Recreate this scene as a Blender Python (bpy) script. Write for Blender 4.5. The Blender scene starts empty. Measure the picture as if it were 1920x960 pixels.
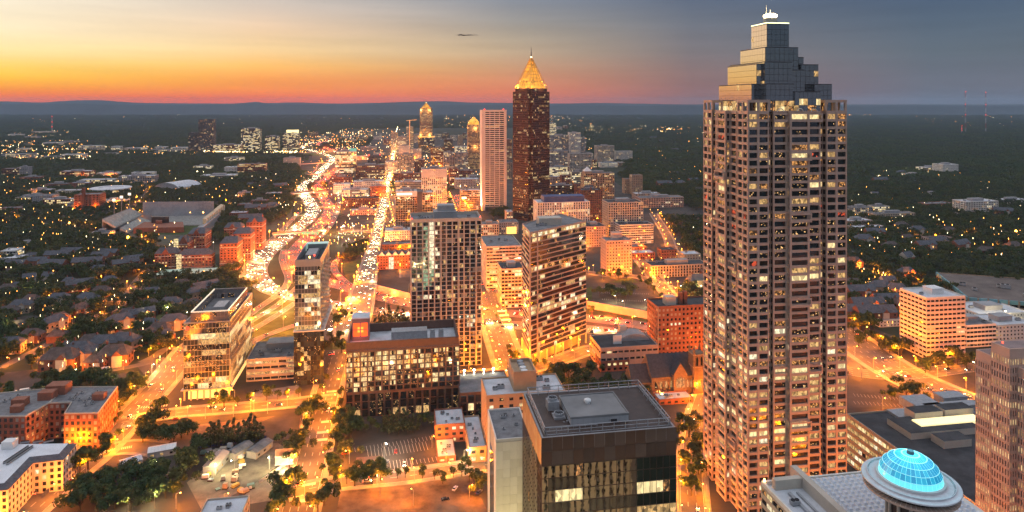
import bpy, math, random
import numpy as np
from mathutils import Vector, Matrix
random.seed(7)
R = math.radians
S = bpy.context.scene
COL = S.collection

# ------------------------------------------------------------------ camera
HC, F, HY = 212.0, 1250.0, 193.0          # eye height, focal length and horizon row (photo pixels)
cam = bpy.data.cameras.new('camera')
cam.sensor_width = 36.0
cam.lens = F / 1920 * 36.0
cam.shift_y = -(480 - HY) / 1920
cam.clip_start, cam.clip_end = 1.0, 200000.0
camo = bpy.data.objects.new('camera', cam)
camo.location = (0, 0, HC); camo.rotation_euler = (R(90), 0, 0)
COL.objects.link(camo); S.camera = camo

# ------------------------------------------------------------------ sky
SUN_AZ = -46.0                              # degrees from the view axis, towards the sunset
world = bpy.data.worlds.new('World'); S.world = world; world.use_nodes = True
nt = world.node_tree; nt.nodes.clear()
def N(t, **kw):
    n = nt.nodes.new(t)
    for k, v in kw.items(): setattr(n, k, v)
    return n
def srgb(r, g, b):
    f = lambda c: (c / 255 / 12.92) if c / 255 <= .04045 else ((c / 255 + .055) / 1.055) ** 2.4
    return (f(r), f(g), f(b), 1)
tc = N('ShaderNodeTexCoord'); sep = N('ShaderNodeSeparateXYZ')
nt.links.new(tc.outputs['Generated'], sep.inputs[0])
def M(op, a, b=None, c=None):
    n = N('ShaderNodeMath', operation=op)
    for i, v in enumerate((a, b, c)):
        if v is None: continue
        if isinstance(v, (int, float)): n.inputs[i].default_value = v
        else: nt.links.new(v, n.inputs[i])
    return n.outputs[0]
X, Y, Z = sep.outputs
el = M('MULTIPLY', M('ARCSINE', Z), 57.29578)
az = M('MULTIPLY', M('ARCTAN2', X, Y), 57.29578)          # 0 ahead, + to the east
da = M('SUBTRACT', az, SUN_AZ)
da = M('ABSOLUTE', M('SUBTRACT', M('MODULO', M('ADD', da, 540), 360), 180))
def ramp(inp, lo, hi, stops):
    t = M('DIVIDE', M('SUBTRACT', inp, lo), hi - lo)
    n = N('ShaderNodeValToRGB'); cr = n.color_ramp; cr.interpolation = 'EASE' if False else 'LINEAR'
    while len(cr.elements) < len(stops): cr.elements.new(0.5)
    for e, (p, c) in zip(cr.elements, stops):
        e.position = (p - lo) / (hi - lo); e.color = c
    nt.links.new(t, n.inputs[0]); return n.outputs[0]
zen = srgb(232, 236, 246)
LO, HI = -2, 90
def colr(rows): return ramp(el, LO, HI, [(-2, srgb(*rows[0][1]))] + [(math.degrees(math.atan((HY - y_) / F)), srgb(*r_[1])) for r_ in rows for y_ in r_[:1]] + [(16, srgb(*rows[-1][2])), (32, srgb(206, 212, 226)), (90, zen)])
KEYS = [(8.5, [(192, (255, 96, 30)), (184, (255, 108, 34)), (172, (255, 152, 46)), (155, (255, 196, 62)), (138, (254, 216, 104)), (118, (254, 230, 160)), (80, (253, 236, 198)), (40, (246, 234, 208)), (0, (236, 229, 210), (226, 224, 216))]),
        (25.4, [(192, (255, 96, 48)), (184, (255, 108, 54)), (170, (255, 146, 70)), (150, (255, 164, 84)), (128, (255, 192, 104)), (100, (250, 213, 155)), (60, (238, 206, 172)), (30, (222, 202, 184)), (0, (205, 196, 188), (205, 205, 208))]),
        (46.0, [(192, (236, 108, 76)), (182, (236, 120, 82)), (160, (222, 136, 98)), (130, (204, 152, 116)), (100, (192, 166, 138)), (75, (178, 162, 142)), (40, (155, 151, 147)), (0, (134, 140, 151), (158, 164, 176))]),
        (61.0, [(192, (146, 102, 102)), (175, (144, 106, 106)), (140, (138, 114, 114)), (100, (124, 119, 124)), (50, (108, 114, 126)), (0, (92, 106, 128), (130, 140, 160))]),
        (78.0, [(192, (104, 112, 130)), (165, (104, 110, 124)), (110, (95, 108, 121)), (60, (84, 101, 120)), (0, (71, 91, 119), (124, 135, 158))])]
def mixc(f, a, b):
    n = N('ShaderNodeMix', data_type='RGBA'); nt.links.new(f, n.inputs[0]); nt.links.new(a, n.inputs[6]); nt.links.new(b, n.inputs[7]); return n.outputs[2]
def step(lo, hi):
    n = N('ShaderNodeMapRange'); nt.links.new(da, n.inputs[0]); n.inputs[1].default_value = lo; n.inputs[2].default_value = hi; return n.outputs[0]
skyc = colr(KEYS[0][1])
for (d0, _), (d1, rows_) in zip(KEYS, KEYS[1:]): skyc = mixc(step(d0, d1), skyc, colr(rows_))
# faint long streaks of high thin cloud
cv = N('ShaderNodeCombineXYZ'); nt.links.new(M('MULTIPLY', az, .035), cv.inputs[0]); nt.links.new(M('MULTIPLY', el, .55), cv.inputs[1])
nz = N('ShaderNodeTexNoise'); nz.inputs['Scale'].default_value = 1.6; nz.inputs['Detail'].default_value = 5; nt.links.new(cv.outputs[0], nz.inputs['Vector'])
sc_ = N('ShaderNodeMapRange'); nt.links.new(nz.outputs['Fac'], sc_.inputs[0]); sc_.inputs[1].default_value = .3; sc_.inputs[2].default_value = .7; sc_.inputs[3].default_value = .93; sc_.inputs[4].default_value = 1.06
sv = N('ShaderNodeVectorMath', operation='SCALE'); nt.links.new(skyc, sv.inputs[0]); nt.links.new(sc_.outputs[0], sv.inputs['Scale']); skyc = sv.outputs[0]
nish = N('ShaderNodeTexSky', sky_type='NISHITA'); nish.sun_disc = False
nish.sun_elevation = R(1.0); nish.sun_rotation = R(SUN_AZ)
bg1 = N('ShaderNodeBackground'); nt.links.new(skyc, bg1.inputs[0]); bg1.inputs[1].default_value = 0.88
bg2 = N('ShaderNodeBackground'); nt.links.new(nish.outputs[0], bg2.inputs[0]); bg2.inputs[1].default_value = 0.004
add = N('ShaderNodeAddShader'); nt.links.new(bg1.outputs[0], add.inputs[0]); nt.links.new(bg2.outputs[0], add.inputs[1])
wo = N('ShaderNodeOutputWorld'); nt.links.new(add.outputs[0], wo.inputs[0])

# ------------------------------------------------------------------ sun (just set: only an afterglow is left)
sl = bpy.data.lights.new('sun', 'SUN'); sl.energy = 0.7; sl.angle = R(50); sl.color = (1.0, 0.55, 0.25)
so = bpy.data.objects.new('sun', sl); COL.objects.link(so)
d = Vector((math.sin(R(SUN_AZ)) * math.cos(R(8)), math.cos(R(SUN_AZ)) * math.cos(R(8)), math.sin(R(8))))
so.rotation_euler = d.to_track_quat('Z', 'Y').to_euler(); so.location = (0, 0, 400)

# ------------------------------------------------------------------ exposure and renderer
S.view_settings.view_transform = 'Standard'; S.view_settings.look = 'None'
S.view_settings.exposure = 0.25; S.view_settings.gamma = 1.0
S.render.engine = 'CYCLES'
cy = S.cycles
cy.use_denoising = True; cy.use_adaptive_sampling = True; cy.adaptive_threshold = .04; cy.max_bounces = 4; cy.diffuse_bounces = 1; cy.glossy_bounces = 2; cy.transmission_bounces = 2
cy.volume_bounces = 0; cy.transparent_max_bounces = 6; cy.use_light_tree = True
cy.sample_clamp_indirect = 4.0; cy.sample_clamp_direct = 0.0; cy.caustics_reflective = False; cy.caustics_refractive = False

# ------------------------------------------------------------------ geometry helpers
def g(px, py, z=0.0):
    """photo row and column of a point known to stand at height z -> its place on the map"""
    y = F * (HC - z) / (py - HY)
    return ((px - 960) / F * y, y)
def pix(x, y, z): return (960 + F * x / y, HY + F * (HC - z) / y)
GA = R(9.3)                                  # turn of the street grid
GU, GV = (math.cos(GA), math.sin(GA)), (-math.sin(GA), math.cos(GA))
def frame(a): return (math.cos(a), math.sin(a)), (-math.sin(a), math.cos(a))
def reach(c, u, px):
    """how far to go from c along u until the column px is met"""
    k = (px - 960) / F
    return (k * c[1] - c[0]) / (u[0] - k * u[1])
def off(c, u, a, v=(0, 0), b=0): return (c[0] + u[0] * a + v[0] * b, c[1] + u[1] * a + v[1] * b)

class MB:
    def __init__(s): s.v, s.f, s.m = [], [], []
    def quad(s, a, b, c, d, m=0):
        i = len(s.v); s.v += [a, b, c, d]; s.f.append((i, i + 1, i + 2, i + 3)); s.m.append(m)
    def tri(s, a, b, c, m=0):
        i = len(s.v); s.v += [a, b, c]; s.f.append((i, i + 1, i + 2)); s.m.append(m)
    def prism(s, poly, z0, z1, m=0, top=None, bottom=True):
        n = len(poly); i = len(s.v)
        s.v += [(p[0], p[1], z0) for p in poly] + [(p[0], p[1], z1) for p in poly]
        for k in range(n):
            s.f.append((i + k, i + (k + 1) % n, i + n + (k + 1) % n, i + n + k)); s.m.append(m)
        s.f.append(tuple(i + n + k for k in range(n))); s.m.append(m if top is None else top)
        if bottom: s.f.append(tuple(i + n - 1 - k for k in range(n))); s.m.append(m)
    def box(s, c, u, w, v, d, z0, z1, m=0, top=None):
        s.prism([c, off(c, u, w), off(c, u, w, v, d), off(c, u, 0, v, d)], z0, z1, m, top)
    def ab(s, x0, y0, z0, x1, y1, z1, m=0, top=None):
        s.prism([(x0, y0), (x1, y0), (x1, y1), (x0, y1)], z0, z1, m, top)
    def taper(s, p0, p1, z0, z1, m=0, top=None):
        n = len(p0); i = len(s.v)
        s.v += [(p[0], p[1], z0) for p in p0] + [(p[0], p[1], z1) for p in p1]
        for k in range(n):
            s.f.append((i + k, i + (k + 1) % n, i + n + (k + 1) % n, i + n + k)); s.m.append(m)
        s.f.append(tuple(i + n + k for k in range(n))); s.m.append(m if top is None else top)
        s.f.append(tuple(i + n - 1 - k for k in range(n))); s.m.append(m)
    def tube(s, a, b, r0, r1=None, n=6, m=0):
        a, b = Vector(a), Vector(b); r1 = r0 if r1 is None else r1
        d = (b - a).normalized(); t = Vector((0, 0, 1)) if abs(d.z) < .9 else Vector((1, 0, 0))
        e1 = d.cross(t).normalized(); e2 = d.cross(e1)
        i = len(s.v)
        for c, r in ((a, r0), (b, r1)):
            for k in range(n):
                q = 2 * math.pi * k / n
                s.v.append(tuple(c + e1 * (r * math.cos(q)) + e2 * (r * math.sin(q))))
        for k in range(n):
            s.f.append((i + k, i + (k + 1) % n, i + n + (k + 1) % n, i + n + k)); s.m.append(m)
        s.f.append(tuple(i + n - 1 - k for k in range(n))); s.m.append(m)
        s.f.append(tuple(i + n + k for k in range(n))); s.m.append(m)
    def lathe(s, c, prof, n=24, m=0):
        """prof: (radius, z) from the bottom up"""
        i = len(s.v)
        for r, z in prof:
            for k in range(n):
                q = 2 * math.pi * k / n; s.v.append((c[0] + r * math.cos(q), c[1] + r * math.sin(q), z))
        for j in range(len(prof) - 1):
            for k in range(n):
                a = i + j * n
                s.f.append((a + k, a + (k + 1) % n, a + n + (k + 1) % n, a + n + k)); s.m.append(m)
        a = i + (len(prof) - 1) * n
        s.f.append(tuple(a + k for k in range(n))); s.m.append(m)
        s.f.append(tuple(i + n - 1 - k for k in range(n))); s.m.append(m)
    def mesh(s, name, mats):
        me = bpy.data.meshes.new(name); me.from_pydata(s.v, [], s.f)
        for m in (mats if isinstance(mats, (list, tuple)) else [mats]): me.materials.append(m)
        if any(s.m): me.polygons.foreach_set('material_index', s.m)
        me.update(); return me
    def build(s, name, mats, parent=None, loc=(0, 0, 0)):
        return link(name, s.mesh(name, mats), parent, loc)
def link(name, data, parent=None, loc=(0, 0, 0), rz=0.0):
    o = bpy.data.objects.new(name, data); COL.objects.link(o)
    o.location = loc
    if rz: o.rotation_euler = (0, 0, rz)
    if parent is not None: o.parent = parent
    return o
LABELS = {}
def tag(o, label=None, cat=None, group=None, kind=None):
    if label: o['label'] = label; LABELS.setdefault(label, []).append((o.name, group))
    if cat: o['category'] = cat
    if group: o['group'] = group
    if kind: o['kind'] = kind
    return o
def thing(name, label, cat, loc=(0, 0, 0), rz=0.0, group=None):
    return tag(link(name, None, None, loc, rz), label, cat, group)
def copy_tree(o, parent=None):
    c = o.copy(); COL.objects.link(c)
    if parent is not None: c.parent = parent
    for ch in o.children: copy_tree(ch, c)
    return c
def smooth(pts, n=6):
    """Catmull-Rom through points of any dimension"""
    P = [np.array(p, float) for p in pts]; out = []
    for i in range(len(P) - 1):
        a, b, c, d = P[max(i - 1, 0)], P[i], P[i + 1], P[min(i + 2, len(P) - 1)]
        for k in range(n):
            t = k / n
            out.append(tuple(.5 * ((2 * b) + (c - a) * t + (2 * a - 5 * b + 4 * c - d) * t * t + (3 * b - a - 3 * c + d) * t ** 3)))
    out.append(tuple(P[-1])); return out
# ------------------------------------------------------------------ materials
MATS = {}
def mat(name, c, rough=.8, metal=0.0, var=.12, scale=.15, emit=None, es=0.0, spec=.3, bump=0.0, detail=6.0, sampling=None):
    """a surface colour broken up by two scales of noise; optional glow for things that really shine"""
    if name in MATS: return MATS[name]
    m = bpy.data.materials.new(name); m.use_nodes = True; t = m.node_tree; p = t.nodes['Principled BSDF']
    p.inputs['Roughness'].default_value = rough; p.inputs['Metallic'].default_value = metal
    p.inputs['Specular IOR Level'].default_value = spec
    if var > 0:
        co = t.nodes.new('ShaderNodeTexCoord')
        n1 = t.nodes.new('ShaderNodeTexNoise'); n1.inputs['Scale'].default_value = scale; n1.inputs['Detail'].default_value = detail; n1.inputs['Roughness'].default_value = .62
        t.links.new(co.outputs['Object'], n1.inputs['Vector'])
        r = t.nodes.new('ShaderNodeMapRange'); r.inputs[1].default_value = .3; r.inputs[2].default_value = .7; r.inputs[3].default_value = 1 - var * 1.6; r.inputs[4].default_value = 1 + var * 1.2
        t.links.new(n1.outputs['Fac'], r.inputs[0])
        mx = t.nodes.new('ShaderNodeVectorMath'); mx.operation = 'SCALE'; mx.inputs[0].default_value = c[:3]
        t.links.new(r.outputs[0], mx.inputs['Scale']); t.links.new(mx.outputs[0], p.inputs['Base Color'])
        if bump:
            b = t.nodes.new('ShaderNodeBump'); b.inputs['Strength'].default_value = bump; b.inputs['Distance'].default_value = .3
            t.links.new(n1.outputs['Fac'], b.inputs['Height']); t.links.new(b.outputs[0], p.inputs['Normal'])
    else: p.inputs['Base Color'].default_value = (*c[:3], 1)
    if emit: p.inputs['Emission Color'].default_value = (*emit, 1); p.inputs['Emission Strength'].default_value = es
    if sampling: m.cycles.emission_sampling = sampling
    MATS[name] = m; return m
def room(name, c, es, cells=(1.1, 1.1, .8), lo=.25, base=(.05, .05, .05), sampling='NONE', thresh=None):
    """a lit room seen through its window: the lamps, people and furniture inside make the light uneven"""
    if name in MATS: return MATS[name]
    m = bpy.data.materials.new(name); m.use_nodes = True; t = m.node_tree; p = t.nodes['Principled BSDF']
    p.inputs['Base Color'].default_value = (*base, 1); p.inputs['Roughness'].default_value = .12
    ge = t.nodes.new('ShaderNodeNewGeometry'); mp = t.nodes.new('ShaderNodeVectorMath'); mp.operation = 'MULTIPLY'; mp.inputs[1].default_value = cells
    t.links.new(ge.outputs['Position'], mp.inputs[0])
    v = t.nodes.new('ShaderNodeTexVoronoi'); v.inputs['Scale'].default_value = 1.0; t.links.new(mp.outputs[0], v.inputs['Vector'])
    r = t.nodes.new('ShaderNodeMapRange'); r.inputs[1].default_value = 0 if thresh is None else thresh; r.inputs[2].default_value = 1; r.inputs[3].default_value = lo; r.inputs[4].default_value = 1
    sp = t.nodes.new('ShaderNodeSeparateColor'); t.links.new(v.outputs['Color'], sp.inputs[0]); t.links.new(sp.outputs[0], r.inputs[0])
    mu = t.nodes.new('ShaderNodeMath'); mu.operation = 'MULTIPLY'; mu.inputs[1].default_value = es; t.links.new(r.outputs[0], mu.inputs[0])
    p.inputs['Emission Color'].default_value = (*c, 1); t.links.new(mu.outputs[0], p.inputs['Emission Strength'])
    m.cycles.emission_sampling = sampling; MATS[name] = m; return m
def glass(name, c, rough=.06, metal=.0, spec=.9, wave=0.02):
    if name in MATS: return MATS[name]
    m = bpy.data.materials.new(name); m.use_nodes = True; t = m.node_tree; p = t.nodes['Principled BSDF']
    p.inputs['Base Color'].default_value = (*c, 1); p.inputs['Roughness'].default_value = rough; p.inputs['Metallic'].default_value = metal
    p.inputs['Specular IOR Level'].default_value = spec; p.inputs['IOR'].default_value = 1.6
    if wave:
        ge = t.nodes.new('ShaderNodeNewGeometry'); n = t.nodes.new('ShaderNodeTexNoise'); n.inputs['Scale'].default_value = .22; n.inputs['Detail'].default_value = 2
        t.links.new(ge.outputs['Position'], n.inputs['Vector'])
        b = t.nodes.new('ShaderNodeBump'); b.inputs['Strength'].default_value = 1.0; b.inputs['Distance'].default_value = wave
        t.links.new(n.outputs['Fac'], b.inputs['Height']); t.links.new(b.outputs[0], p.inputs['Normal'])
    MATS[name] = m; return m
# lit rooms
W_HI = room('lit_office', (1.0, .76, .36), 1.25, (1.0, 1.0, .5), .35)
W_MID = room('lit_room_warm', (1.0, .60, .22), .85, (1.2, 1.2, .7), .12)
W_LOW = room('dim_room_amber', (1.0, .45, .13), .9, (1.6, 1.6, 1.3), 0.03, thresh=.5)
W_COOL = room('lit_room_white', (1.0, .86, .55), 1.35, (.9, .9, .5), .3)
W_GRN = room('lit_room_green', (.55, .85, .50), .55, (.8, .8, .5), .1)
W_RED = room('lit_room_red', (1.0, .12, .04), 1.0, (1.3, 1.3, 1.0), .0, thresh=.5)
W_GLINT = room('dark_room_with_lamps', (1.0, .58, .22), 1.3, (1.9, 1.9, 1.9), 0.0, base=(.02, .022, .026), thresh=.9)
G_DARK = glass('dark_glass', (.018, .021, .026))
G_BLUE = glass('blue_grey_glass', (.03, .042, .055))
G_BRON = glass('bronze_glass', (.035, .024, .019))
G_MIRR = glass('mirror_glass', (.05, .055, .062), .03, 0.0, spec=.5, wave=.012); G_MIRR.node_tree.nodes['Principled BSDF'].inputs['IOR'].default_value = 3.4
G_MDRK = glass('dark_mirror_glass', (.50, .44, .39), .03, 1.0, wave=.025)
BLIND = mat('pale_blind', (.32, .30, .27), .5, var=.1, scale=.6, spec=.6)
# walls
STONE_PINK = mat('rose_granite', (.50, .36, .295), .55, var=.08, scale=.3)
STONE_TAN = mat('tan_concrete', (.46, .38, .30), .75, var=.10)
STONE_WHITE = mat('white_concrete', (.68, .65, .60), .7, var=.08)
STONE_CREAM = mat('cream_concrete', (.52, .46, .39), .7, var=.08)
GREY = mat('grey_concrete', (.33, .33, .34), .8, var=.12)
DGREY = mat('dark_grey_panel', (.10, .10, .11), .6, var=.12)
BRICK = mat('red_brick', (.29, .115, .075), .85, var=.16, scale=.35)
BRICK_D = mat('brown_brick', (.19, .085, .06), .85, var=.16, scale=.35)
BRICK_T = mat('tan_brick', (.42, .29, .20), .85, var=.14, scale=.35)
BROWN = mat('brown_granite', (.13, .072, .055), .5, var=.12, scale=.4)
BRONZE = mat('bronze_panel', (.075, .05, .042), .42, .25, var=.18, scale=.25)
ALU = mat('aluminium', (.42, .43, .45), .4, .6, var=.06)
WHITE = mat('white_paint', (.74, .74, .73), .6, var=.06)
ROOF_W = mat('white_membrane_roof', (.58, .60, .64), .7, var=.14, scale=.12)
ROOF_G = mat('grey_gravel_roof', (.20, .20, .21), .95, var=.25, scale=.2)
ROOF_D = mat('dark_bitumen_roof', (.065, .066, .072), .9, var=.25, scale=.15)
SHINGLE = mat('slate_grey_shingle', (.105, .112, .13), .9, var=.25, scale=.5)
SHING_B = mat('brown_shingle', (.11, .09, .085), .9, var=.25, scale=.5)
METAL = mat('galvanised_metal', (.36, .37, .39), .5, .3, var=.15, scale=.6)
METAL_D = mat('dark_metal', (.05, .05, .055), .5, .4, var=.1)
GOLD = mat('gold_leaf', (.75, .42, .10), .4, .5, var=.1)
# ground
ASPHALT = mat('asphalt', (.115, .106, .098), .85, var=.22, scale=.08)
CONC_ROAD = mat('concrete_road', (.15, .138, .125), .85, var=.18, scale=.05)
PAVE = mat('pavement', (.25, .235, .215), .9, var=.18, scale=.12)
LOT = mat('worn_asphalt', (.06, .054, .052), .9, var=.3, scale=.06)
DIRT = mat('bare_earth', (.16, .11, .075), .95, var=.35, scale=.08)
GRASS = mat('grass_lawn', (.055, .085, .024), .95, var=.3, scale=.1)
SOIL = mat('wooded_ground', (.026, .038, .022), 1.0, var=.4, scale=.02)  # base colour darkened to carry the self-shade of a tree canopy
PAINT = mat('road_paint', (.52, .50, .46), .7, var=.15, scale=.8)
LAMP_O = mat('sodium_lamp', (1, .6, .2), emit=(1.0, .42, .08), es=22, var=0, sampling='NONE')
LAMP_W = mat('white_lamp', (1, 1, 1), emit=(1.0, .88, .58), es=40, var=0, sampling='NONE')
LAMP_R = mat('red_beacon', (1, .1, .05), emit=(1.0, .05, .02), es=6, var=0, sampling='NONE')
HEAD = mat('headlamp_glass', (1, 1, 1), emit=(1.0, .82, .52), es=34, var=0, sampling='NONE')
TAIL = mat('tail_lamp_glass', (.6, .02, .02), emit=(1.0, .07, .02), es=22, var=0, sampling='NONE')
LEAF = []
for i, c in enumerate([(.086, .120, .046), (.066, .106, .046), (.104, .122, .048), (.070, .094, .054)]):
    LEAF.append(mat(f'foliage_{"abcd"[i]}', c, .75, var=.4, scale=.5, spec=.15))
for m_ in LEAF:
    t_ = m_.node_tree; p_ = t_.nodes['Principled BSDF']; tr_ = t_.nodes.new('ShaderNodeBsdfTranslucent'); ad_ = t_.nodes.new('ShaderNodeMixShader'); ad_.inputs[0].default_value = .35
    t_.links.new(p_.inputs['Base Color'].links[0].from_socket, tr_.inputs[0]); t_.links.new(p_.outputs[0], ad_.inputs[1]); t_.links.new(tr_.outputs[0], ad_.inputs[2]); t_.links.new(ad_.outputs[0], t_.nodes['Material Output'].inputs[0])
BARK = mat('bark', (.07, .052, .038), .95, var=.25, scale=2)
# ------------------------------------------------------------------ building generators
def inset(poly, d):
    n = len(poly); out = []
    for i in range(n):
        p0, p1, p2 = poly[i - 1], poly[i], poly[(i + 1) % n]
        def ln(a, b):
            dx, dy = b[0] - a[0], b[1] - a[1]; l = math.hypot(dx, dy)
            nx, ny = -dy / l, dx / l
            return (a[0] + nx * d, a[1] + ny * d), (dx / l, dy / l)
        a, u = ln(p0, p1); b, v = ln(p1, p2)
        den = u[0] * v[1] - u[1] * v[0]
        if abs(den) < 1e-6: out.append(b); continue
        t = ((b[0] - a[0]) * v[1] - (b[1] - a[1]) * v[0]) / den
        out.append((a[0] + u[0] * t, a[1] + u[1] * t))
    return out
def rect(w, d, a=GA, x=0.0, y=0.0):
    """rectangle with its near corner at x, y (along the turned axes); w along the front, d going back"""
    u, v = frame(a); c = off((0, 0), u, x, v, y)
    return [c, off(c, u, w), off(c, u, w, v, d), off(c, u, 0, v, d)]
PANE = {}
def pane_mesh(m):
    if m.name not in PANE:
        b = MB(); b.ab(-.5, -1, -.5, .5, 0, .5); PANE[m.name] = b.mesh('pane', m)
    return PANE[m.name]
DARKS = [(G_DARK, 5), (G_BLUE, 3), (W_GLINT, 2)]
OFFICE = [(W_HI, 5), (W_MID, 4), (W_COOL, 2), (W_LOW, 2)]
HOME = [(W_HI, 2), (W_MID, 5), (W_LOW, 4), (W_COOL, 1)]
def pick(ws):
    t = random.random() * sum(w for _, w in ws)
    for m, w in ws:
        t -= w
        if t <= 0: return m
    return ws[-1][0]
def facade(T, poly, z0, z1, floors, bay, wall, lit=.25, band=.35, pier=.25, detail=1, lits=OFFICE, darks=DARKS, split=1, depth=.4,
           proud='piers', corr=.6, bandmat=None, piermat=None, edges=None, litfn=None, skip=None, core=None, topband=0.0, win='window', bays=None, run=.3):
    """wall core, one band per floor, piers, and a pane in every opening"""
    c0 = (T.location.x, T.location.y); n = len(poly); fh = (z1 - z0 - topband) / floors
    bandmat = bandmat or wall; piermat = piermat or wall
    b = MB(); b.prism(inset(poly, depth), z0, z1 - .02); b.build('wall', core or wall, T)
    bo, po = (0.0, .07) if proud == 'piers' else (.07, 0.0)
    bp = inset(poly, -bo) if bo else poly
    fb = MB()
    hb = fh * band
    if hb > .01:
        bm = MB(); bm.prism(bp, -hb / 2, hb / 2)
        bme = bm.mesh('floor_band', bandmat) if detail == 2 else None
        for k in range(floors + 1):
            zz = z0 + k * fh
            lo = zz - hb / 2 if k else z0 - .01; hi = zz + hb / 2 if k < floors else z1
            if detail == 2 and 0 < k < floors: link('floor_band', bme, T, (0, 0, zz))
            elif detail == 2: q = MB(); q.prism(bp, lo, hi); q.build('floor_band', bandmat, T)
            else: fb.prism(bp, lo, hi, 0)
    cand = []; rows = []
    fl_f = [max(0.0, min(3.2, random.gauss(1, corr) if corr < 1 else random.expovariate(1.0))) for _ in range(floors)]
    for e in range(n):
        if edges is not None and e not in edges: continue
        a, c = poly[e], poly[(e + 1) % n]
        dx, dy = c[0] - a[0], c[1] - a[1]; L = math.hypot(dx, dy); u = (dx / L, dy / L); nn = (u[1], -u[0])
        mx, my = c0[0] + (a[0] + c[0]) / 2, c0[1] + (a[1] + c[1]) / 2
        if nn[0] * -mx + nn[1] * -my < -.06 * math.hypot(mx, my): continue
        nb = bays[e] if bays else max(1, round(L / bay)); bw = L / nb; pw = bw * pier
        ang = math.atan2(u[1], u[0])
        if pw > .01:
            pm = None
            for k in range(nb + 1):
                w = pw if 0 < k < nb else pw * .5
                s = min(max(k * bw - w / 2, 0), L - w)
                if w < .05: continue
                q0 = off(a, u, s, nn, po); ps = [q0, off(q0, u, w), off(off(q0, u, w), nn, -depth - po), off(q0, nn, -depth - po)]
                if detail == 2:
                    if 0 < k < nb:
                        if pm is None: t = MB(); t.ab(-w / 2, -po, z0, w / 2, depth, z1 + .01); pm = t.mesh('pier', piermat)
                        link('pier', pm, T, (*off(a, u, k * bw), 0), ang)
                    else: t = MB(); t.prism(ps, z0, z1 + .01); t.build('pier', piermat, T)
                else: fb.prism(ps, z0, z1 + .01, 1)
        for j in range(floors):
            zc = z0 + (j + .5) * fh; hh = fh - hb; last = None
            for k in range(nb):
                if skip and skip(e, j, k): continue
                for s in range(split):
                    ww = (bw - pw) / split
                    cu = k * bw + pw / 2 + (s + .5) * ww
                    p = off(a, u, cu, nn, -depth + .12)
                    if litfn: m = litfn(e, j, k)
                    else: m = None
                    if m is None: m = last if last is not None and random.random() < run else pick(lits) if random.random() < lit * fl_f[j] else pick(darks)
                    last = m
                    w_ = ww - (.1 if split > 1 else .02)
                    cand.append((p, zc, w_, hh - .02, ang, m, u, nn))
    if detail == 2:
        def score(q):
            x, y = c0[0] + q[0][0], c0[1] + q[0][1]
            ix, iy = pix(x, y, q[1])
            inside = -10 < ix < 1930 and -10 < iy < 970
            face = abs(q[7][0] * x + q[7][1] * y) / (x * x + y * y) ** .5
            return (q[2] * q[3] * face / (y * y)) * (1 if inside else 1e-4)
        cand.sort(key=score, reverse=True); top, rest = cand[:300], cand[300:]
        for p, z, w, h, ang, m, u, nn in top:
            o = bpy.data.objects.new(win, pane_mesh(m)); COL.objects.link(o); o.parent = T
            o.location = (p[0], p[1], z); o.scale = (w, .06, h); o.rotation_euler = (0, 0, ang)
    else: rest = cand
    if rest:
        r = MB(); ml = []
        for p, z, w, h, ang, m, u, nn in rest:
            if m not in ml: ml.append(m)
            q = off(p, nn, .05); a_ = off(q, u, -w / 2); b_ = off(q, u, w / 2)
            r.quad((*a_, z - h / 2), (*b_, z - h / 2), (*b_, z + h / 2), (*a_, z + h / 2), ml.index(m))
        tag(r.build('window_glazing', ml, T), kind='stuff')
    if fb.f: tag(fb.build('facade_grid', [bandmat, piermat], T), kind='stuff')
def roof(T, poly, z, m=ROOF_G, par=1.1, parm=None, thick=.45, ins=.02):
    b = MB(); b.prism(inset(poly, thick), z - .4, z + .06); b.build('roof', m, T)
    if par > 0:
        b = MB(); po, pi = inset(poly, ins), inset(poly, thick + .01); n = len(poly)
        for i in range(n):
            j = (i + 1) % n; b.prism([po[i], po[j], pi[j], pi[i]], z - .3, z + par)
        b.build('parapet', parm or m, T)
UNITS = []
def unit_meshes():
    if UNITS: return
    for k in range(3):
        b = MB(); w, d, h = [(3, 2, 1.6), (4.5, 2.4, 2.2), (2.2, 2.2, 1.4)][k]
        b.ab(-w / 2, -d / 2, .3, w / 2, d / 2, h, 0); b.ab(-w / 2 + .2, -d / 2 + .2, 0, w / 2 - .2, d / 2 - .2, .3, 1)
        for i in range(2 if k < 2 else 1):
            cx = (i - .5) * w * .5 if k < 2 else 0
            b.lathe((cx, 0), [(.75, h), (.75, h + .3), (.6, h + .3), (.6, h + .12)], 10, 1)
        UNITS.append(b.mesh('rooftop_unit', [METAL, METAL_D]))
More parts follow.
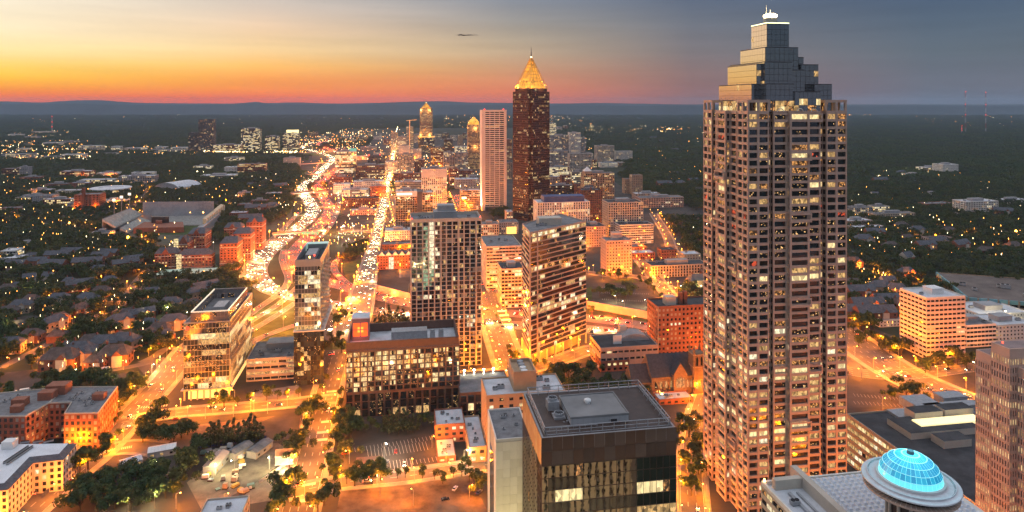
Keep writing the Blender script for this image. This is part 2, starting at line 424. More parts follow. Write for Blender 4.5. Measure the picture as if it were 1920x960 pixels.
def rooftop(T, poly, z, n=3, house=None, hm=None, sc=1.0):
    """plant on a roof: n small machines, and a machine house of the given size"""
    unit_meshes()
    p = inset(poly, 2.0); a = p[0]; u = (p[1][0] - a[0], p[1][1] - a[1]); v = (p[-1][0] - a[0], p[-1][1] - a[1])
    ang = math.atan2(u[1], u[0])
    hs = None
    if house:
        fx, fy, fw, fd, hh = house; b = MB()
        q = lambda s, t: (a[0] + u[0] * s + v[0] * t, a[1] + u[1] * s + v[1] * t)
        b.prism([q(fx, fy), q(fx + fw, fy), q(fx + fw, fy + fd), q(fx, fy + fd)], z + .05, z + hh)
        b.prism(inset([q(fx, fy), q(fx + fw, fy), q(fx + fw, fy + fd), q(fx, fy + fd)], -.25), z + hh, z + hh + .35)
        b.build('machine_room', hm or GREY, T); hs = house
    for i in range(n):
        for _ in range(8):
            s, t = random.uniform(.1, .9), random.uniform(.12, .88)
            if hs and hs[0] - .1 < s < hs[0] + hs[2] + .1 and hs[1] - .12 < t < hs[1] + hs[3] + .12: continue
            break
        else: continue
        o = link('rooftop_unit', random.choice(UNITS), T, (a[0] + u[0] * s + v[0] * t, a[1] + u[1] * s + v[1] * t, z + .06), ang)
        o.scale = (sc, sc, sc)
def place(x0, x1, yb, yt, D=None, xs=None, a=GA):
    """front corners at columns x0, x1, foot of the left front corner at row yb, its top at row yt; depth in metres or by the column of the far corner"""
    c = g(x0, yb); u, v = frame(a); w = reach(c, u, x1)
    if D is None: D = reach(c, v, xs)
    return c, w, D, HC - (yt - HY) * c[1] / F
def tower(name, label, cat, x0, x1, yb, yt, D=30, floors=None, bay=4.0, wall=GREY, a=GA, roofm=ROOF_G, units=2, house=None, par=1.0, group=None, z0=0.0, fh=3.8, sc=1.0, base=0.0, basem=None, **kw):
    c, w, D, h = place(x0, x1, yb, yt, D, None, a)
    T = thing(name, label, cat, (*c, z0), group=group)
    h -= z0; poly = rect(w, D, a)
    fl = floors or max(1, round((h - base) / fh))
    if base > 0:
        b = MB(); b.prism(inset(poly, .15), 0, base); b.build('base_storey', basem or wall, T)
    facade(T, poly, base, h, fl, bay, wall, **kw)
    roof(T, poly, h, roofm, par, kw.get('bandmat') or wall)
    rooftop(T, poly, h, units, house, sc=sc)
    return T, c, w, D, h, poly
# ------------------------------------------------------------------ ground, roads, pavements
LAMPS = []            # (x, y, z, kind) filled while streets are laid, built later
def sheet(name, pts, z, m, kind='structure', world=False, label=None):
    ps = pts if world else [g(*p) for p in pts]
    A = sum(ps[i][0] * ps[(i + 1) % len(ps)][1] - ps[(i + 1) % len(ps)][0] * ps[i][1] for i in range(len(ps)))
    if A < 0: ps = ps[::-1]
    b = MB(); b.v = [(x, y, z) for x, y in ps]; b.f = [tuple(range(len(ps)))]; b.m = [0]
    return tag(b.build(name, m), kind=kind)
b = MB(); b.v = [(-90000, -2000, 0), (90000, -2000, 0), (90000, 95000, 0), (-90000, 95000, 0)]; b.f = [(0, 1, 2, 3)]; b.m = [0]
tag(b.build('ground', SOIL), kind='structure')
# distant hills on the skyline
HILL = mat('far_hill', (.055, .070, .080), 1, var=.2, scale=.0005)  # bluish lift of distance haze is put into the base colour
def hills(Y, base, prof, name='hills', depth=1500):
    pts = smooth(prof, 8); b = MB(); n = len(pts)
    for px, py in pts:
        x = (px - 960) / F * Y; z = HC - (py + 3.0 - HY) * Y / F + random.uniform(-1.5, 1.5)
        b.v += [(x, Y - depth / 2, 0), (x, Y, z), (x, Y + depth, 0)]
    for i in range(n - 1):
        for k in range(2): b.f.append((3 * i + k, 3 * i + 3 + k, 3 * i + 4 + k, 3 * i + 1 + k)); b.m.append(0)
    tag(b.build(name, HILL), kind='structure')
hills(14500, 0, [(-700, 194), (-300, 191), (-100, 189), (0, 187), (40, 188), (80, 189), (110, 187), (150, 185), (190, 185), (230, 188), (280, 190), (400, 191), (440, 191), (480, 188), (500, 190), (560, 189), (620, 191), (700, 190), (760, 188), (800, 187), (840, 187), (880, 189), (960, 190), (1060, 191), (1120, 190), (1180, 191), (1300, 193), (1500, 194), (2400, 195)])
hills(12000, 0, [(-500, 194), (0, 193), (60, 193), (140, 191.5), (200, 193), (300, 194), (420, 193), (460, 190.5), (490, 190), (520, 193), (640, 194.5), (800, 194), (1000, 195), (1400, 196), (2400, 197)], depth=1200)
# broad paved districts
CITY = mat('city_ground', (.058, .054, .05), .95, var=.35, scale=.02)
sheet('city_ground', [(-400, 1200), (-60, 960), (60, 880), (200, 740), (330, 690), (470, 600), (620, 600), (640, 540), (690, 440), (560, 330), (560, 270), (700, 250), (1010, 262), (1080, 290), (1180, 360), (1340, 380), (1330, 470), (1230, 540), (1330, 640), (1600, 600), (1700, 640), (1960, 700), (2300, 960), (2400, 1300)], .04, CITY)
sheet('campus_ground', [(0, 330), (60, 320), (300, 305), (470, 300), (555, 330), (545, 420), (500, 440), (440, 470), (300, 500), (200, 420), (60, 400), (-60, 400)], .04, mat('campus_ground', (.085, .085, .06), .95, var=.5, scale=.012))
# lawns
for p in ([(478, 580), (555, 560), (552, 640), (480, 700), (470, 640)], [(700, 480), (640, 495), (650, 525), (690, 545), (700, 510)], [(625, 600), (660, 600), (655, 700), (622, 690)],
          [(1100, 560), (1240, 590), (1250, 560), (1180, 520), (1100, 540)], [(1780, 420), (1920, 420), (1960, 450), (1830, 450)], [(20, 470), (90, 455), (110, 480), (40, 490)], [(345, 505), (400, 490), (420, 512), (350, 520)],
          [(1100, 575), (1130, 583), (1240, 600), (1235, 610), (1100, 592)], [(380, 360), (405, 352), (440, 352), (430, 372), (385, 372)], [(690, 300), (560, 290), (600, 283), (680, 285)], [(345, 425), (400, 418), (420, 432), (345, 445)]):
    sheet('lawn', p, .07, GRASS)
RZ = [0.0]
def ribbon(name, pts, w, m, z=.12, zs=None, world=False, n=6, walk=0, lamps=0, lh=11, kind_l='o', marks=0, thick=0.0, parent=None, side=(1, -1), mdash=True):
    """a road along photo-pixel points; optional kerbed pavements, lane marks and lamp posts"""
    RZ[0] += .006; z += RZ[0]
    P = []
    for i, p in enumerate(pts):
        zz = zs[i] if zs else z
        q = p if world else g(p[0], p[1], zz)
        P.append((q[0], q[1], zz, p[2] if len(p) > 2 else w))
    C = smooth(P, n); b = MB(); tl = []
    for i, c in enumerate(C):
        a_, b_ = C[max(i - 1, 0)], C[min(i + 1, len(C) - 1)]
        dx, dy = b_[0] - a_[0], b_[1] - a_[1]; l = math.hypot(dx, dy) or 1; tl.append((-dy / l, dx / l))
    def strip(bb, o0, o1, dz, m=0, th=0.0):
        i0 = len(bb.v)
        for c, t in zip(C, tl):
            h = c[3] / 2
            a0 = o0(h); a1 = o1(h)
            bb.v += [(c[0] + t[0] * a0, c[1] + t[1] * a0, c[2] + dz), (c[0] + t[0] * a1, c[1] + t[1] * a1, c[2] + dz)]
            if th: bb.v += [(c[0] + t[0] * a0, c[1] + t[1] * a0, c[2] + dz - th), (c[0] + t[0] * a1, c[1] + t[1] * a1, c[2] + dz - th)]
        st = 4 if th else 2
        for k in range(len(C) - 1):
            o = i0 + k * st
            bb.f.append((o + 1, o, o + st, o + st + 1)); bb.m.append(m)
            if th:
                bb.f.append((o, o + 2, o + st + 2, o + st)); bb.m.append(m); bb.f.append((o + 3, o + 1, o + st + 1, o + st + 3)); bb.m.append(m)
                bb.f.append((o + 2, o + 3, o + st + 3, o + st + 2)); bb.m.append(m)
    strip(b, lambda h: h, lambda h: -h, 0, 0, thick)
    ro = tag(b.build(name, m), kind='structure')
    if walk:
        for s in (1, -1):
            k = MB()
            if s > 0: strip(k, lambda h: h + walk, lambda h: h, .15, 0, .2)
            else: strip(k, lambda h: -h, lambda h: -h - walk, .15, 0, .2)
            k.build('pavement', PAVE, ro)
    if marks:
        L = [0]
        for i in range(1, len(C)): L.append(L[-1] + math.hypot(C[i][0] - C[i - 1][0], C[i][1] - C[i - 1][1]))
        def at(s):
            j = min(max(np.searchsorted(L, s) - 1, 0), len(C) - 2); f = (s - L[j]) / max(L[j + 1] - L[j], 1e-6)
            c = [C[j][q] * (1 - f) + C[j + 1][q] * f for q in range(4)]; return c, tl[j]
        mk = MB()
        for ln in range(1, marks):
            fr = ln / marks - .5; s = 0.0
            while s < L[-1] - 6:
                (c1, t1), (c2, t2) = at(s), at(s + 4)
                o1, o2 = c1[3] * fr, c2[3] * fr; ww = .14
                mk.quad((c1[0] + t1[0] * (o1 - ww), c1[1] + t1[1] * (o1 - ww), c1[2] + .05), (c1[0] + t1[0] * (o1 + ww), c1[1] + t1[1] * (o1 + ww), c1[2] + .05), (c2[0] + t2[0] * (o2 + ww), c2[1] + t2[1] * (o2 + ww), c2[2] + .05), (c2[0] + t2[0] * (o2 - ww), c2[1] + t2[1] * (o2 - ww), c2[2] + .05))
                s += 11 if mdash else 4
        for s_ in (1, -1): strip(mk, lambda h: s_ * (h - .5) + .12, lambda h: s_ * (h - .5) - .12, .05)
        mk.build('lane_marking', PAINT, ro)['kind'] = 'stuff'
    if lamps:
        s = lamps * .4; L = 0; k = 0
        for i in range(1, len(C)):
            seg = math.hypot(C[i][0] - C[i - 1][0], C[i][1] - C[i - 1][1])
            while s < L + seg:
                f = (s - L) / seg; x = C[i - 1][0] + (C[i][0] - C[i - 1][0]) * f; y = C[i - 1][1] + (C[i][1] - C[i - 1][1]) * f; h = C[i][3] / 2 + (walk * .4 if walk else .8)
                for sd in (side if len(side) == 2 and walk else side[:1] if k % 2 == 0 else side[1:] or side):
                    LAMPS.append((x + tl[i][0] * h * sd, y + tl[i][1] * h * sd, C[i][2] + .15, lh, kind_l, math.atan2(tl[i][1], tl[i][0]) + (math.pi if sd > 0 else 0)))
                s += lamps; k += 1
            L += seg
    return C, tl
PATHS = {}
# city streets in the near ground
PATHS['spring'] = ribbon('road', [(545, 1010), (566, 930), (584, 860), (600, 790), (614, 735), (627, 690), (636, 655)], 17, ASPHALT, walk=3.5, lamps=26, lh=9, marks=4)
PATHS['west'] = ribbon('road', [(-80, 1090), (20, 985), (110, 905), (180, 848), (252, 772), (305, 715), (345, 665), (380, 622)], 19, ASPHALT, walk=3.5, lamps=25, lh=9, marks=4)
PATHS['cross'] = ribbon('road', [(228, 792), (330, 774), (430, 766), (540, 756), (640, 746)], 12, ASPHALT, z=.13, walk=3, lamps=24, lh=7, marks=2)
PATHS['south'] = ribbon('road', [(90, 870), (165, 852), (240, 838), (300, 842)], 13, ASPHALT, z=.14, walk=3, lamps=26, lh=8)
PATHS['lower'] = ribbon('road', [(540, 925), (640, 905), (760, 893), (905, 872), (985, 860)], 11, ASPHALT, z=.13, walk=3.2, lamps=20, lh=7, marks=2)
PATHS['peach'] = ribbon('road', [(1060, 860), (1010, 765), (965, 700), (940, 640), (921, 580), (908, 530), (898, 490), (884, 440), (868, 400), (852, 365)], 22, ASPHALT, z=.4, walk=4, lamps=24, lh=9, marks=5)
PATHS['peach2'] = ribbon('road', [(860, 705), (905, 702), (965, 697), (1040, 678), (1110, 655), (1180, 650)], 15, ASPHALT, z=.13, walk=3, lamps=22, lh=8, marks=3)
PATHS['far_peach'] = ribbon('road', [(1302, 1000), (1296, 900), (1300, 840), (1310, 780), (1330, 720), (1345, 680)], 13, ASPHALT, walk=3, lamps=22, lh=8, marks=3)
PATHS['pied'] = ribbon('road', [(1300, 610), (1268, 570), (1232, 525), (1200, 485), (1183, 455), (1175, 430)], 14, ASPHALT, walk=3, lamps=22, lh=9, marks=3)
PATHS['alex'] = ribbon('road', [(1095, 510), (1140, 516), (1200, 520), (1262, 542)], 12, ASPHALT, z=.13, walk=2, lamps=24, lh=8)
PATHS['east'] = ribbon('road', [(1560, 610), (1620, 655), (1690, 700), (1780, 742), (1900, 790)], 34, ASPHALT, walk=4, lamps=24, lh=10, marks=6)
PATHS['east2'] = ribbon('road', [(1560, 690), (1640, 702), (1720, 700), (1800, 690), (1900, 676)], 18, ASPHALT, z=.13, lamps=24, lh=10, marks=4)
PATHS['ralph'] = ribbon('road', [(1595, 690), (1560, 640)], 18, ASPHALT, z=.12)
# neighbourhood lanes
for p in ([(285, 495), (262, 520), (243, 545), (234, 565), (215, 580), (172, 595), (140, 612), (112, 632), (60, 660), (0, 690)], [(172, 595), (215, 620), (260, 638), (300, 640)], [(60, 660), (120, 700), (230, 690), (310, 672)], [(0, 590), (60, 575), (120, 560), (234, 565)],
          [(265, 680), (290, 668), (310, 655), (340, 650)], [(243, 545), (330, 530), (420, 515)]):
    ribbon('lane', p, 8.5, ASPHALT, z=.11, lamps=34, lh=7)
for p in ([(1590, 500), (1640, 520), (1680, 560), (1700, 600)], [(1640, 440), (1700, 445), (1780, 450), (1900, 430)], [(1590, 470), (1660, 480), (1740, 500)]):
    ribbon('lane', p, 9, ASPHALT, z=.11, lamps=36, lh=8)
for p in ([(0, 420), (60, 415), (130, 430), (180, 440), (250, 450), (300, 470)], [(150, 330), (240, 340), (300, 350), (330, 345)], [(0, 365), (90, 370), (180, 395), (240, 402), (330, 400)], [(260, 330), (275, 360), (245, 395), (235, 440), (250, 455)], [(420, 385), (470, 365), (500, 350)]):
    ribbon('campus_road', p, 10, ASPHALT, z=.11, lamps=60, lh=9)
# ------------------------------------------------------------------ the freeway
FW_S = ribbon('freeway', [(640, 262, 16), (590, 267, 18), (566, 275, 22), (597, 286, 26), (620, 293, 26), (623, 300, 26), (612, 311, 26), (602, 321, 26), (588, 334, 26), (570, 347, 26), (566, 356, 27), (571, 366, 27), (581, 379, 27), (587, 392, 27), (580, 408, 27), (562, 424, 27), (540, 442, 27), (516, 461, 27), (494, 481, 27), (482, 500, 27), (481, 515, 27), (490, 530, 26), (510, 544, 24), (545, 555, 22), (600, 566, 22), (700, 583, 22), (850, 600, 22), (1000, 612, 22), (1110, 618, 22), (1250, 635, 22)], 26, CONC_ROAD, marks=7)
FW_N = ribbon('freeway', [(660, 258, 16), (612, 264, 18), (596, 272, 20), (622, 281, 22), (645, 290, 22), (648, 300, 22), (638, 311, 22), (626, 321, 22), (612, 334, 22), (598, 347, 23), (597, 356, 24), (603, 366, 24), (612, 379, 24), (618, 392, 24), (612, 408, 24), (597, 424, 24), (580, 442, 24), (562, 461, 24), (549, 479, 24), (546, 492, 24), (553, 503, 22), (575, 515, 22), (606, 526, 22), (640, 536, 22), (700, 553, 22), (770, 569, 22), (860, 580, 22), (1000, 590, 22), (1110, 597, 22), (1250, 617, 22)], 24, CONC_ROAD, marks=6, z=.14)
RAMPS = [ribbon('slip_road', p, w, CONC_ROAD, z=.20 + .03 * i, marks=2) for i, (p, w) in enumerate([
    ([(440, 612), (478, 582), (510, 560), (533, 541), (541, 522), (534, 502), (529, 484), (533, 468)], 9), ([(450, 615), (480, 596), (520, 572), (556, 540), (570, 520)], 8),
    ([(450, 630), (484, 612), (520, 590), (556, 566)], 8), ([(455, 655), (480, 637), (520, 621), (556, 609), (620, 590)], 9),
    ([(664, 474), (640, 482), (627, 494), (628, 508), (640, 522), (662, 538), (690, 549)], 9), ([(452, 530), (462, 500), (480, 478), (510, 448), (540, 420), (560, 398)], 9),
    ([(628, 345), (636, 370), (634, 392), (622, 420), (600, 445)], 8), ([(566, 345), (590, 320), (600, 305), (620, 298)], 7)])]
WP = ribbon('avenue', [(742, 255, 14), (738, 285, 14), (733, 315, 14), (727, 345, 15), (721, 370, 15), (715, 400, 15), (708, 435, 15), (701, 462, 16), (694, 490, 18), (687, 520, 22), (680, 550, 24), (671, 580, 28), (662, 602, 30), (652, 640, 26)], 16, CONC_ROAD, z=.24, zs=[.24] * 7 + [1.5, 4.5, 6.5, 6.5, 3.5, .6, .26], walk=2, lamps=52, lh=9, marks=4, thick=.9)
for (pp, nm) in (([(640, 602), (652, 585), (668, 565)], 0), ([(640, 330), (690, 328), (735, 326), (800, 325)], 0), ([(630, 380), (680, 378), (730, 376)], 0), ([(635, 432), (690, 434), (740, 437)], 0), ([(728, 350), (745, 420), (757, 470), (762, 520)], 0), ([(640, 300), (720, 300), (800, 302), (880, 300)], 0), ([(846, 460), (838, 420), (833, 385), (828, 350), (822, 315)], 0), ([(1085, 470), (1120, 440), (1140, 400)], 0), ([(1225, 400), (1250, 440), (1262, 470), (1290, 500)], 0)):
    ribbon('street', pp, 12, ASPHALT, z=.13, walk=2.5, lamps=34, lh=9)
for (p0, p1, z, w, label) in (((512, 440), (612, 431), 7, 11, 'road bridge over the freeway beside the brick dormitories'), ((548, 363), (615, 359), 7, 22, 'wide planted bridge over the freeway with pink lit parapet'), ((578, 328), (640, 324), 7, 9, 'thin footbridge over the freeway by the green lit glass office'), ((560, 308), (650, 303), 7, 8, 'distant bridge over the freeway below the curved bend'), ((545, 287), (640, 284), 7, 8, 'farthest bridge over the freeway at the curved bend')):
    a_, c_ = g(*p0, z), g(*p1, z); L = math.hypot(c_[0] - a_[0], c_[1] - a_[1]); an = math.atan2(c_[1] - a_[1], c_[0] - a_[0])
    T = thing('road_bridge', label, 'bridge', (*a_, 0), an)
    q = MB(); q.ab(0, 0, z - 1.6, L, w, z - .2); q.build('deck', GREY, T)
    q = MB(); q.ab(0, .5, z - .19, L, w - .5, z - .1); q.build('roadway', ASPHALT, T)
    for yy in (0, w - .4): q = MB(); q.ab(0, yy, z - .2, L, yy + .4, z + 1.0); q.build('parapet', STONE_PINK, T)
    for k in (.04, .5, .96):
        for yy in (1.5, w - 2.5): q = MB(); q.ab(L * k - .5, yy, 0, L * k + .5, yy + 1, z - 1.6); q.build('pier', GREY, T)
    for k in range(6): LAMPS.append((*off(a_, (math.cos(an), math.sin(an)), L * (k + .5) / 6), z - .2, 8, 'o', an))
# green overhead sign on the bridge by the dormitories, and the gantry in front of the curve
for (px, py, w, lab) in ((582, 437, 26, 'green overhead direction sign fixed to the bridge by the dormitories'), (612, 327, 20, 'green overhead direction sign on the thin footbridge'), (608, 362, 12, 'green direction sign on the planted bridge')):
    q_ = g(px, py, 7); T = thing('road_sign', lab, 'sign', (q_[0], q_[1] - .6, 0))
    q = MB(); q.ab(-w / 2, -.2, 5.2, w / 2, 0, 8.6); q.build('panel', mat('sign_green', (.03, .28, .16), .5, emit=(.1, .7, .4), es=.5, var=.1), T)
    for k in (-.3, .02, .3): q = MB(); q.ab(w * k - 1.6, -.24, 6.2, w * k + 2.2, -.2, 7.4); q.build('legend', PAINT, T)
T = thing('sign_gantry', 'steel gantry over the southbound lanes of the freeway', 'gantry', (*g(466, 503), 0)); gx = g(500, 500)[0] - g(466, 503)[0]
q = MB(); q.ab(0, 0, 0, .6, .6, 9); q.ab(gx, 0, 0, gx + .6, .6, 9); q.ab(0, 0, 8, gx, .5, 8.5); q.ab(0, 0, 9.2, gx, .5, 9.6); q.build('frame', METAL, T)
q = MB(); q.ab(gx * .35, -.3, 7.4, gx * .7, -.05, 10); q.build('panel', GREY, T)
# retaining walls along the trench
for (pa, pb, h, lab) in (((700, 545), (775, 565), 7, 'tan retaining wall of the freeway trench by the avenue bridge'), ((1100, 578), (1235, 602), 7, 'tan retaining wall below the parking field at the freeway')):
    a_, c_ = g(*pa), g(*pb); L = math.hypot(c_[0] - a_[0], c_[1] - a_[1]); T = thing('retaining_wall', lab, 'wall', (*a_, 0), math.atan2(c_[1] - a_[1], c_[0] - a_[0]))
    n = int(L / 7)
    for k in range(n): q = MB(); q.ab(k * L / n + .06, 0, 0, (k + 1) * L / n - .06, .5, h); q.build('panel', STONE_TAN, T)
    q = MB(); q.ab(0, -.1, h, L, .7, h + .5); q.build('coping', STONE_CREAM, T)
# paved lots and yards
LOTS = [([(652, 838), (812, 812), (822, 878), (650, 892)], LOT, 'parking_lot'), ([(640, 915), (880, 888), (915, 960), (930, 1010), (620, 1010)], mat('sandy_yard', (.13, .095, .065), .95, var=.5, scale=.07), 'yard'), ([(300, 805), (560, 775), (570, 800), (300, 830)], DIRT, 'vacant_lot'),
        ([(300, 878), (345, 862), (330, 900), (280, 905)], LOT, 'parking_lot'), ([(350, 905), (420, 850), (520, 830), (550, 850), (480, 905), (380, 960)], mat('builders_yard', (.16, .14, .115), .95, var=.35, scale=.1), 'yard'), ([(480, 905), (555, 850), (560, 930), (440, 950)], mat('pale_gravel_yard', (.20, .19, .15), .95, var=.3, scale=.1), 'yard'),
        ([(470, 800), (520, 778), (565, 772), (560, 805), (480, 812)], LOT, 'parking_lot'), ([(470, 735), (560, 722), (565, 745), (470, 755)], mat('plaza_paving', (.25, .22, .19), .9, var=.2, scale=.2), 'plaza'), ([(1110, 530), (1210, 530), (1250, 570), (1200, 585), (1110, 565)], LOT, 'parking_lot'), ([(1230, 520), (1320, 520), (1320, 545), (1250, 545)], LOT, 'parking_lot'),
        ([(1590, 720), (1690, 730), (1760, 760), (1590, 765)], LOT, 'parking_lot'), ([(1780, 720), (1830, 715), (1850, 740), (1800, 750)], LOT, 'parking_lot'), ([(640, 415), (700, 410), (696, 432), (632, 440)], LOT, 'parking_lot'), ([(640, 448), (690, 446), (684, 462), (640, 464)], LOT, 'parking_lot'), ([(0, 700), (90, 690), (60, 740), (0, 745)], LOT, 'parking_lot'),
        ([(195, 708), (250, 695), (262, 715), (200, 728)], LOT, 'parking_lot'), ([(255, 685), (310, 672), (325, 690), (270, 702)], LOT, 'parking_lot'), ([(30, 595), (75, 590), (60, 625), (20, 625)], LOT, 'parking_lot'), ([(740, 510), (770, 505), (770, 530), (745, 530)], LOT, 'parking_lot')]
LOTO = []
for i, (p, m, nm) in enumerate(LOTS): LOTO.append(sheet(nm, p, .09 + .002 * i, m))
# painted bays
line = MB(); line.ab(-.09, 0, 0, .09, 5.2, .01); BAYL = line.mesh('bay_line', PAINT)
def bays(lot, p0, p1, n, down=True, ang=None):
    a_, c_ = g(*p0), g(*p1); dx, dy = c_[0] - a_[0], c_[1] - a_[1]; an = math.atan2(dy, dx) if ang is None else ang
    for k in range(n + 1): link('bay_line', BAYL, lot, (a_[0] + dx * k / n, a_[1] + dy * k / n, .15), an + (math.pi if down else 0))
bays(LOTO[0], (665, 840), (805, 818), 20); bays(LOTO[0], (690, 852), (800, 836), 17, False); bays(LOTO[0], (690, 852), (800, 836), 17, True); bays(LOTO[0], (700, 878), (770, 868), 11, False); bays(LOTO[0], (700, 878), (770, 868), 11, True); bays(LOTO[0], (820, 818), (822, 872), 8, True, R(95)); bays(LOTO[0], (775, 872), (820, 865), 6, False)
for (a0, a1, n) in (((1120, 538), (1190, 538), 22), ((1125, 548), (1215, 550), 26), ((1130, 560), (1230, 565), 28)): bays(LOTO[8], a0, a1, n)
for (a0, a1, n) in (((1600, 738), (1680, 745), 12), ((1600, 752), (1720, 760), 16)): bays(LOTO[10], a0, a1, n)
# zebra crossings
zb = MB(); zb.ab(-.3, -1.6, 0, .3, 1.6, .01); ZBM = zb.mesh('crossing_bar', PAINT)
def zebra(p0, p1, n=12):
    a_, c_ = g(*p0), g(*p1); an = math.atan2(c_[1] - a_[1], c_[0] - a_[0])
    T = tag(link('pedestrian_crossing', None, None, (*a_, .2), an), kind='structure'); L = math.hypot(c_[0] - a_[0], c_[1] - a_[1])
    for k in range(n): link('crossing_bar', ZBM, T, (L * (k + .5) / n, 0, 0))
for q in (((160, 862), (205, 845)), ((205, 845), (248, 838)), ((243, 785), (300, 782)), ((258, 765), (315, 760)), ((176, 848), (150, 866)), ((566, 910), (592, 906)), ((562, 940), (592, 936)), ((602, 792), (622, 790)), ((592, 826), (614, 824)), ((594, 812), (617, 810)), ((612, 735), (640, 733)), ((940, 690), (972, 690)), ((960, 718), (990, 716)), ((1640, 700), (1670, 690))): zebra(*q)
# ------------------------------------------------------------------ the tall granite tower with the stepped glass top
def granite_tower():
    c = g(1402, 984); u, v = frame(GA); W = reach(c, u, 1588); D = 50.0
    T = thing('skyscraper', 'tall rose granite skyscraper with stepped mirror glass crown and bright beacon', 'skyscraper', (*c, 0))
    L = lambda s, t: off((0, 0), u, s * W / 50, v, t)
    ztop = 207.0; fl = 54; fh = 3.9; zb = ztop - fl * fh
    # corner piers of the plan: a square whose four sides step in and out
    plan = [(0, 0), (10.5, 0), (10.5, 3), (13, 3), (13, .8), (20, .8), (20, -1.6), (30, -1.6), (30, .8), (37, .8), (37, 3), (39.5, 3), (39.5, 0), (50, 0),
            (50, 10.5), (47, 10.5), (47, 39.5), (50, 39.5), (50, 50), (0, 50), (0, 39.5), (3, 39.5), (3, 37), (.8, 37), (.8, 30), (-1.6, 30), (-1.6, 20), (.8, 20), (.8, 13), (3, 13), (3, 10.5), (0, 10.5)]
    poly = [L(s, t) for s, t in plan]
    nb = {0: 2, 4: 1, 6: 1, 8: 1, 12: 2, 13: 2, 15: 6, 17: 2, 18: 9, 19: 2, 23: 1, 25: 1, 27: 1, 31: 2}
    n = len(plan); bays = [nb.get(e, 1) for e in range(n)]
    # wide single windows on the bays, small corner lights beside them
    ffl = [min(2.0, .35 + random.expovariate(1.4)) for _ in range(fl)]; fk = [random.choice([W_HI, W_MID, W_MID, W_MID, W_COOL, W_LOW, W_LOW]) for _ in range(fl)]
    def litfn(e, j, k):
        t = j / fl; r = random.random(); p = (.26 + (.16 if t < .45 else 0) + (.05 if .45 < t < .62 else 0)) * ffl[j]
        hot = {3: .8, 7: .6, 8: .65, 13: .5, 19: .9, 20: .75, 23: .55, 24: .7, 30: .3, 33: .2}.get(j)
        if hot: p = max(p, hot * .75)
        if r < p: return (fk[j] if random.random() < .6 else random.choice([W_HI, W_HI, W_COOL, W_MID, W_MID, W_LOW])) if t < .66 else random.choice([W_MID, W_MID, W_LOW, W_LOW, W_HI])
        if r < p + .02: return W_RED if t > .5 else W_LOW
        if r < p + .30: return W_GLINT
        return G_DARK if random.random() < .8 else G_BRON
    facade(T, poly, zb, ztop, fl, 5, STONE_PINK, detail=2, band=.34, pier=.2, depth=.9, bays=bays, litfn=litfn, core=BRONZE, proud='piers', edges={0, 4, 6, 8, 12, 13, 19, 23, 25, 27, 31, 5, 7, 24, 26, 20, 30, 2, 10, 22, 28})
    # base below the office floors
    b = MB(); b.prism(inset(poly, .4), 0, zb); b.build('base_storey', STONE_PINK, T)
    # roof terrace frame with lit loggias
    fr = MB(); po, pi = poly, inset(poly, 1.0)
    for i in range(n):
        j = (i + 1) % n; fr.prism([po[i], po[j], pi[j], pi[i]], ztop, ztop + 1.0)
    fr.build('parapet', STONE_PINK, T)
    for (s, t, w, d) in ((0, 0, 11, 11), (39, 0, 11, 11), (0, 39, 11, 11), (39, 39, 11, 11)):
        q = MB()
        for ds in (0, w / 2 - .5, w - 1):
            for dt in (0, d / 2 - .5, d - 1):
                if ds in (0, w - 1) or dt in (0, d - 1): q.box(L(s + ds, t + dt), u, 1, v, 1, ztop + 1.0, ztop + 5.2)
        q.prism([L(s, t), L(s + w, t), L(s + w, t + d), L(s, t + d)], ztop + 5.2, ztop + 6.6)
        q.build('corner_loggia', STONE_PINK, T)
    # bell-like half round canopies on the stepped bays
    for (s, t) in ((25, -1.9), (16.5, .4), (33.5, .4)):
        q = MB()
        for k in range(6):
            a0, a1 = math.pi * k / 6, math.pi * (k + 1) / 6
            q.tube((*L(s + 1.6 * math.cos(a0), t), ztop + .5 + 1.6 * math.sin(a0)), (*L(s + 1.6 * math.cos(a1), t), ztop + .5 + 1.6 * math.sin(a1)), .22, n=5)
        q.build('arched_ornament', STONE_WHITE, T)
    # projecting balcony boxes that interrupt the bays, stepping down the tower
    for (s, t, w, f, side) in ((20, -1.6, 10, 48, 0), (20, -1.6, 10, 40, 0), (20, -1.6, 10, 29, 0), (20, -1.6, 10, 13, 0), (13, .8, 7, 20, 0), (30, .8, 7, 20, 0), (13, .8, 7, 3, 0), (30, .8, 7, 3, 0), (13, .8, 7, 53, 0), (30, .8, 7, 53, 0),
                               (20, -1.6, 10, 45, 1), (13, .8, 7, 33, 1), (20, -1.6, 10, 22, 1), (30, .8, 7, 38, 1), (13, .8, 7, 9, 1), (30, .8, 7, 16, 1)):
        z = zb + f * fh; q = MB()
        P = (lambda a_, b_: L(a_, b_)) if side == 0 else (lambda a_, b_: L(b_, a_))
        def bx(a0, b0, a1, b1, zz0, zz1):
            ps = [P(a0, b0), P(a1, b0), P(a1, b1), P(a0, b1)]
            if side: ps.reverse()
            q.prism(ps, zz0, zz1)
        bx(s - .4, t - 1.3, s + w + .4, t - .1, z - .9, z + .5); bx(s - .4, t - 1.3, s + w + .4, t - .9, z + 2.9, z + 3.6)
        for k in (s - .4, s + w - .3): bx(k, t - 1.29, k + .7, t - .1, z + .5, z + 2.9)
        for k in range(5):
            a0, a1 = math.pi * k / 5, math.pi * (k + 1) / 5
            q.tube((*P(s + w / 2 + 1.1 * math.cos(a0), t - 1.4), z + 3.6 + 1.1 * math.sin(a0)), (*P(s + w / 2 + 1.1 * math.cos(a1), t - 1.4), z + 3.6 + 1.1 * math.sin(a1)), .2, n=4)
        q.build('balcony', STONE_PINK, T)
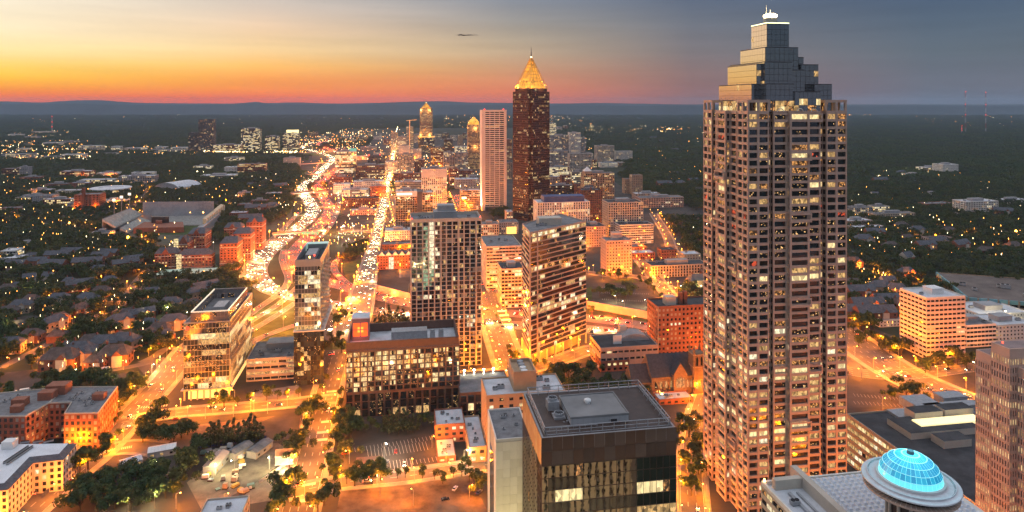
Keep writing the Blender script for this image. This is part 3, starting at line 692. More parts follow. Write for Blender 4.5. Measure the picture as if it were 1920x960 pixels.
    # mirrored glass steps of the crown: each step a cluster of blocks with its own grid of panes
    def glassblock(s0, t0, s1, t1, z0, z1, lowlit=False):
        p = [L(s0, t0), L(s1, t0), L(s1, t1), L(s0, t1)]
        b = MB(); b.prism(inset(p, .12), z0 - .5, z1); 
        B = b.build('crown_block', BRONZE, T)
        nz = max(1, round((z1 - z0) / 3.0))
        for (pa, pb) in ((p[0], p[1]), (p[3], p[0]), (p[1], p[2])):
            dx, dy = pb[0] - pa[0], pb[1] - pa[1]; LL = math.hypot(dx, dy); uu = (dx / LL, dy / LL); nb_ = max(1, round(LL / 2.6))
            for i in range(nb_):
                for k in range(nz):
                    mm = G_MIRR
                    if lowlit and k < 2 and random.random() < .6: mm = random.choice([W_MID, W_MID, W_LOW, W_HI])
                    elif random.random() < .012: mm = W_MID
                    o = bpy.data.objects.new('pane', pane_mesh(mm)); COL.objects.link(o); o.parent = B
                    q = off(pa, uu, (i + .5) * LL / nb_)
                    o.location = (*q, z0 + (k + .5) * (z1 - z0) / nz); o.rotation_euler = (0, 0, math.atan2(dy, dx))
                    o.scale = (LL / nb_ - .12, .12, (z1 - z0) / nz - .12)
        b = MB(); b.prism(inset(p, -.06), z1, z1 + .45); b.build('coping', DGREY, B)
    Z = ztop
    for a_ in ((10, 2, 24, 48), (24, 1, 37, 48), (6, 8, 12, 44), (37, 6, 46, 44)): glassblock(a_[0], a_[1], a_[2], a_[3], Z + .5, Z + 14.5 - (4 if a_[0] == 24 else 0), True)
    for a_ in ((9, 9, 20, 40), (20, 8, 33, 42), (33, 11, 42, 40), (12, 7, 26, 44)): glassblock(*a_, Z + 10, Z + (25 if a_[0] in (9, 33) else 26 if a_[0] == 12 else 22))
    glassblock(15, 12, 32, 38, Z + 21, Z + 34); glassblock(28, 14, 36, 36, Z + 20, Z + 29)
    glassblock(18.5, 17, 30, 33, Z + 33, Z + 47)
    # beacon on top
    cc = L(24.5, 25); b = MB(); b.lathe(cc, [(3.6, Z + 47), (3.6, Z + 51), (3.2, Z + 51.4)], 20); B = b.build('beacon_drum', GREY, T)
    b = MB(); b.lathe(cc, [(3.0, Z + 51.4), (3.6, Z + 52.2), (3.6, Z + 52.9), (2.4, Z + 53.6)], 16); b.build('beacon_lamp', mat('beacon_glow', (1, 1, 1), emit=(1, .72, .3), es=14, var=0), B)
    b = MB(); b.tube((*off(cc, u, -2.4), Z + 51), (*off(cc, u, -2.4), Z + 58.5), .14); b.tube((*cc, Z + 53), (*cc, Z + 56), .2, .1); b.build('mast', METAL, B)
    b = MB(); q = [L(18.5, 17), L(30, 17), L(30, 33), L(18.5, 33)]; po, pi = inset(q, -.12), inset(q, .1)
    for i in range(4): j = (i + 1) % 4; b.prism([po[i], po[j], pi[j], pi[i]], Z + 47.46, Z + 47.9)
    b.build('light_strip', mat('crown_strip_glow', (1, 1, .8), emit=(.9, .95, .45), es=2.5, var=0), T)
    lt = bpy.data.lights.new('beacon_light', 'POINT'); lt.energy = 9000; lt.color = (1, .75, .4); lt.shadow_soft_size = 3
    o = link('beacon_light', lt, T, (*cc, Z + 56))
granite_tower()

# ------------------------------------------------------------------ dark bronze office tower with the open roof
def bronze_tower():
    unit_meshes()
    H = 100.0; y0 = F * (HC - H) / (822 - HY); c = ((1015 - 960) / F * y0, y0); u, v = frame(GA)
    W = reach(c, u, 1268); D = 35.0
    T = thing('office_tower', 'dark bronze glass office tower with railed roof and pale machine room', 'office tower', (*c, 0))
    poly = rect(W, D)
    zt = H - 9.5
    def litfn(e, j, k):
        if e == 0 and j == 19 and k in (2, 3, 4, 5): return W_HI
        if e == 0 and j == 19 and k in (14, 15, 16): return W_HI
        if e == 0 and j == 17 and k in (14, 15): return W_MID
        return None
    facade(T, poly, 0, zt, 22, 2.4, BRONZE, detail=2, band=.05, pier=.05, depth=.25, lit=.03, lits=[(W_MID, 1), (W_LOW, 2)], darks=[(G_MDRK, 8), (G_BRON, 1)], litfn=litfn, core=METAL_D)
    # blind panel frieze
    b = MB(); b.prism(inset(poly, .3), zt, H - .1); b.build('frieze_wall', BRONZE, T)
    pm = {}
    for e in (0, 1, 3):
        a, q = poly[e], poly[(e + 1) % 4]; dx, dy = q[0] - a[0], q[1] - a[1]; LL = math.hypot(dx, dy); uu = (dx / LL, dy / LL); nbv = round(LL / 3.6)
        for i in range(nbv):
            for k in range(2):
                m = [BRONZE, mat('bronze_panel_pale', (.10, .07, .06), .5, .2, var=.15), mat('bronze_panel_rust', (.085, .048, .036), .5, .2, var=.15)][random.randrange(3)]
                o = link('frieze_panel', pane_mesh(m), T, (*off(a, uu, (i + .5) * LL / nbv, (uu[1], -uu[0]), -.22), zt + 2.5 + k * 4.7), math.atan2(dy, dx)); o.scale = (LL / nbv - .06, .22, 4.62)
    b = MB(); b.prism(inset(poly, 1.0), H - 3.6, H - 3.0); b.build('roof', ROOF_G, T)
    b = MB(); po, pi = inset(poly, .02), inset(poly, .9)
    for i in range(4): j = (i + 1) % 4; b.prism([po[i], po[j], pi[j], pi[i]], H - 4, H)
    b.build('parapet', GREY, T)
    # steel screen frame standing inside the parapet
    fr = inset(poly, 1.6)
    for e in range(4):
        a, q = fr[e], fr[(e + 1) % 4]; dx, dy = q[0] - a[0], q[1] - a[1]; LL = math.hypot(dx, dy); uu = (dx / LL, dy / LL); nn = (-uu[1], uu[0])
        b = MB()
        for zz in (H + .2, H + 1.4, H + 2.7): b.tube((*a, zz), (*q, zz), .11 if zz < H + 2 else .16, n=5)
        npst = round(LL / 4)
        for i in range(npst + 1):
            pp = off(a, uu, i * LL / npst)
            b.tube((*pp, H - 3), (*pp, H + 2.7), .13, n=5); b.tube((*pp, H + 2.2), (*off(pp, nn, 2.0), H - 3), .09, n=4)
        b.build('roof_rail', METAL, T)
    # machine room and cooling towers
    L = lambda s, t: off((0, 0), u, s, v, t)
    p = [L(12, 7.5), L(33, 7.5), L(33, 25), L(12, 25)]; b = MB(); b.prism(p, H - 3, H + 2.2); b.build('machine_room', mat('pale_cladding', (.40, .41, .43), .6, var=.08), T)
    b = MB(); b.prism(inset(p, .3), H + 2.2, H + 2.35); po, pi = inset(p, -.15), inset(p, .28)
    for i in range(4): j = (i + 1) % 4; b.prism([po[i], po[j], pi[j], pi[i]], H + 2.0, H + 2.7)
    b.build('machine_room_roof', mat('grey_flat_roof', (.22, .22, .225), .9, var=.15, scale=.1), T)
    for s in range(11):
        q = MB(); q.box(L(12.6 + s * 1.9, 7.42), u, .12, v, .1, H - 2.9, H + 1.9); q.build('cladding_rib', METAL, T)
    q = MB(); q.lathe(L(21, 18), [(.9, H + 2.3), (.9, H + 3.1), (1.3, H + 3.1), (1.2, H + 3.7), (.3, H + 4.1)], 12); q.build('roof_vent', WHITE, T)
    q = MB(); q.box(L(26.5, 7.3), u, 2.2, v, .2, H - 2.9, H + .9); q.build('louvre_door', METAL_D, T)
    for (s, t, hh) in ((6.5, 19, 6.0), (7.2, 12, 3.6)):
        q = MB(); q.box(L(s, t), u, 4.2, v, 4.2, H - 1.6, H - 3 + hh, 0)
        for (i, k) in ((.2, .2), (3.6, .2), (3.6, 3.6), (.2, 3.6)): q.box(L(s + i, t + k), u, .4, v, .4, H - 3, H - 1.6, 1)
        q.lathe(L(s + 2.1, t + 2.1), [(1.8, H - 3 + hh), (1.8, H - 2 + hh), (1.55, H - 2 + hh), (1.55, H - 2.8 + hh)], 16, 0)
        for k in range(6): q.tube((*L(s + 2.1, t + 2.1), H - 2.2 + hh), (*L(s + 2.1 + 1.5 * math.cos(k * 1.047), t + 2.1 + 1.5 * math.sin(k * 1.047)), H - 2.2 + hh), .12, n=4, m=1)
        q.build('cooling_tower', [METAL, METAL_D], T)
    q = MB()
    for s in range(9): q.tube((*L(4 + s * 2.1, 5.2), H - 3), (*L(4 + s * 2.1, 5.2), H + .6), .07, n=4)
    for zz in (H - 1.8, H - .6, H + .6): q.tube((*L(4, 5.2), zz), (*L(21, 5.2), zz), .08, n=4)
    q.build('inner_rail', METAL, T)
    for k in range(14): o = link('rooftop_unit', UNITS[k % 3], T, (*(L(random.uniform(12, 40), random.uniform(27, 31)) if k % 2 else L(35 + (k % 3) * 2.2, 4 + k * 1.9)), H - 3), GA); o.scale = (.5, .5, .55)
    q = MB(); q.tube((*L(10.5, 16), H - 2.2), (*L(10.5, 29), H - 2.2), .3); q.tube((*L(10.5, 29), H - 2.2), (*L(36, 29), H - 2.2), .3); q.tube((*L(35, 29), H - 2.5), (*L(35, 6), H - 2.5), .16); q.build('roof_pipe', METAL, T)
    for k in range(4):
        q = MB(); q.tube((*L(8 + k * 1.1, 10), H - 3), (*L(8 + k * 1.1, 10), H - .5 + .3 * k), .3, n=8); q.build('vent_pipe', METAL, T)
    # pale concrete stair slab standing beside it
    H2 = 75.0; y1 = F * (HC - H2) / (828 - HY); c2 = ((930 - 960) / F * y1, y1)
    W2 = reach(c2, u, 996); T2 = thing('concrete_tower', 'pale windowless concrete tower beside the dark bronze office tower', 'tower', (*c2, 0))
    p2 = rect(W2, 27); b = MB(); b.prism(inset(p2, .25), 0, H2 - .1); b.build('wall', STONE_CREAM, T2)
    for e in (0, 3):
        a, q = p2[e], p2[(e + 1) % 4]; dx, dy = q[0] - a[0], q[1] - a[1]; LL = math.hypot(dx, dy); uu = (dx / LL, dy / LL); nbv = round(LL / (3.2 if e == 0 else 6.6))
        for k in range(20):
            for i in range(nbv):
                if e == 3 and i in (1, 2) : continue
                o = link('wall_panel', pane_mesh([mat('cream_panel', (.76, .70, .56), .7, var=.12), mat('cream_panel_pale', (.84, .78, .64), .7, var=.1)][random.randrange(2)]), T2, (*off(a, uu, (i + .5) * LL / nbv, (uu[1], -uu[0]), -.2), H2 - .5 - (k + .5) * 3.6), math.atan2(dy, dx)); o.scale = (LL / nbv - .05, .2, 3.55)
    for k in range(2):
        a, q = p2[3], p2[0]; dx, dy = q[0] - a[0], q[1] - a[1]; LL = math.hypot(dx, dy); uu = (dx / LL, dy / LL)
        o = link('window_strip', pane_mesh(G_BLUE), T2, (*off(a, uu, LL * (.375 + .25 * k), (uu[1], -uu[0]), -.2), H2 / 2 - 4), math.atan2(dy, dx)); o.scale = (LL * .17, .1, H2 - 12)
    roof(T2, p2, H2, ROOF_G, .8, STONE_WHITE); rooftop(T2, p2, H2, 5, None, sc=.5)
bronze_tower()

# ------------------------------------------------------------------ hotel with the flying-saucer restaurant
def dome_hotel():
    u, v = frame(GA); z = 75.0
    y0 = F * (HC - z) / (912 - HY); c = ((1430 - 960) / F * y0, y0)          # west corner of the roof that shows
    T = thing('hotel', 'beige hotel with white skylight grid roof below the blue saucer dome', 'hotel', (c[0], c[1], 0))
    L = lambda s, t: off((0, 0), u, s, v, t)
    p = [L(0, -70), L(63.4, -70), L(63.4, 1), L(0, 1)]
    facade(T, p, 0, z, 22, 3.6, STONE_TAN, detail=1, band=.45, pier=.1, lit=.3, proud='bands')
    roof(T, p, z, ROOF_W, 1.5, STONE_WHITE, thick=.8)
    # raised skylight deck
    dk = [L(16, -64), L(62.4, -64), L(62.4, -1), L(16, -1)]
    b = MB(); b.prism(dk, z + .1, z + 1.6); b.build('skylight_deck', STONE_WHITE, T)
    b = MB(); b.box(L(13.2, -64), u, 2.4, v, 68, z + .1, z + 4.2); b.build('beam_wall', STONE_CREAM, T)
    b = MB(); b.box(L(3, -3.4), u, 10.1, v, 2.2, z + .1, z + 3.6); b.build('beam_wall', STONE_CREAM, T)
    q = MB(); q.taper([(-.82, -.82), (.82, -.82), (.82, .82), (-.82, .82)], [(-.5, -.5), (.5, -.5), (.5, .5), (-.5, .5)], 0, .75); sk = q.mesh('skylight', mat('skylight_plastic', (.62, .66, .74), .35, var=.08, spec=.6))
    for i in range(19):
        for k in range(26):
            if i * 26 + k >= 299 + 400: continue
            s, t = 17.6 + i * 2.35, -2.4 - k * 2.2
            w = off(c, u, s, v, t)
            if pix(w[0], w[1], z + 1.8)[1] > 985: continue
            link('skylight', sk, T, (*L(s, t), z + 1.6), GA)
    q = MB(); q.box(L(6, -34), u, 1.1, v, 28, z + .1, z + .9); q.box(L(9.2, -34), u, .7, v, 28, z + .1, z + .7); q.build('duct', METAL, T)
    o = link('rooftop_unit', UNITS[0], T, (*L(5, -12), z + .06), GA)
    q = MB(); q.lathe(L(.8, .2), [(.3, z + 1.5), (.3, z + 2.4), (.1, z + 2.6)], 8); q.build('warning_lamp', LAMP_O, T)
    # saucer restaurant
    zs = 96.0; ys = F * (HC - zs) / (897 - HY); cs = ((1707 - 960) / F * ys, ys); R0 = 82 / F * ys
    P = thing('saucer_restaurant', 'round saucer restaurant with glowing turquoise glass dome above the hotel', 'restaurant', (*cs, 0))
    b = MB(); b.lathe((0, 0), [(6.0, z), (6.0, zs - 5)], 24); b.build('stem', BRONZE, P)
    b = MB()
    for k in range(12):
        a = 2 * math.pi * k / 12; b.tube((6.4 * math.cos(a), 6.4 * math.sin(a), z), (6.4 * math.cos(a), 6.4 * math.sin(a), zs - 4.5), .5, n=8)
    tag(b.build('stem_column', STONE_CREAM, P), kind='stuff')
    b = MB(); b.lathe((0, 0), [(6, zs - 6.2), (R0 * .8, zs - 3.6), (R0 * .97, zs - 3.0), (R0 * .97, zs - 2.5), (R0 * .84, zs - 2.3)], 64); b.build('underside', STONE_PINK, P)
    for k in range(60): a = 2 * math.pi * k / 60; q = MB(); q.tube((R0 * .85 * math.cos(a), R0 * .85 * math.sin(a), zs - 2.2), (R0 * .965 * math.cos(a), R0 * .965 * math.sin(a), zs - 2.4), .09, n=4); q.build('ring_slat', STONE_WHITE, P)
    b = MB(); b.lathe((0, 0), [(R0 * .84, zs - 2.3), (R0 * .84, zs - .7)], 64); b.build('window_ring', G_BRON, P)
    b = MB(); b.lathe((0, 0), [(R0, zs - .7), (R0, zs - .35), (R0 * .99, zs - .25), (R0 * .885, zs - .1), (R0 * .885, zs + .45), (R0 * .872, zs + .45), (R0 * .87, zs + .0), (R0 * .66, zs + .15)], 96); b.build('disc_roof', mat('saucer_roof', (.60, .62, .66), .45, var=.10, scale=.4), P)
    b = MB(); b.lathe((0, 0), [(R0 * .70, zs + .05), (R0 * .70, zs + .9), (R0 * .64, zs + 1.0)], 96); b.build('dome_kerb', mat('saucer_kerb', (.58, .57, .58), .6, var=.08), P)
    for k in range(24):
        a = 2 * math.pi * k / 24; q = MB(); q.tube((R0 * .855 * math.cos(a), R0 * .855 * math.sin(a), zs + .05), (R0 * .855 * math.cos(a + .2), R0 * .855 * math.sin(a + .2), zs + .1), .07, n=4); q.build('rail', METAL, P)
    rd = R0 * .645; hd = 6.9; rows = [0, .16, .33, .5, .66, .81, .93]
    prof = [(rd * math.cos(t * math.pi / 2), zs + .95 + hd * math.sin(t * math.pi / 2)) for t in rows]
    gl = mat('dome_glass_glow', (.05, .45, .6), .1, emit=(.0, .24, .55), es=.45, var=0, spec=.8); gb = mat('dome_glass_bright', (.2, .7, .75), .1, emit=(.14, .76, .86), es=.75, var=0, spec=.8)
    gm = [gb, gl, gl, mat('dome_glass_mid', (.05, .5, .62), .1, emit=(.01, .38, .66), es=.5, var=0, spec=.8)]
    for j in range(len(prof) - 1):
        (r1, z1), (r2, z2) = prof[j], prof[j + 1]; nseg = 36
        for mi, mm in enumerate(gm[:3] if j else gm[:1]):
            q = MB(); da_ = 2 * math.pi / nseg; e = .06
            q.quad((r1, -r1 * math.sin(da_ / 2) + e, z1), (r1, r1 * math.sin(da_ / 2) - e, z1), (r2, r2 * math.sin(da_ / 2) - e, z2), (r2, -r2 * math.sin(da_ / 2) + e, z2))
            if j == 0: ms = [q.mesh('dome_pane', gb)] * 4
            elif mi == 0: ms = [q.mesh('dome_pane', x) for x in (gl, gm[3], gl, gb)]
        for k in range(nseg):
            link('dome_pane', ms[random.choice([0, 0, 1, 1, 2, 3 if j < 1 else 0])], P, (0, 0, 0), 2 * math.pi * (k + .5) / nseg)
        b = MB(); b.lathe((0, 0), [(r1 - .08, z1 - .07), (r1 + .08, z1 - .07), (r1 + .08, z1 + .07), (r1 - .08, z1 + .07)], 48)
        b.build('dome_ring', mat('dome_rib', (.55, .75, .78), .4, emit=(.2, .9, .97), es=.5, var=0), P)
    b = MB(); b.lathe((0, 0), [(prof[-1][0] + .1, prof[-1][1] - .1), (1.0, prof[-1][1] + .5), (.9, prof[-1][1] + .9)], 24); b.build('dome_cap', DGREY, P)
    lt = bpy.data.lights.new('dome_light', 'POINT'); lt.energy = 4000; lt.color = (.1, .8, 1); lt.shadow_soft_size = 4; link('dome_light', lt, P, (0, 0, zs + 13))
    # low slab block of the market hall behind
    hz = 28.0; yb = F * (HC - hz) / (778 - HY); cb = ((1588 - 960) / F * yb, yb)
    T = thing('trade_hall', 'long beige banded trade hall with dark flat roof and glowing skylight', 'building', (*off(cb, v, -100), 0))
    p = rect(150, 100); facade(T, p, 0, hz, 6, 3.2, STONE_TAN, detail=2, band=.5, pier=.06, lit=.75, proud='bands', lits=[(W_HI, 4), (W_MID, 4), (W_COOL, 1)])
    roof(T, p, hz, ROOF_D, .9, STONE_TAN)
    def blk(nm, x0, y0, x1, y1, zt, m, top=None):      # by photo pixels of the roof surface
        q0 = g(x0, y0, hz); ll = off((0, 0), u, 0); s = (q0[0] - T.location.x, q0[1] - T.location.y)
        w = reach(q0, u, x1); yy = F * (HC - hz) / (y1 - HY); d_ = yy - q0[1]
        b = MB(); b.box(s, u, w, v, d_, hz + .05, hz + zt, 0, 1 if top else None)
        if top: b.build(nm, [m, top], T)
        else: b.build(nm, m, T)
    blk('roof_house', 1708, 825, 1840, 795, 3.5, STONE_CREAM, ROOF_D); blk('roof_house', 1770, 842, 1822, 826, 4.0, STONE_CREAM, ROOF_D)
    blk('skylight_strip', 1728, 812, 1845, 800, 4.2, mat('skylight_glow', (1, .9, .6), emit=(1, .8, .35), es=.9, var=.0))
    blk('roof_house', 1716, 798, 1768, 785, 7.0, STONE_CREAM, ROOF_D); blk('roof_house', 1772, 792, 1825, 780, 7.0, STONE_CREAM, ROOF_D)
    blk('plant_unit', 1690, 790, 1830, 772, 1.6, METAL); blk('plant_unit', 1718, 777, 1765, 757, 5, METAL); blk('plant_unit', 1745, 782, 1840, 772, 5, METAL); blk('plant_unit', 1770, 762, 1815, 750, 5, METAL)
unit_meshes()
dome_hotel()

# ------------------------------------------------------------------ rose concrete tower cut by the frame
def rose_tower():
    u, v = frame(GA); T0 = g(1893, 193 + 265000 / 262)
    T = thing('office_tower', 'stepped rose concrete office tower with narrow ribbed windows next to the hotel', 'office tower', (*T0, 0))
    H = HC - (655 - HY) * T0[1] / F; L = lambda s, t: off((0, 0), u, s, v, t)
    for (s, t, w, d, h) in ((0, 0, 40, 8.5, H), (.6, 8.6, 40, 7.8, H - 6), (3.4, -12.1, 40, 12, H - 7)):
        p = rect(w, d, GA, s, t)
        facade(T, p, 0, h - 3.5, round((h - 3.5) / 3.4), 1.15, mat('rose_concrete', (.62, .40, .31), .7, var=.06), detail=2 if s == 0 else 1, band=.34, pier=.5, depth=.45, lit=.36, lits=[(W_HI, 6), (W_MID, 4)], darks=[(G_DARK, 1)], corr=1, run=.75)
        b = MB(); b.prism(inset(p, .1), h - 3.5, h); b.build('parapet_wall', MATS['rose_concrete'], T)
        b = MB(); b.prism(inset(p, .8), h, h + .1); b.build('roof', mat('rose_roof', (.30, .22, .21), .8, var=.15), T)
    q = MB(); q.lathe(L(3, 6), [(.25, H), (.25, H + .6), (.1, H + .8)], 8); q.build('warning_lamp', LAMP_R, T)
rose_tower()
for k in range(7): LAMPS.append((183 - k * 1.4 + (k % 2) * 12, 246 + k * 9, 0, 11, 'o', 0.0))  # unseen lamps added to warm the west face of the rose tower

# ------------------------------------------------------------------ ribbed concrete block below the frame: it is seen only mirrored in the bronze tower
T = thing('office_block', 'ribbed concrete office block mirrored in the dark bronze glass front', 'office building', (2, 108, 0)); H = 92.0; u, v = frame(GA); L = lambda s, t: off((0, 0), u, s, v, t)
b = MB(); b.prism(rect(84, 44), 0, H); b.build('wall', DGREY, T)
for k in range(25):
    b = MB(); b.box(L(k * 3.3 + .2, 43.9), u, 1.9, v, .8, 0, H + 1); b.build('rib', mat('green_grey_stone', (.36, .34, .26), .7, var=.15), T)
for k in range(24):
    for j in range(22): o = link('window', pane_mesh(random.choice([G_DARK, G_BLUE, G_DARK, W_GLINT, W_MID] if random.random() < .4 else [G_DARK, G_BRON])), T, (*L(k * 3.3 + 2.8, 44.06), 3 + j * 4.0), GA); o.scale = (1.3, .1, 2.6)
for k in range(5): LAMPS.append((6 + k * 17, 182 + k * 3, 0, 14, 'w', 0.0)); LAMPS.append((-34 + k * 9, 236 + k * 2, 0, 12, 'y', 0.0))  # unseen lamps added to brighten the mirrored block and the pale concrete tower
roof(T, rect(84, 44), H, ROOF_G, 1, GREY); rooftop(T, rect(84, 44), H, 5, (.3, .3, .4, .4, 5))
# ------------------------------------------------------------------ brown granite office block with the red lit cube
T, c, W, D, H, P = tower('office_block', 'brown granite office block with white roof and red lit cube turret', 'office building', 648, 862, 785, 662, D=40, wall=BROWN, floors=8, bay=4.75, lit=0, base=17,
    detail=2, band=.16, pier=.22, split=3, depth=.8, roofm=ROOF_W, par=1.2, units=0, core=METAL_D,
    run=.62, litfn=lambda e, j, k: (None if random.random() > [.1, .22, .35, .2, .75, .42, .55, .7][j] * (1.1 if k < 9 else .6) else random.choice([W_HI, W_HI, W_MID, W_MID])), darks=[(G_DARK, 3), (G_BLUE, 2), (W_GLINT, 2)])
u, v = frame(GA); L = lambda s, t: off((0, 0), u, s, v, t)
p = rect(W - 1, 38, GA, .5, .6); b = MB(); po, pi = inset(p, 0), inset(p, 1.0)
for i in range(4): j = (i + 1) % 4; b.prism([po[i], po[j], pi[j], pi[i]], H + 1.2, H + 6.5)
b.build('screen_wall', BROWN, T)
for k in range(15):                                    # tall base windows between piers
    for r_ in range(3):
        o = link('base_window', pane_mesh(random.choice([G_DARK, G_BRON, W_GLINT, W_MID if r_ == 0 else G_BRON])), T, (*L((k + .5) * W / 15, .02), 2.8 + r_ * 5.2), GA); o.scale = (W / 15 * .72, .2, 4.6)
b = MB(); b.box(L(30, 14), u, 25, v, 9, H + .1, H + 7.5); b.build('machine_room', METAL, T)
for s in (57, 63): b = MB(); b.box(L(s, 15), u, 3.5, v, 4, H + .1, H + 6); b.lathe(L(s + 1.7, 17), [(1.5, H + 6), (1.5, H + 7)], 12); b.build('cooling_tower', METAL, T)
b = MB(); b.box(L(2.5, 22), u, 12, v, 12, H, H + 15.5); C_ = b.build('turret', mat('turret_stone', (.22, .17, .16), .7, var=.1), T)
b = MB(); b.box(L(2.2, 21.7), u, 12.6, v, 12.6, H + 15.5, H + 16.2); b.build('turret_roof', ROOF_W, C_)
RG = mat('red_lamp_panel', (1, .2, .05), emit=(1.0, .085, .012), es=1.0, var=0); RY = mat('amber_lamp_panel', (1, .5, .05), emit=(1.0, .42, .06), es=1.0, var=0)
for i in range(2):
    for k in range(2):
        o = link('lamp_panel', pane_mesh(RG), C_, (*L(5.7 + i * 5.4, 21.95), H + 5.4 + k * 5.0), GA); o.scale = (3.9 + .6, .1, 4.4)
        o = link('lamp_glow', pane_mesh(RY), C_, (*L(7.2 + i * 2.4, 21.8), H + 6.8 + k * 2.2), GA); o.scale = (1.6, .1, 1.5)
lt = bpy.data.lights.new('turret_light', 'POINT'); lt.energy = 2500; lt.color = (1, .12, .03); lt.shadow_soft_size = 1; link('turret_light', lt, T, (*L(8.5, 17), H + 6))
# low wing and parking deck beside it
T, c, W, D, H, P = tower('parking_deck', 'low brick parking deck wing with open grey roof deck', 'parking deck', 862, 960, 788, 741, D=34, wall=BROWN, floors=3, bay=5.2, lit=.25, detail=2, band=.16, pier=.25, roofm=mat('deck_concrete', (.24, .24, .25), .8, var=.2), units=0, par=1.3)
bl = MB()
for k in range(4): q = MB(); q.tube((*L(6 + k * 7, 32), H), (*L(6 + k * 7, 32), H + 3.5), .12); q.ab(-.6 + L(6 + k * 7, 32)[0], L(6 + k * 7, 32)[1] - .6, H + 3.4, L(6 + k * 7, 32)[0] + .6, L(6 + k * 7, 32)[1] + .6, H + 3.7); q.build('deck_lamp', [LAMP_W], T)

# ------------------------------------------------------------------ cream residential tower with the glazed corner shaft
def flats(e, j, k):
    if e == 0 and k in (3,) and j > 21: return W_COOL if j > 24 else random.choice([W_COOL, W_GRN])
    if e == 0 and k in (2,) and j > 17 and random.random() < .5: return W_GRN
    return None
T, c, W, D, H, P = tower('apartment_tower', 'tall cream framed apartment tower with lit glass corner shaft and dark windows', 'apartment tower', 770, 903, 692, 417, D=32, wall=STONE_CREAM, floors=34, bay=4.8, lit=.12, lits=HOME, detail=2, band=.14, pier=.22, split=2, depth=.7, units=6, house=(.32, .25, .35, .5, 6), litfn=flats, proud='piers', roofm=ROOF_G, par=2.5, core=DGREY, darks=[(G_DARK, 5), (G_BLUE, 4), (W_GLINT, 1), (BLIND, .8)])
for k in (0, 5, 8, 11):                                  # deeper ribs that part the front
    b = MB(); b.box(L(min(k * W / 12 * 1.0, W - 1), -.5), u, 1.0, v, .5, 0, H + 2.4); b.build('rib', STONE_CREAM, T)
b = MB(); b.box(L(22, 12), u, 14, v, 12, H + 6, H + 11); b.build('machine_room', GREY, T)
for s in (1, W - 1): b = MB(); b.lathe(L(s, 1), [(.4, H + 2.5), (.4, H + 3.2)], 8); b.build('warning_lamp', LAMP_R, T)
sl_ = MB(); sl_.ab(0, 0, -.12, 4.2, 1.4, .12); BM_ = sl_.mesh('balcony', STONE_CREAM)
for j in range(1, 34):
    for k in (1, 10): o = link('balcony', BM_, T, (*L(k * W / 12 + .3, -1.35), j * H / 34), GA)

# ------------------------------------------------------------------ slim glass apartment tower
T, c, W, D, H, P = tower('glass_tower', 'slim glass apartment tower with projecting balconies and a lit roof frame', 'apartment tower', 553, 601, 722, 500, D=62, wall=ALU, floors=26, bay=2.4, lit=.16, lits=[(W_HI, 3), (W_COOL, 3), (W_MID, 3), (W_GRN, 1)], detail=2, band=.1, pier=.07, depth=.25, units=4, house=(.2, .3, .5, .4, 4), roofm=ROOF_D, par=5.0, core=METAL_D,
    darks=[(glass('clear_glass_grey', (.16, .18, .19), .08, .3), 5), (G_BLUE, 3), (W_GLINT, 2)], run=.72, litfn=lambda e, j, k: (random.choice([W_HI, W_MID, W_MID, W_COOL, None]) if e == 0 and 15 <= j <= 24 and k > 0 and random.random() < .4 else None))
for j in range(4, 25):
    for t in (4, 16, 28, 40, 52):
        o = link('balcony', BM_, T, (*L(W + .0, t), j * H / 26), GA - math.pi / 2 + math.pi); o.scale = (1.0, 1.25, 1.2)
        o.location = (*L(W + 1.7, t), j * H / 26); o.rotation_euler = (0, 0, GA + math.pi / 2)
    o = link('balcony', BM_, T, (*L(-.1, 6), j * H / 26), GA + math.pi / 2)
b = MB(); b.box(L(-1.2, -1.5), u, W + 4, v, D + 2, 40, 40.7); b.build('terrace_slab', STONE_WHITE, T)
b = MB(); b.box(L(-.6, -1.0), u, W + 3, v, D + 1, 0, 40); b.build('lower_wall', METAL_D, T)
for k in range(11):
    for i in range(9):
        o = link('lower_pane', pane_mesh(random.choice([G_BLUE, G_DARK, G_DARK, G_BLUE, W_GLINT, W_GLINT] if random.random() < .9 else [W_MID])), T, (*L(-.6 + (i + .5) * (W + 3) / 9, -1.02), 1.8 + k * 3.6), GA); o.scale = ((W + 3) / 9 - .15, .1, 3.4)
for k in range(11):
    for i in range(18):
        o = link('lower_pane', pane_mesh(random.choice([G_BLUE, G_DARK, G_BRON])), T, (*L(W + 2.42, -1 + (i + .5) * (D + 1) / 18), 1.8 + k * 3.6), GA + math.pi / 2); o.scale = ((D + 1) / 18 - .2, .1, 3.3)
b = MB()
for k in range(7): b.box(L(.3, D - 8 + k * 1.2), u, W - .6, v, .3, H + 5.6, H + 5.9)
for (s, t) in ((.4, D - 8), (W - .9, D - 8), (.4, D - 1), (W - .9, D - 1)): b.box(L(s, t), u, .5, v, .5, H, H + 5.6)
b.build('roof_canopy', mat('canopy_lit', (.7, .8, .75), emit=(.6, .9, .75), es=.35, var=0), T)
b = MB(); b.lathe(L(W * .65, 16), [(.5, H + 4), (.5, H + 5)], 8); b.build('warning_lamp', LAMP_R, T); b = MB(); b.lathe(L(W * .5, 10), [(.5, H + 4), (.5, H + 5)], 8); b.build('roof_lamp', LAMP_O, T)

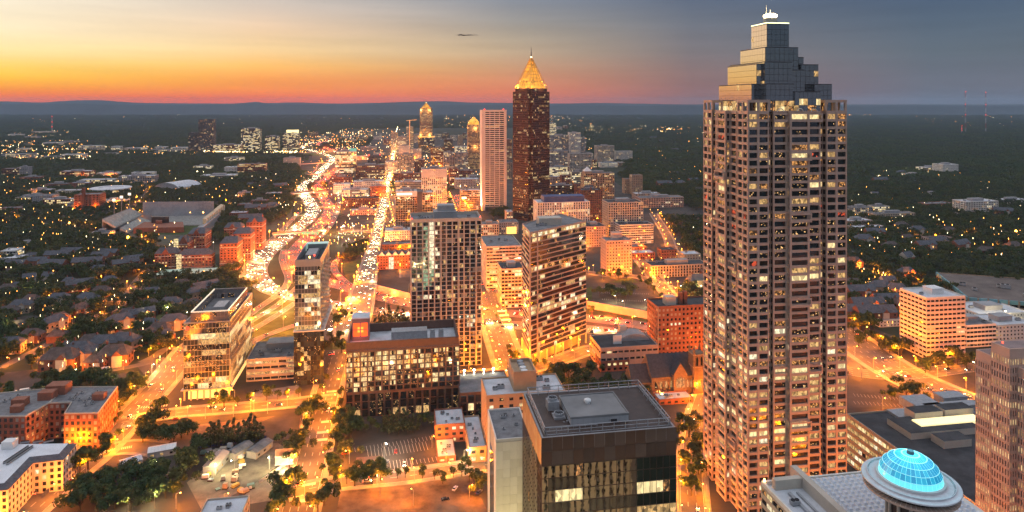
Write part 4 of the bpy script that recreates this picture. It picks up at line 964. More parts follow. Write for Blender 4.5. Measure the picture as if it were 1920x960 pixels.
# ------------------------------------------------------------------ glass office with the light-edged roof
c = g(344, 752); Wk = reach(c, u, 431); Hk = HC - (607 - HY) * c[1] / F
T = thing('glass_office', 'glass curtain wall office with glowing roof edge beside the wide lit street', 'office building', (*c, 0))
kw = dict(detail=2, band=.07, pier=.05, depth=.25, core=METAL_D, darks=[(glass('pale_glass', (.20, .19, .20), .1, .35), 4), (G_BLUE, 2), (W_GLINT, 3)])
p = rect(Wk, 72); facade(T, p, 8, Hk, 12, 2.5, ALU, run=.72, corr=.5, lit=.42, lits=[(W_HI, 4), (W_MID, 5), (W_LOW, 3)], **kw)
b = MB(); b.prism(inset(p, 2.5), 0, 8); b.build('lobby', mat('lobby_glow', (1, .7, .3), emit=(1, .62, .2), es=1.0, var=0, sampling='NONE'), T)
for k in range(8): b = MB(); b.box(L(k * (Wk - 1) / 7, .2), u, 1, v, 1, 0, 8); b.build('column', STONE_CREAM, T)
b = MB(); b.box(L(-1.5, -1.5), u, Wk + 3, v, 4, 7.4, 8.2); b.build('lobby_canopy', ALU, T)
roof(T, p, Hk, ROOF_G, .6, ALU)
z2 = Hk + 7.5; p2 = rect(Wk - 6, 60, GA, 4.5, 1.2); q2 = inset(p2, .5)
for e in range(4):
    a_, d_ = p2[e], p2[(e + 1) % 4]; dx, dy = d_[0] - a_[0], d_[1] - a_[1]; LL = math.hypot(dx, dy); uu = (dx / LL, dy / LL); n_ = round(LL / 2.5)
    for k in range(n_):
        for r_ in range(2): o = link('screen_pane', pane_mesh(kw['darks'][0][0] if random.random() < .8 else W_GLINT), T, (*off(a_, uu, (k + .5) * LL / n_), Hk + 1.9 + r_ * 3.6), math.atan2(dy, dx)); o.scale = (LL / n_ - .12, .12, 3.5)
    b = MB(); b.prism([p2[e], p2[(e + 1) % 4], q2[(e + 1) % 4], q2[e]], z2, z2 + .35); b.build('screen_rail', ALU, T)
    if e in (0, 1, 3):
        b = MB(); i1, i2 = inset(p2, .02), inset(p2, .42); b.prism([i1[e], i1[(e + 1) % 4], i2[(e + 1) % 4], i2[e]], z2 - .55 + .01 * e, z2 + .42 + .01 * e); b.build('light_strip', mat('roof_edge_glow', (1, .9, .7), emit=(1, .85, .6), es=1.1 if e != 3 else .8, var=0), T)
b = MB(); b.box(L(14, 22), u, 8, v, 16, Hk + .1, Hk + 4.5); b.build('machine_room', METAL, T)
for k in range(5): b = MB(); b.box(L(9 + 3.2 * k, 10), u, 2.4, v, 8, Hk + .1, Hk + 2.2); b.build('rooftop_unit', METAL, T)
b = MB(); b.box(L(1.5, -.15), u, 2.2, v, .15, Hk - 4.6, Hk - 2.4); b.build('red_sign', mat('red_sign', (1, .05, .02), emit=(1, .04, .02), es=2.5, var=0), T)
# podium between the two glass buildings
T, c, W, D, H, P = tower('podium_block', 'low pale banded podium building between the two glass buildings', 'building', 462, 552, 716, 676, D=38, wall=STONE_CREAM, floors=4, bay=6, lit=.5, detail=2, band=.55, pier=.1, proud='bands', roofm=ROOF_G, units=5, house=(.28, .55, .7, .4, 4.5), lits=[(W_HI, 1), (W_MID, 2)])

# ------------------------------------------------------------------ wedge shaped bronze glass tower
Hh = 107.0
pw = [(994, 438), (1099, 416), (1050, 402), (979, 421)]
PW = [g(px_, py_, Hh) for px_, py_ in pw]
c = PW[0]; T = thing('office_tower', 'wedge shaped office tower with horizontal stone bands and bronze glass', 'office tower', (*c, 0))
pl = [(q[0] - c[0], q[1] - c[1]) for q in PW]
facade(T, pl, 9, Hh, 25, 3.1, mat('buff_stone_band', (.42, .33, .28), .6, var=.08), detail=2, band=.24, pier=.0, depth=.5, proud='bands', lit=0, core=G_BRON, darks=[(G_BRON, 6), (G_DARK, 2), (W_GLINT, 1)],
       litfn=lambda e, j, k: random.choice([W_HI, W_MID, W_MID, W_COOL]) if random.random() < {24: .75, 23: .2, 17: .45, 12: .35, 9: .3, 8: .85, 5: .2}.get(j, .05) else (W_LOW if random.random() < .03 else None))
roof(T, pl, Hh, ROOF_G, 1.0, MATS['buff_stone_band']); 
b = MB(); cp = (sum(q[0] for q in pl) / 4, sum(q[1] for q in pl) / 4); b.box(off(cp, u, -12, v, -9), u, 20, v, 12, Hh, Hh + 6); b.build('machine_room', STONE_CREAM, T)
unit_meshes()
for k in range(6): link('rooftop_unit', UNITS[k % 3], T, (*off(cp, u, -14 + 4 * k, v, -12 + 1.5 * k), Hh + .06), GA)
pb = inset(pl, 4); b = MB(); b.prism(pb, 0, 9); b.build('lobby', mat('lobby_stone', (.35, .26, .2), .6, var=.1), T)
for e in (0, 3):
    for k in range(8):
        f_ = (k + .02) / 7.05; q = (pl[e][0] + (pl[(e + 1) % 4][0] - pl[e][0]) * f_, pl[e][1] + (pl[(e + 1) % 4][1] - pl[e][1]) * f_)
        b = MB(); b.lathe(off(q, (0, 1), .8), [(.8, 0), (.8, 9)], 10); b.build('column', MATS['buff_stone_band'], T)
for e, f_ in ((0, .0), (0, .12)):                        # corner frame columns standing clear of the glass
    q = (pl[0][0] + (pl[1][0] - pl[0][0]) * f_, pl[0][1] + (pl[1][1] - pl[0][1]) * f_); b = MB(); b.box(off(q, u, -.6, v, -.7), u, 1.2, v, 1.2, 0, Hh + 1); b.build('corner_column', MATS['buff_stone_band'], T)

# ------------------------------------------------------------------ pale slab block east of the granite tower
c = g(1737, 674); W = reach(c, u, 1810); D = reach(c, v, 1687); H = HC - (561 - HY) * c[1] / F
T = thing('office_block', 'white concrete office slab with ribbon windows beside the broad orange junction', 'office building', (*c, 0)); p = rect(W, D)
facade(T, p, 0, H, 13, 4.2, mat('pinkish_concrete', (.60, .50, .45), .7, var=.06), detail=2, band=.55, pier=.16, depth=.6, proud='bands', lit=.06, darks=[(G_DARK, 3), (G_BRON, 2)])
roof(T, p, H, ROOF_W, 1.2, STONE_WHITE); rooftop(T, p, H, 2, (.4, .35, .35, .4, 4.5), WHITE)

# ------------------------------------------------------------------ tan hotel behind the dark tower, and roofs near it
T, c, W, D, H, P = tower('tan_building', 'tan stucco building with small windows behind the dark bronze office tower', 'building', 912, 1060, 860, 745, D=26, wall=mat('tan_stucco', (.44, .30, .19), .85, var=.08), floors=9, bay=6, lit=.12, detail=2, band=.55, pier=.6, roofm=ROOF_W, units=8)
b = MB(); b.box(L(W * .36, 5), u, 14, v, 21, H, H + 10); b.build('stair_block', MATS['tan_stucco'], T)
p3 = [L(W * .36, 5), L(W * .36 + 14, 5), L(W * .36 + 14, 26), L(W * .36, 26)]
b = MB(); po, pi = inset(p3, -.05), inset(p3, .8)
for i in range(4): j = (i + 1) % 4; b.prism([po[i], po[j], pi[j], pi[i]], H + 10, H + 12)
b.build('stair_parapet', MATS['tan_stucco'], T)
for k in range(4): b = MB(); b.lathe(L(W * .36 + 7, 8 + 5 * k), [(2, H + 10), (2, H + 11.6), (1.5, H + 11.8)], 14); b.build('roof_fan', WHITE if k < 2 else METAL, T)
for (nm, lab, x0, x1, yb, yt, D_, wl, rf) in (('shop_building', 'low brick shop with cluttered white roof beside the parking lot', 817, 872, 832, 800, 22, BRICK, ROOF_W), ('shop_building', 'narrow white roofed brick building with lit orange end wall', 880, 912, 868, 842, 40, BRICK_T, ROOF_W), ('shop_building', 'small flat white roofed annex beside the green lit court', 820, 855, 868, 860, 22, BRICK_D, ROOF_W),
        ('shop_building', 'small red brick shop at the foot of the church street', 1236, 1300, 760, 752, 12, BRICK, ROOF_W), ('shop_building', 'white roofed corner shop below the church', 1225, 1262, 742, 734, 14, BRICK, ROOF_W), ('shop_building', 'long white roofed store cut by the lower frame edge', 352, 440, 1045, 1012, 31, STONE_TAN, ROOF_W)):
    tower(nm, lab, 'shop', x0, x1, yb, yt, D=D_, wall=wl, fh=4, bay=5, lit=.3, detail=1, band=.5, pier=.5, roofm=rf, units=6, sc=.6)

# ------------------------------------------------------------------ brick apartments round a court, white apartments being finished
def brick_flats():
    a = R(0); uu, vv = frame(R(6)); H = 22.0
    c = g(-60, 824); T = thing('apartment_block', 'red brick apartment block folded round an open court with grey roof', 'apartment building', (*c, 0))
    def gp(px_, py_): q = g(px_, py_, H); return (q[0] - c[0], q[1] - c[1])
    wings = ([(-60, 783), (48, 782), (80, 755), (130, 752), (85, 740), (-60, 748)], [(80, 755), (130, 752), (120, 777), (186, 776), (222, 725), (122, 727), (85, 740)])
    P1 = [gp(-60, 783), gp(48, 782), gp(92, 757), gp(122, 727), gp(-20, 740)]
    P2 = [gp(92, 757), gp(133, 756), gp(120, 777), gp(184, 776), gp(221, 726), gp(122, 727)]
    for k, P_ in enumerate((P1, P2)):
        facade(T, P_, 0, H, 6, 3.6, BRICK, detail=1 if k == 0 else 2, band=.4, pier=.42, lit=.12, lits=HOME, darks=[(G_DARK, 3), (BLIND, 2), (G_BLUE, 2)], depth=.35)
        roof(T, P_, H, ROOF_G, .8, STONE_CREAM)
    for (px_, py_, w, h) in ((70, 752, 9, 5), (20, 764, 8, 4.5), (18, 775, 6, 4), (172, 752, 7, 4), (85, 742, 12, 6)):
        q = gp(px_, py_); b = MB(); b.box(q, uu, w, vv, w * .7, H, H + h); b.build('stair_house', BRICK, T)
    for k in range(26):
        q = gp(random.choice([random.uniform(130, 195), random.uniform(130, 195), random.uniform(-20, 60)]), random.uniform(735, 762)); link('rooftop_unit', UNITS[2], T, (*q, H + .1), R(6)).scale = (.7, .7, .7)
    # neighbour: pale four storey block with long white roof
    H2 = 17.0; c2 = g(20, 1010); T = thing('apartment_block', 'white apartment block with dark mansard edge and long white roof', 'apartment building', (*c2, 0))
    gp2 = lambda px_, py_: (g(px_, py_, H2)[0] - c2[0], g(px_, py_, H2)[1] - c2[1])
    Pw = [gp2(-160, 940), gp2(15, 918), gp2(62, 868), gp2(118, 862), gp2(144, 832), gp2(0, 834), gp2(-160, 836)]
    facade(T, Pw, 0, H2, 5, 3.4, mat('pale_pink_stucco', (.62, .52, .44), .8, var=.06), detail=2, band=.4, pier=.5, lit=.04, darks=[(G_DARK, 4), (G_BLUE, 1)], depth=.3)
    b = MB(); i0, i1 = inset(Pw, -.3), inset(Pw, 3.2); n = len(Pw)
    for i in range(n):
        j = (i + 1) % n; q = [i0[i], i0[j], i1[j], i1[i]]
        k0 = len(b.v); b.v += [(*q[0], H2), (*q[1], H2), (*q[2], H2 + 2.0), (*q[3], H2 + 2.0)]; b.f.append((k0, k0 + 1, k0 + 2, k0 + 3)); b.m.append(0)
    b.build('mansard', SHINGLE, T); b = MB(); b.prism(i1, H2 - .5, H2 + 1.9); b.build('roof', mat('white_new_roof', (.70, .72, .76), .7, var=.10, scale=.1), T)
    for (x0_, y0_, x1_, y1_, n_) in ((40, 838, 54, 836, 7), (64, 837, 78, 835, 6), (84, 837, 98, 834, 6), (8, 876, 52, 846, 22), (14, 878, 60, 846, 22)):
        for k in range(n_):
            f_ = k / (n_ - 1); q = gp2(x0_ + (x1_ - x0_) * f_, y0_ + (y1_ - y0_) * f_); b = MB(); link('rooftop_unit', UNITS[2], T, (*q, H2 + 1.95), R(30)).scale = (.55, .55, .7)
    q = gp2(2, 850); b = MB(); b.box(q, uu, 6, vv, 5, H2 + 1.9, H2 + 6); b.build('stair_house', WHITE, T)
brick_flats()

# ------------------------------------------------------------------ the brick hospital-like block, vaulted hall and gothic church
T, c, W, D, H, P = tower('brick_block', 'tall red brick apartment block with roof chimneys next to the granite skyscraper', 'apartment building', 1233, 1345, 668, 578, D=24, wall=BRICK, floors=10, bay=3.6, lit=.03, detail=2, band=.5, pier=.5, depth=.3, roofm=ROOF_D, units=0, par=1.4, darks=[(G_DARK, 2), (BLIND, .6)])
for (s, t, w, d, h, m) in ((10, 6, 9, 8, 7, STONE_CREAM), (22, 6, 3, 4, 10, BRICK_D), (26, 6, 3, 4, 11, BRICK_D)): b = MB(); b.box(L(s, t), u, w, v, d, H, H + h); b.build('chimney' if w < 5 else 'machine_room', m, T)
for e in (1, 3):
    b = MB(); b.box(L(0 if e == 3 else W - 1, -.25), u, 1, v, .25, 0, H + 1.4); b.build('quoin', BRICK_T, T)
T, c, W, D, H, P = tower('vaulted_hall', 'low grey hall with stepped vaulted roof in front of the brick block', 'hall', 1126, 1234, 695, 655, D=30, wall=STONE_PINK, floors=3, bay=5, lit=.05, detail=1, band=.7, pier=.2, roofm=ROOF_D, units=2)
b = MB(); n = 10; w = W * .52; 
for k in range(n):
    a0, a1 = math.pi * k / n, math.pi * (k + 1) / n; x0, x1 = W * .44 + w / 2 - w / 2 * math.cos(a0), W * .44 + w / 2 - w / 2 * math.cos(a1); z0_, z1_ = H + 5.5 * math.sin(a0), H + 5.5 * math.sin(a1)
    b.quad((*L(x0, 14), z0_), (*L(x1, 14), z1_), (*L(x1, 28), z1_), (*L(x0, 28), z0_)); b.quad((*L(x0, 14), H), (*L(x1, 14), H), (*L(x1, 14), z1_), (*L(x0, 14), z0_))
b.build('vault', GREY, T)
b = MB(); b.box(L(W * .28, 9), u, 7, v, .6, H, H + 7); b.build('roof_sign_panel', WHITE, T); b = MB(); b.box(L(W * .5, 24), u, 6, v, 5, H + 4, H + 9); b.build('stair_house', STONE_CREAM, T)
def church():
    c = g(1222, 742); T = thing('church', 'stone gothic church with steep slate roof, square tower and lit lancet windows', 'church', (*c, 0))
    ST = mat('church_stone', (.24, .16, .105), .9, var=.2, scale=.5); SL = mat('church_slate', (.055, .06, .075), .8, var=.2, scale=.6)
    W = reach(c, u, 1300); Ln = W; h = 13.0; wd = 22.0
    b = MB(); b.box(L(0, 0), u, Ln, v, wd, 0, h); b.build('nave_wall', ST, T)
    def gable(x0, x1, y0, y1, z0, z1, along_x, m, nm, parent=T):
        b = MB()
        if along_x: a, bb, cc, d_, e, f = L(x0, y0), L(x1, y0), L(x1, y1), L(x0, y1), L(x0, (y0 + y1) / 2), L(x1, (y0 + y1) / 2)
        else: a, bb, cc, d_, e, f = L(x1, y0), L(x1, y1), L(x0, y1), L(x0, y0), L((x0 + x1) / 2, y0), L((x0 + x1) / 2, y1)
        A, B, C_, Dd, E, G_ = (*a, z0), (*bb, z0), (*cc, z0), (*d_, z0), (*e, z1), (*f, z1)
        b.quad(A, B, G_, E); b.quad(C_, Dd, E, G_); b.tri(Dd, A, E, 1); b.tri(B, C_, G_, 1); b.build(nm, [m, ST], parent)
    gable(-.5, Ln + .5, -.8, wd + .8, h, h + 13, True, SL, 'nave_roof')
    # transept gable towards the street
    tx0, tx1 = Ln * .48, Ln * .80
    b = MB(); b.box(L(tx0, -3.5), u, tx1 - tx0, v, 5, 0, h + 2); b.build('transept_wall', ST, T); gable(tx0 - .3, tx1 + .3, -3.6, 12, h + 2, h + 11, False, SL, 'transept_roof')
    LIT = room('church_window_glow', (1, .62, .25), .55, (1.2, 1.2, .8), .15)
    def lancet(s, t, z, w, hh, m):
        b = MB(); pts = [(-w / 2, 0), (w / 2, 0), (w / 2, hh * .7), (w * .3, hh * .88), (0, hh), (-w * .3, hh * .88), (-w / 2, hh * .7)]
        i0 = len(b.v); b.v += [(*L(s + x, t), z + y) for x, y in pts] + [(*L(s + x, t + .3), z + y) for x, y in pts]; n = len(pts)
        b.f.append(tuple(range(n))); b.m.append(0)
        for k in range(n): b.f.append((k, k + n, (k + 1) % n + n, (k + 1) % n)); b.m.append(0)
        b.build('lancet_window', m, T)
    for k in range(3): lancet((tx0 + tx1) / 2 + (k - 1) * 2.3, -3.72, 6, 1.7, 8.5 if k == 1 else 7, LIT)
    for s in (3, 7, 11, 15): lancet(s, -.22, 5, 1.4, 5, random.choice([LIT, G_DARK])); lancet(s, -.22, 1.2, 1.2, 2.4, LIT)
    for s in (Ln * .86, Ln * .95): lancet(s, -.22, 4.5, 1.4, 5.5, LIT)
    lancet(5, -.3, .3, 2.4, 4, mat('porch_glow', (1, .5, .1), emit=(1, .45, .08), es=3, var=0))
    # tower with pinnacles
    b = MB(); b.box(L(Ln - 1, -2.5), u, 9, v, 9, 0, 29); b.build('bell_tower', ST, T)
    for z in (10, 19, 28): b = MB(); b.box(L(Ln - 1.3, -2.8), u, 9.6, v, 9.6, z, z + .7); b.build('string_course', BRICK_T, T)
    for (s, t) in ((Ln - 1.2, -2.7), (Ln + 6.6, -2.7), (Ln + 6.6, 5), (Ln - 1.2, 5)):
        q = L(s + .8, t + .8); b = MB(); b.lathe(q, [(1.1, 0), (1.0, 29), (.9, 31), (.1, 35)], 8); b.build('pinnacle', ST, T)
    for s in (Ln + 1.8, Ln + 5.2): lancet(s, -2.72, 20.5, 1.5, 6.5, G_DARK); lancet(s, -2.72, 4, 1.4, 5, LIT)
    # lower west hall
    b = MB(); b.box(L(-14, 2), u, 13.9, v, 15, 0, 9); b.build('hall_wall', ST, T); gable(-14.5, -.05, 1.4, 17.6, 9, 20, True, SL, 'hall_roof')
    for s in (-12, -9, -6, -3): lancet(s, 1.8, 2.5, 1.4, 4.2, random.choice([LIT, G_DARK]))
    for s in (-14, -7.3, -.4, 4.8, 9, 13, 17): b = MB(); b.taper([L(s - .5, -1.4 if s > 0 else .8), L(s + .5, -1.4 if s > 0 else .8), L(s + .5, .1 if s > 0 else 2.1), L(s - .5, .1 if s > 0 else 2.1)], [L(s - .5, -.4 if s > 0 else 1.6), L(s + .5, -.4 if s > 0 else 1.6), L(s + .5, .1 if s > 0 else 2.1), L(s - .5, .1 if s > 0 else 2.1)], 0, 9); b.build('buttress', ST, T)
    lt = bpy.data.lights.new('church_light', 'POINT'); lt.energy = 5000; lt.color = (1, .55, .15); lt.shadow_soft_size = .5; link('church_light', lt, T, (*L(5, -5), 3))
church()
tower('brick_house', 'red brick parish house with slate roof between trees and the church', 'house', 1126, 1180, 698, 680, D=14, wall=BRICK, floors=2, bay=5, lit=.1, band=.5, pier=.5, roofm=SHINGLE, units=0)
# ------------------------------------------------------------------ the two spired towers, the white slab
def notched(c, half, cut, a):
    uu, vv = frame(a); pts = [(-half + cut, -half), (half - cut, -half), (half - cut, -half + cut), (half, -half + cut), (half, half - cut), (half - cut, half - cut), (half - cut, half), (-half + cut, half), (-half + cut, half - cut), (-half, half - cut), (-half, -half + cut), (-half + cut, -half + cut)]
    return [off(c, uu, s, vv, t) for s, t in pts]
SPIRE = room('floodlight_glow', (1.0, .40, .03), 1.5, (.16, .16, .10), .25)  # lamp light on spires and crown put in as the surface's own glow
def lattice_spire(T, a, half, z0, z1, tiers, curve=1.25, mast=16, sub=True):
    uu, vv = frame(a)
    hw = lambda t: half * (1 - t) ** curve + .9
    corners = [(-1, -1), (1, -1), (1, 1), (-1, 1)]
    sq = lambda w: [off((0, 0), uu, s * w, vv, t * w) for s, t in corners]
    b = MB()
    for k in range(tiers): b.taper(sq(hw(k / tiers) * .86), sq(hw((k + 1) / tiers) * .86), z0 + (z1 - z0) * k / tiers, z0 + (z1 - z0) * (k + 1) / tiers)
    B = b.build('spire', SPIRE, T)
    for k in range(tiers + 1):
        w = hw(k / tiers); z = z0 + (z1 - z0) * k / tiers; q = sq(w); b = MB()
        for i in range(4): b.tube((*q[i], z), (*q[(i + 1) % 4], z), .55, n=4)
        b.build('ring_girder', GOLD, B)
    for i in range(4):
        for f_ in (0, .25, .5, .75):
            b = MB()
            for k in range(tiers):
                q0, q1 = sq(hw(k / tiers)), sq(hw((k + 1) / tiers))
                m0 = [q0[i][j] + (q0[(i + 1) % 4][j] - q0[i][j]) * f_ for j in (0, 1)]; m1 = [q1[i][j] + (q1[(i + 1) % 4][j] - q1[i][j]) * f_ for j in (0, 1)]
                b.tube((*m0, z0 + (z1 - z0) * k / tiers), (*m1, z0 + (z1 - z0) * (k + 1) / tiers), .45 if f_ else .6, n=4)
            b.build('rib', GOLD, B)
    b = MB(); b.lathe((0, 0), [(1.6, z1 - 1), (1.6, z1 + 2)], 10); b.build('lantern', mat('lantern_glow', (1, .9, .5), emit=(1, .85, .4), es=3, var=0), B)
    b = MB(); b.tube((0, 0, z1 + 1), (0, 0, z1 + mast * .5), .9, .7, 8); b.tube((0, 0, z1 + mast * .5), (0, 0, z1 + mast), .6, .2, 8); b.build('mast', METAL_D, B)
Yb = 1225.0; cb = ((996 - 960) / F * Yb, Yb)
T = thing('skyscraper', 'dark red brown skyscraper with glowing orange lattice pyramid and mast', 'skyscraper', (*cb, 0))
RB = mat('dark_red_granite', (.105, .05, .043), .45, var=.1)
zs_ = HC - (172 - HY) * Yb / F
facade(T, notched((0, 0), 26.5, 5.5, R(42)), 0, zs_, 58, 2.7, RB, detail=1, band=.3, pier=.42, depth=.6, lit=.2, lits=[(W_MID, 4), (W_HI, 3), (W_LOW, 4)], corr=1, run=.4, darks=[(G_DARK, 3), (G_BRON, 3), (W_GLINT, 2)])
facade(T, notched((0, 0), 23.5, 6.0, R(42)), zs_, zs_ + 6, 1, 2.7, RB, detail=1, band=.3, pier=.4, lit=.8)
lattice_spire(T, R(42), 20.5, zs_ + 6, HC - (108 - HY) * Yb / F, 9, 1.0, 20)
for k in range(8):
    a_ = k * math.pi / 4; lt = bpy.data.lights.new('crown_flood', 'POINT'); lt.energy = 9000; lt.color = (1, .5, .1); lt.shadow_soft_size = 1.5; link('crown_flood', lt, T, (27 * math.cos(a_), 27 * math.sin(a_), zs_ + 9))
Y2 = 2800.0; c2 = ((799 - 960) / F * Y2, Y2)
T = thing('skyscraper', 'gold lit skyscraper with steep copper pyramid roof north of the white slab', 'skyscraper', (*c2, 0)); gz = mat('pinkish_granite', (.30, .20, .15), .6, var=.1)
z1 = HC - (255 - HY) * Y2 / F; z2 = HC - (203 - HY) * Y2 / F
facade(T, notched((0, 0), 33, 8, GA), 0, z1, 20, 5, DGREY, detail=1, band=.3, pier=.3, lit=.25); facade(T, notched((0, 0), 26, 6, GA), z1, z2, 30, 4, gz, detail=1, band=.3, pier=.45, lit=.5, lits=[(W_MID, 4), (W_HI, 1), (W_LOW, 2)])
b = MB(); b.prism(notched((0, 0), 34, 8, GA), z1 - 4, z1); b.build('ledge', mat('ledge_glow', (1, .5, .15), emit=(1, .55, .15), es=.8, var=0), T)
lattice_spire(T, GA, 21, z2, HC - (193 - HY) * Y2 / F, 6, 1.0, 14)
for k in range(6):
    a_ = k * math.pi / 3
    for zz in (z1 + 5, z2 - 8): lt = bpy.data.lights.new('wall_flood', 'POINT'); lt.energy = 40000; lt.color = (1, .5, .12); lt.shadow_soft_size = 2; link('wall_flood', lt, T, (36 * math.cos(a_), 36 * math.sin(a_), zz))
Y3 = 2150.0; c3_ = ((888 - 960) / F * Y3, Y3)
T = thing('skyscraper', 'rose tower with rounded orange lit crown half hidden by the white slab', 'skyscraper', (*c3_, 0)); z3 = HC - (224 - HY) * Y3 / F
facade(T, notched((0, 0), 19, 4, GA), 0, z3 - 16, 36, 3.4, gz, detail=1, band=.3, pier=.4, lit=.5, lits=[(W_MID, 3), (W_LOW, 3)])
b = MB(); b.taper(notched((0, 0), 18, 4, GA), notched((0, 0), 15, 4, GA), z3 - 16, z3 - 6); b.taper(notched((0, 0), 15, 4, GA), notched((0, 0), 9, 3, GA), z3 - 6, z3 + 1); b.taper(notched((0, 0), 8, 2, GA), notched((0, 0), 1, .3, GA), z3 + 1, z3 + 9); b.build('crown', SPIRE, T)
b = MB(); b.tube((0, 0, z3 + 8), (0, 0, z3 + 20), .6, .2); b.build('mast', METAL, T)
for k in range(5):
    a_ = k * math.pi * .4
    for zz in (70, 130): lt = bpy.data.lights.new('wall_flood', 'POINT'); lt.energy = 26000; lt.color = (1, .42, .1); lt.shadow_soft_size = 2; link('wall_flood', lt, T, (24 * math.cos(a_), 24 * math.sin(a_), zz))
# white slab with ribbon slots
c = g(903, 395); W = reach(c, u, 950); H = HC - (209 - HY) * c[1] / F; T = thing('office_slab', 'tall white slab skyscraper with dark slot windows and floodlit end wall', 'skyscraper', (*c, 0)); PKC = mat('warm_white_stone', (.74, .66, .59), .6, var=.05)
p = rect(W, 30); pm_ = rect(W * .76, 29.6, GA, W * .14, .2)
for (s, w) in ((0, W * .14), (W * .9, W * .1)): b = MB(); b.box(L(s, -.4), u, w, v, 30, 0, H + 3); b.build('end_wall', PKC, T)
facade(T, pm_, 8, H, 47, 9.0, PKC, detail=2, band=.5, pier=.12, depth=.6, lit=.12, edges={0}, proud='bands', split=1, lits=[(W_LOW, 2), (W_MID, 1)], darks=[(G_DARK, 1)])
b = MB(); b.box(L(W * .14, 0), u, W * .76, v, 29, H, H + 3); b.build('cornice', PKC, T); b = MB(); b.box(L(.5, .5), u, W - 1, v, 29, H + 3, H + 3.4); b.build('roof', ROOF_G, T)
for s in (6, W - 6): b = MB(); b.lathe(L(s, 3), [(1, H + 3.4), (1, H + 5)], 8); b.build('warning_lamp', LAMP_R, T)
for t in (3, 15, 27): lt = bpy.data.lights.new('wall_flood', 'SPOT'); lt.energy = 1500000; lt.color = (1, .80, .52); lt.spot_size = R(50); lt.spot_blend = .8; lt.shadow_soft_size = .5; o = link('wall_flood', lt, T, (*L(-6, t), 3)); o.rotation_euler = Vector((-u[0] * .3, -u[1] * .3, -1)).to_track_quat('Z', 'Y').to_euler()

# ------------------------------------------------------------------ the other city blocks, by district
KEY = dict(g=GREY, w=STONE_WHITE, c=STONE_CREAM, b=BRICK, d=BRICK_D, t=BRICK_T, k=DGREY, p=STONE_PINK, a=ALU, n=BROWN, o=STONE_TAN)
STY = {'o': dict(band=.4, pier=.25), 'r': dict(band=.3, pier=.4, lits=HOME, corr=.2), 'b': dict(band=.5, pier=.06, proud='bands'), 'v': dict(band=.2, pier=.5), 'g': dict(band=.12, pier=.1, depth=.2), 's': dict(band=.55, pier=.55), 'l': dict(band=.35, pier=.1, lits=[(W_HI, 2), (W_COOL, 1)], corr=.1)}
def city(rows, cat='building'):
    for (nm, x0, x1, yb, yt, D, wk, sk, lit, rf, lab) in rows:
        Y_ = g(x0, yb)[1]; far = Y_ > 1500
        kw = dict(STY[sk]); w_ = abs(x1 - x0) / F * Y_
        kw.setdefault('bay', 4.2 if far else 3.6)
        if (x1 - x0) > 30 and Y_ < 900: kw['detail'] = 2
        tower(nm, lab, cat, x0, x1, yb, yt, D=D, wall=KEY[wk], lit=lit * .75, roofm={'w': ROOF_W, 'g': ROOF_G, 'd': ROOF_D}[rf], units=3 if w_ > 25 else 1, sc=1.3 if far else 1.0, fh=3.7 if not far else 4.2, house=(.3, .3, .4, .4, 4.5) if w_ > 22 and random.random() < .7 else None, **kw)
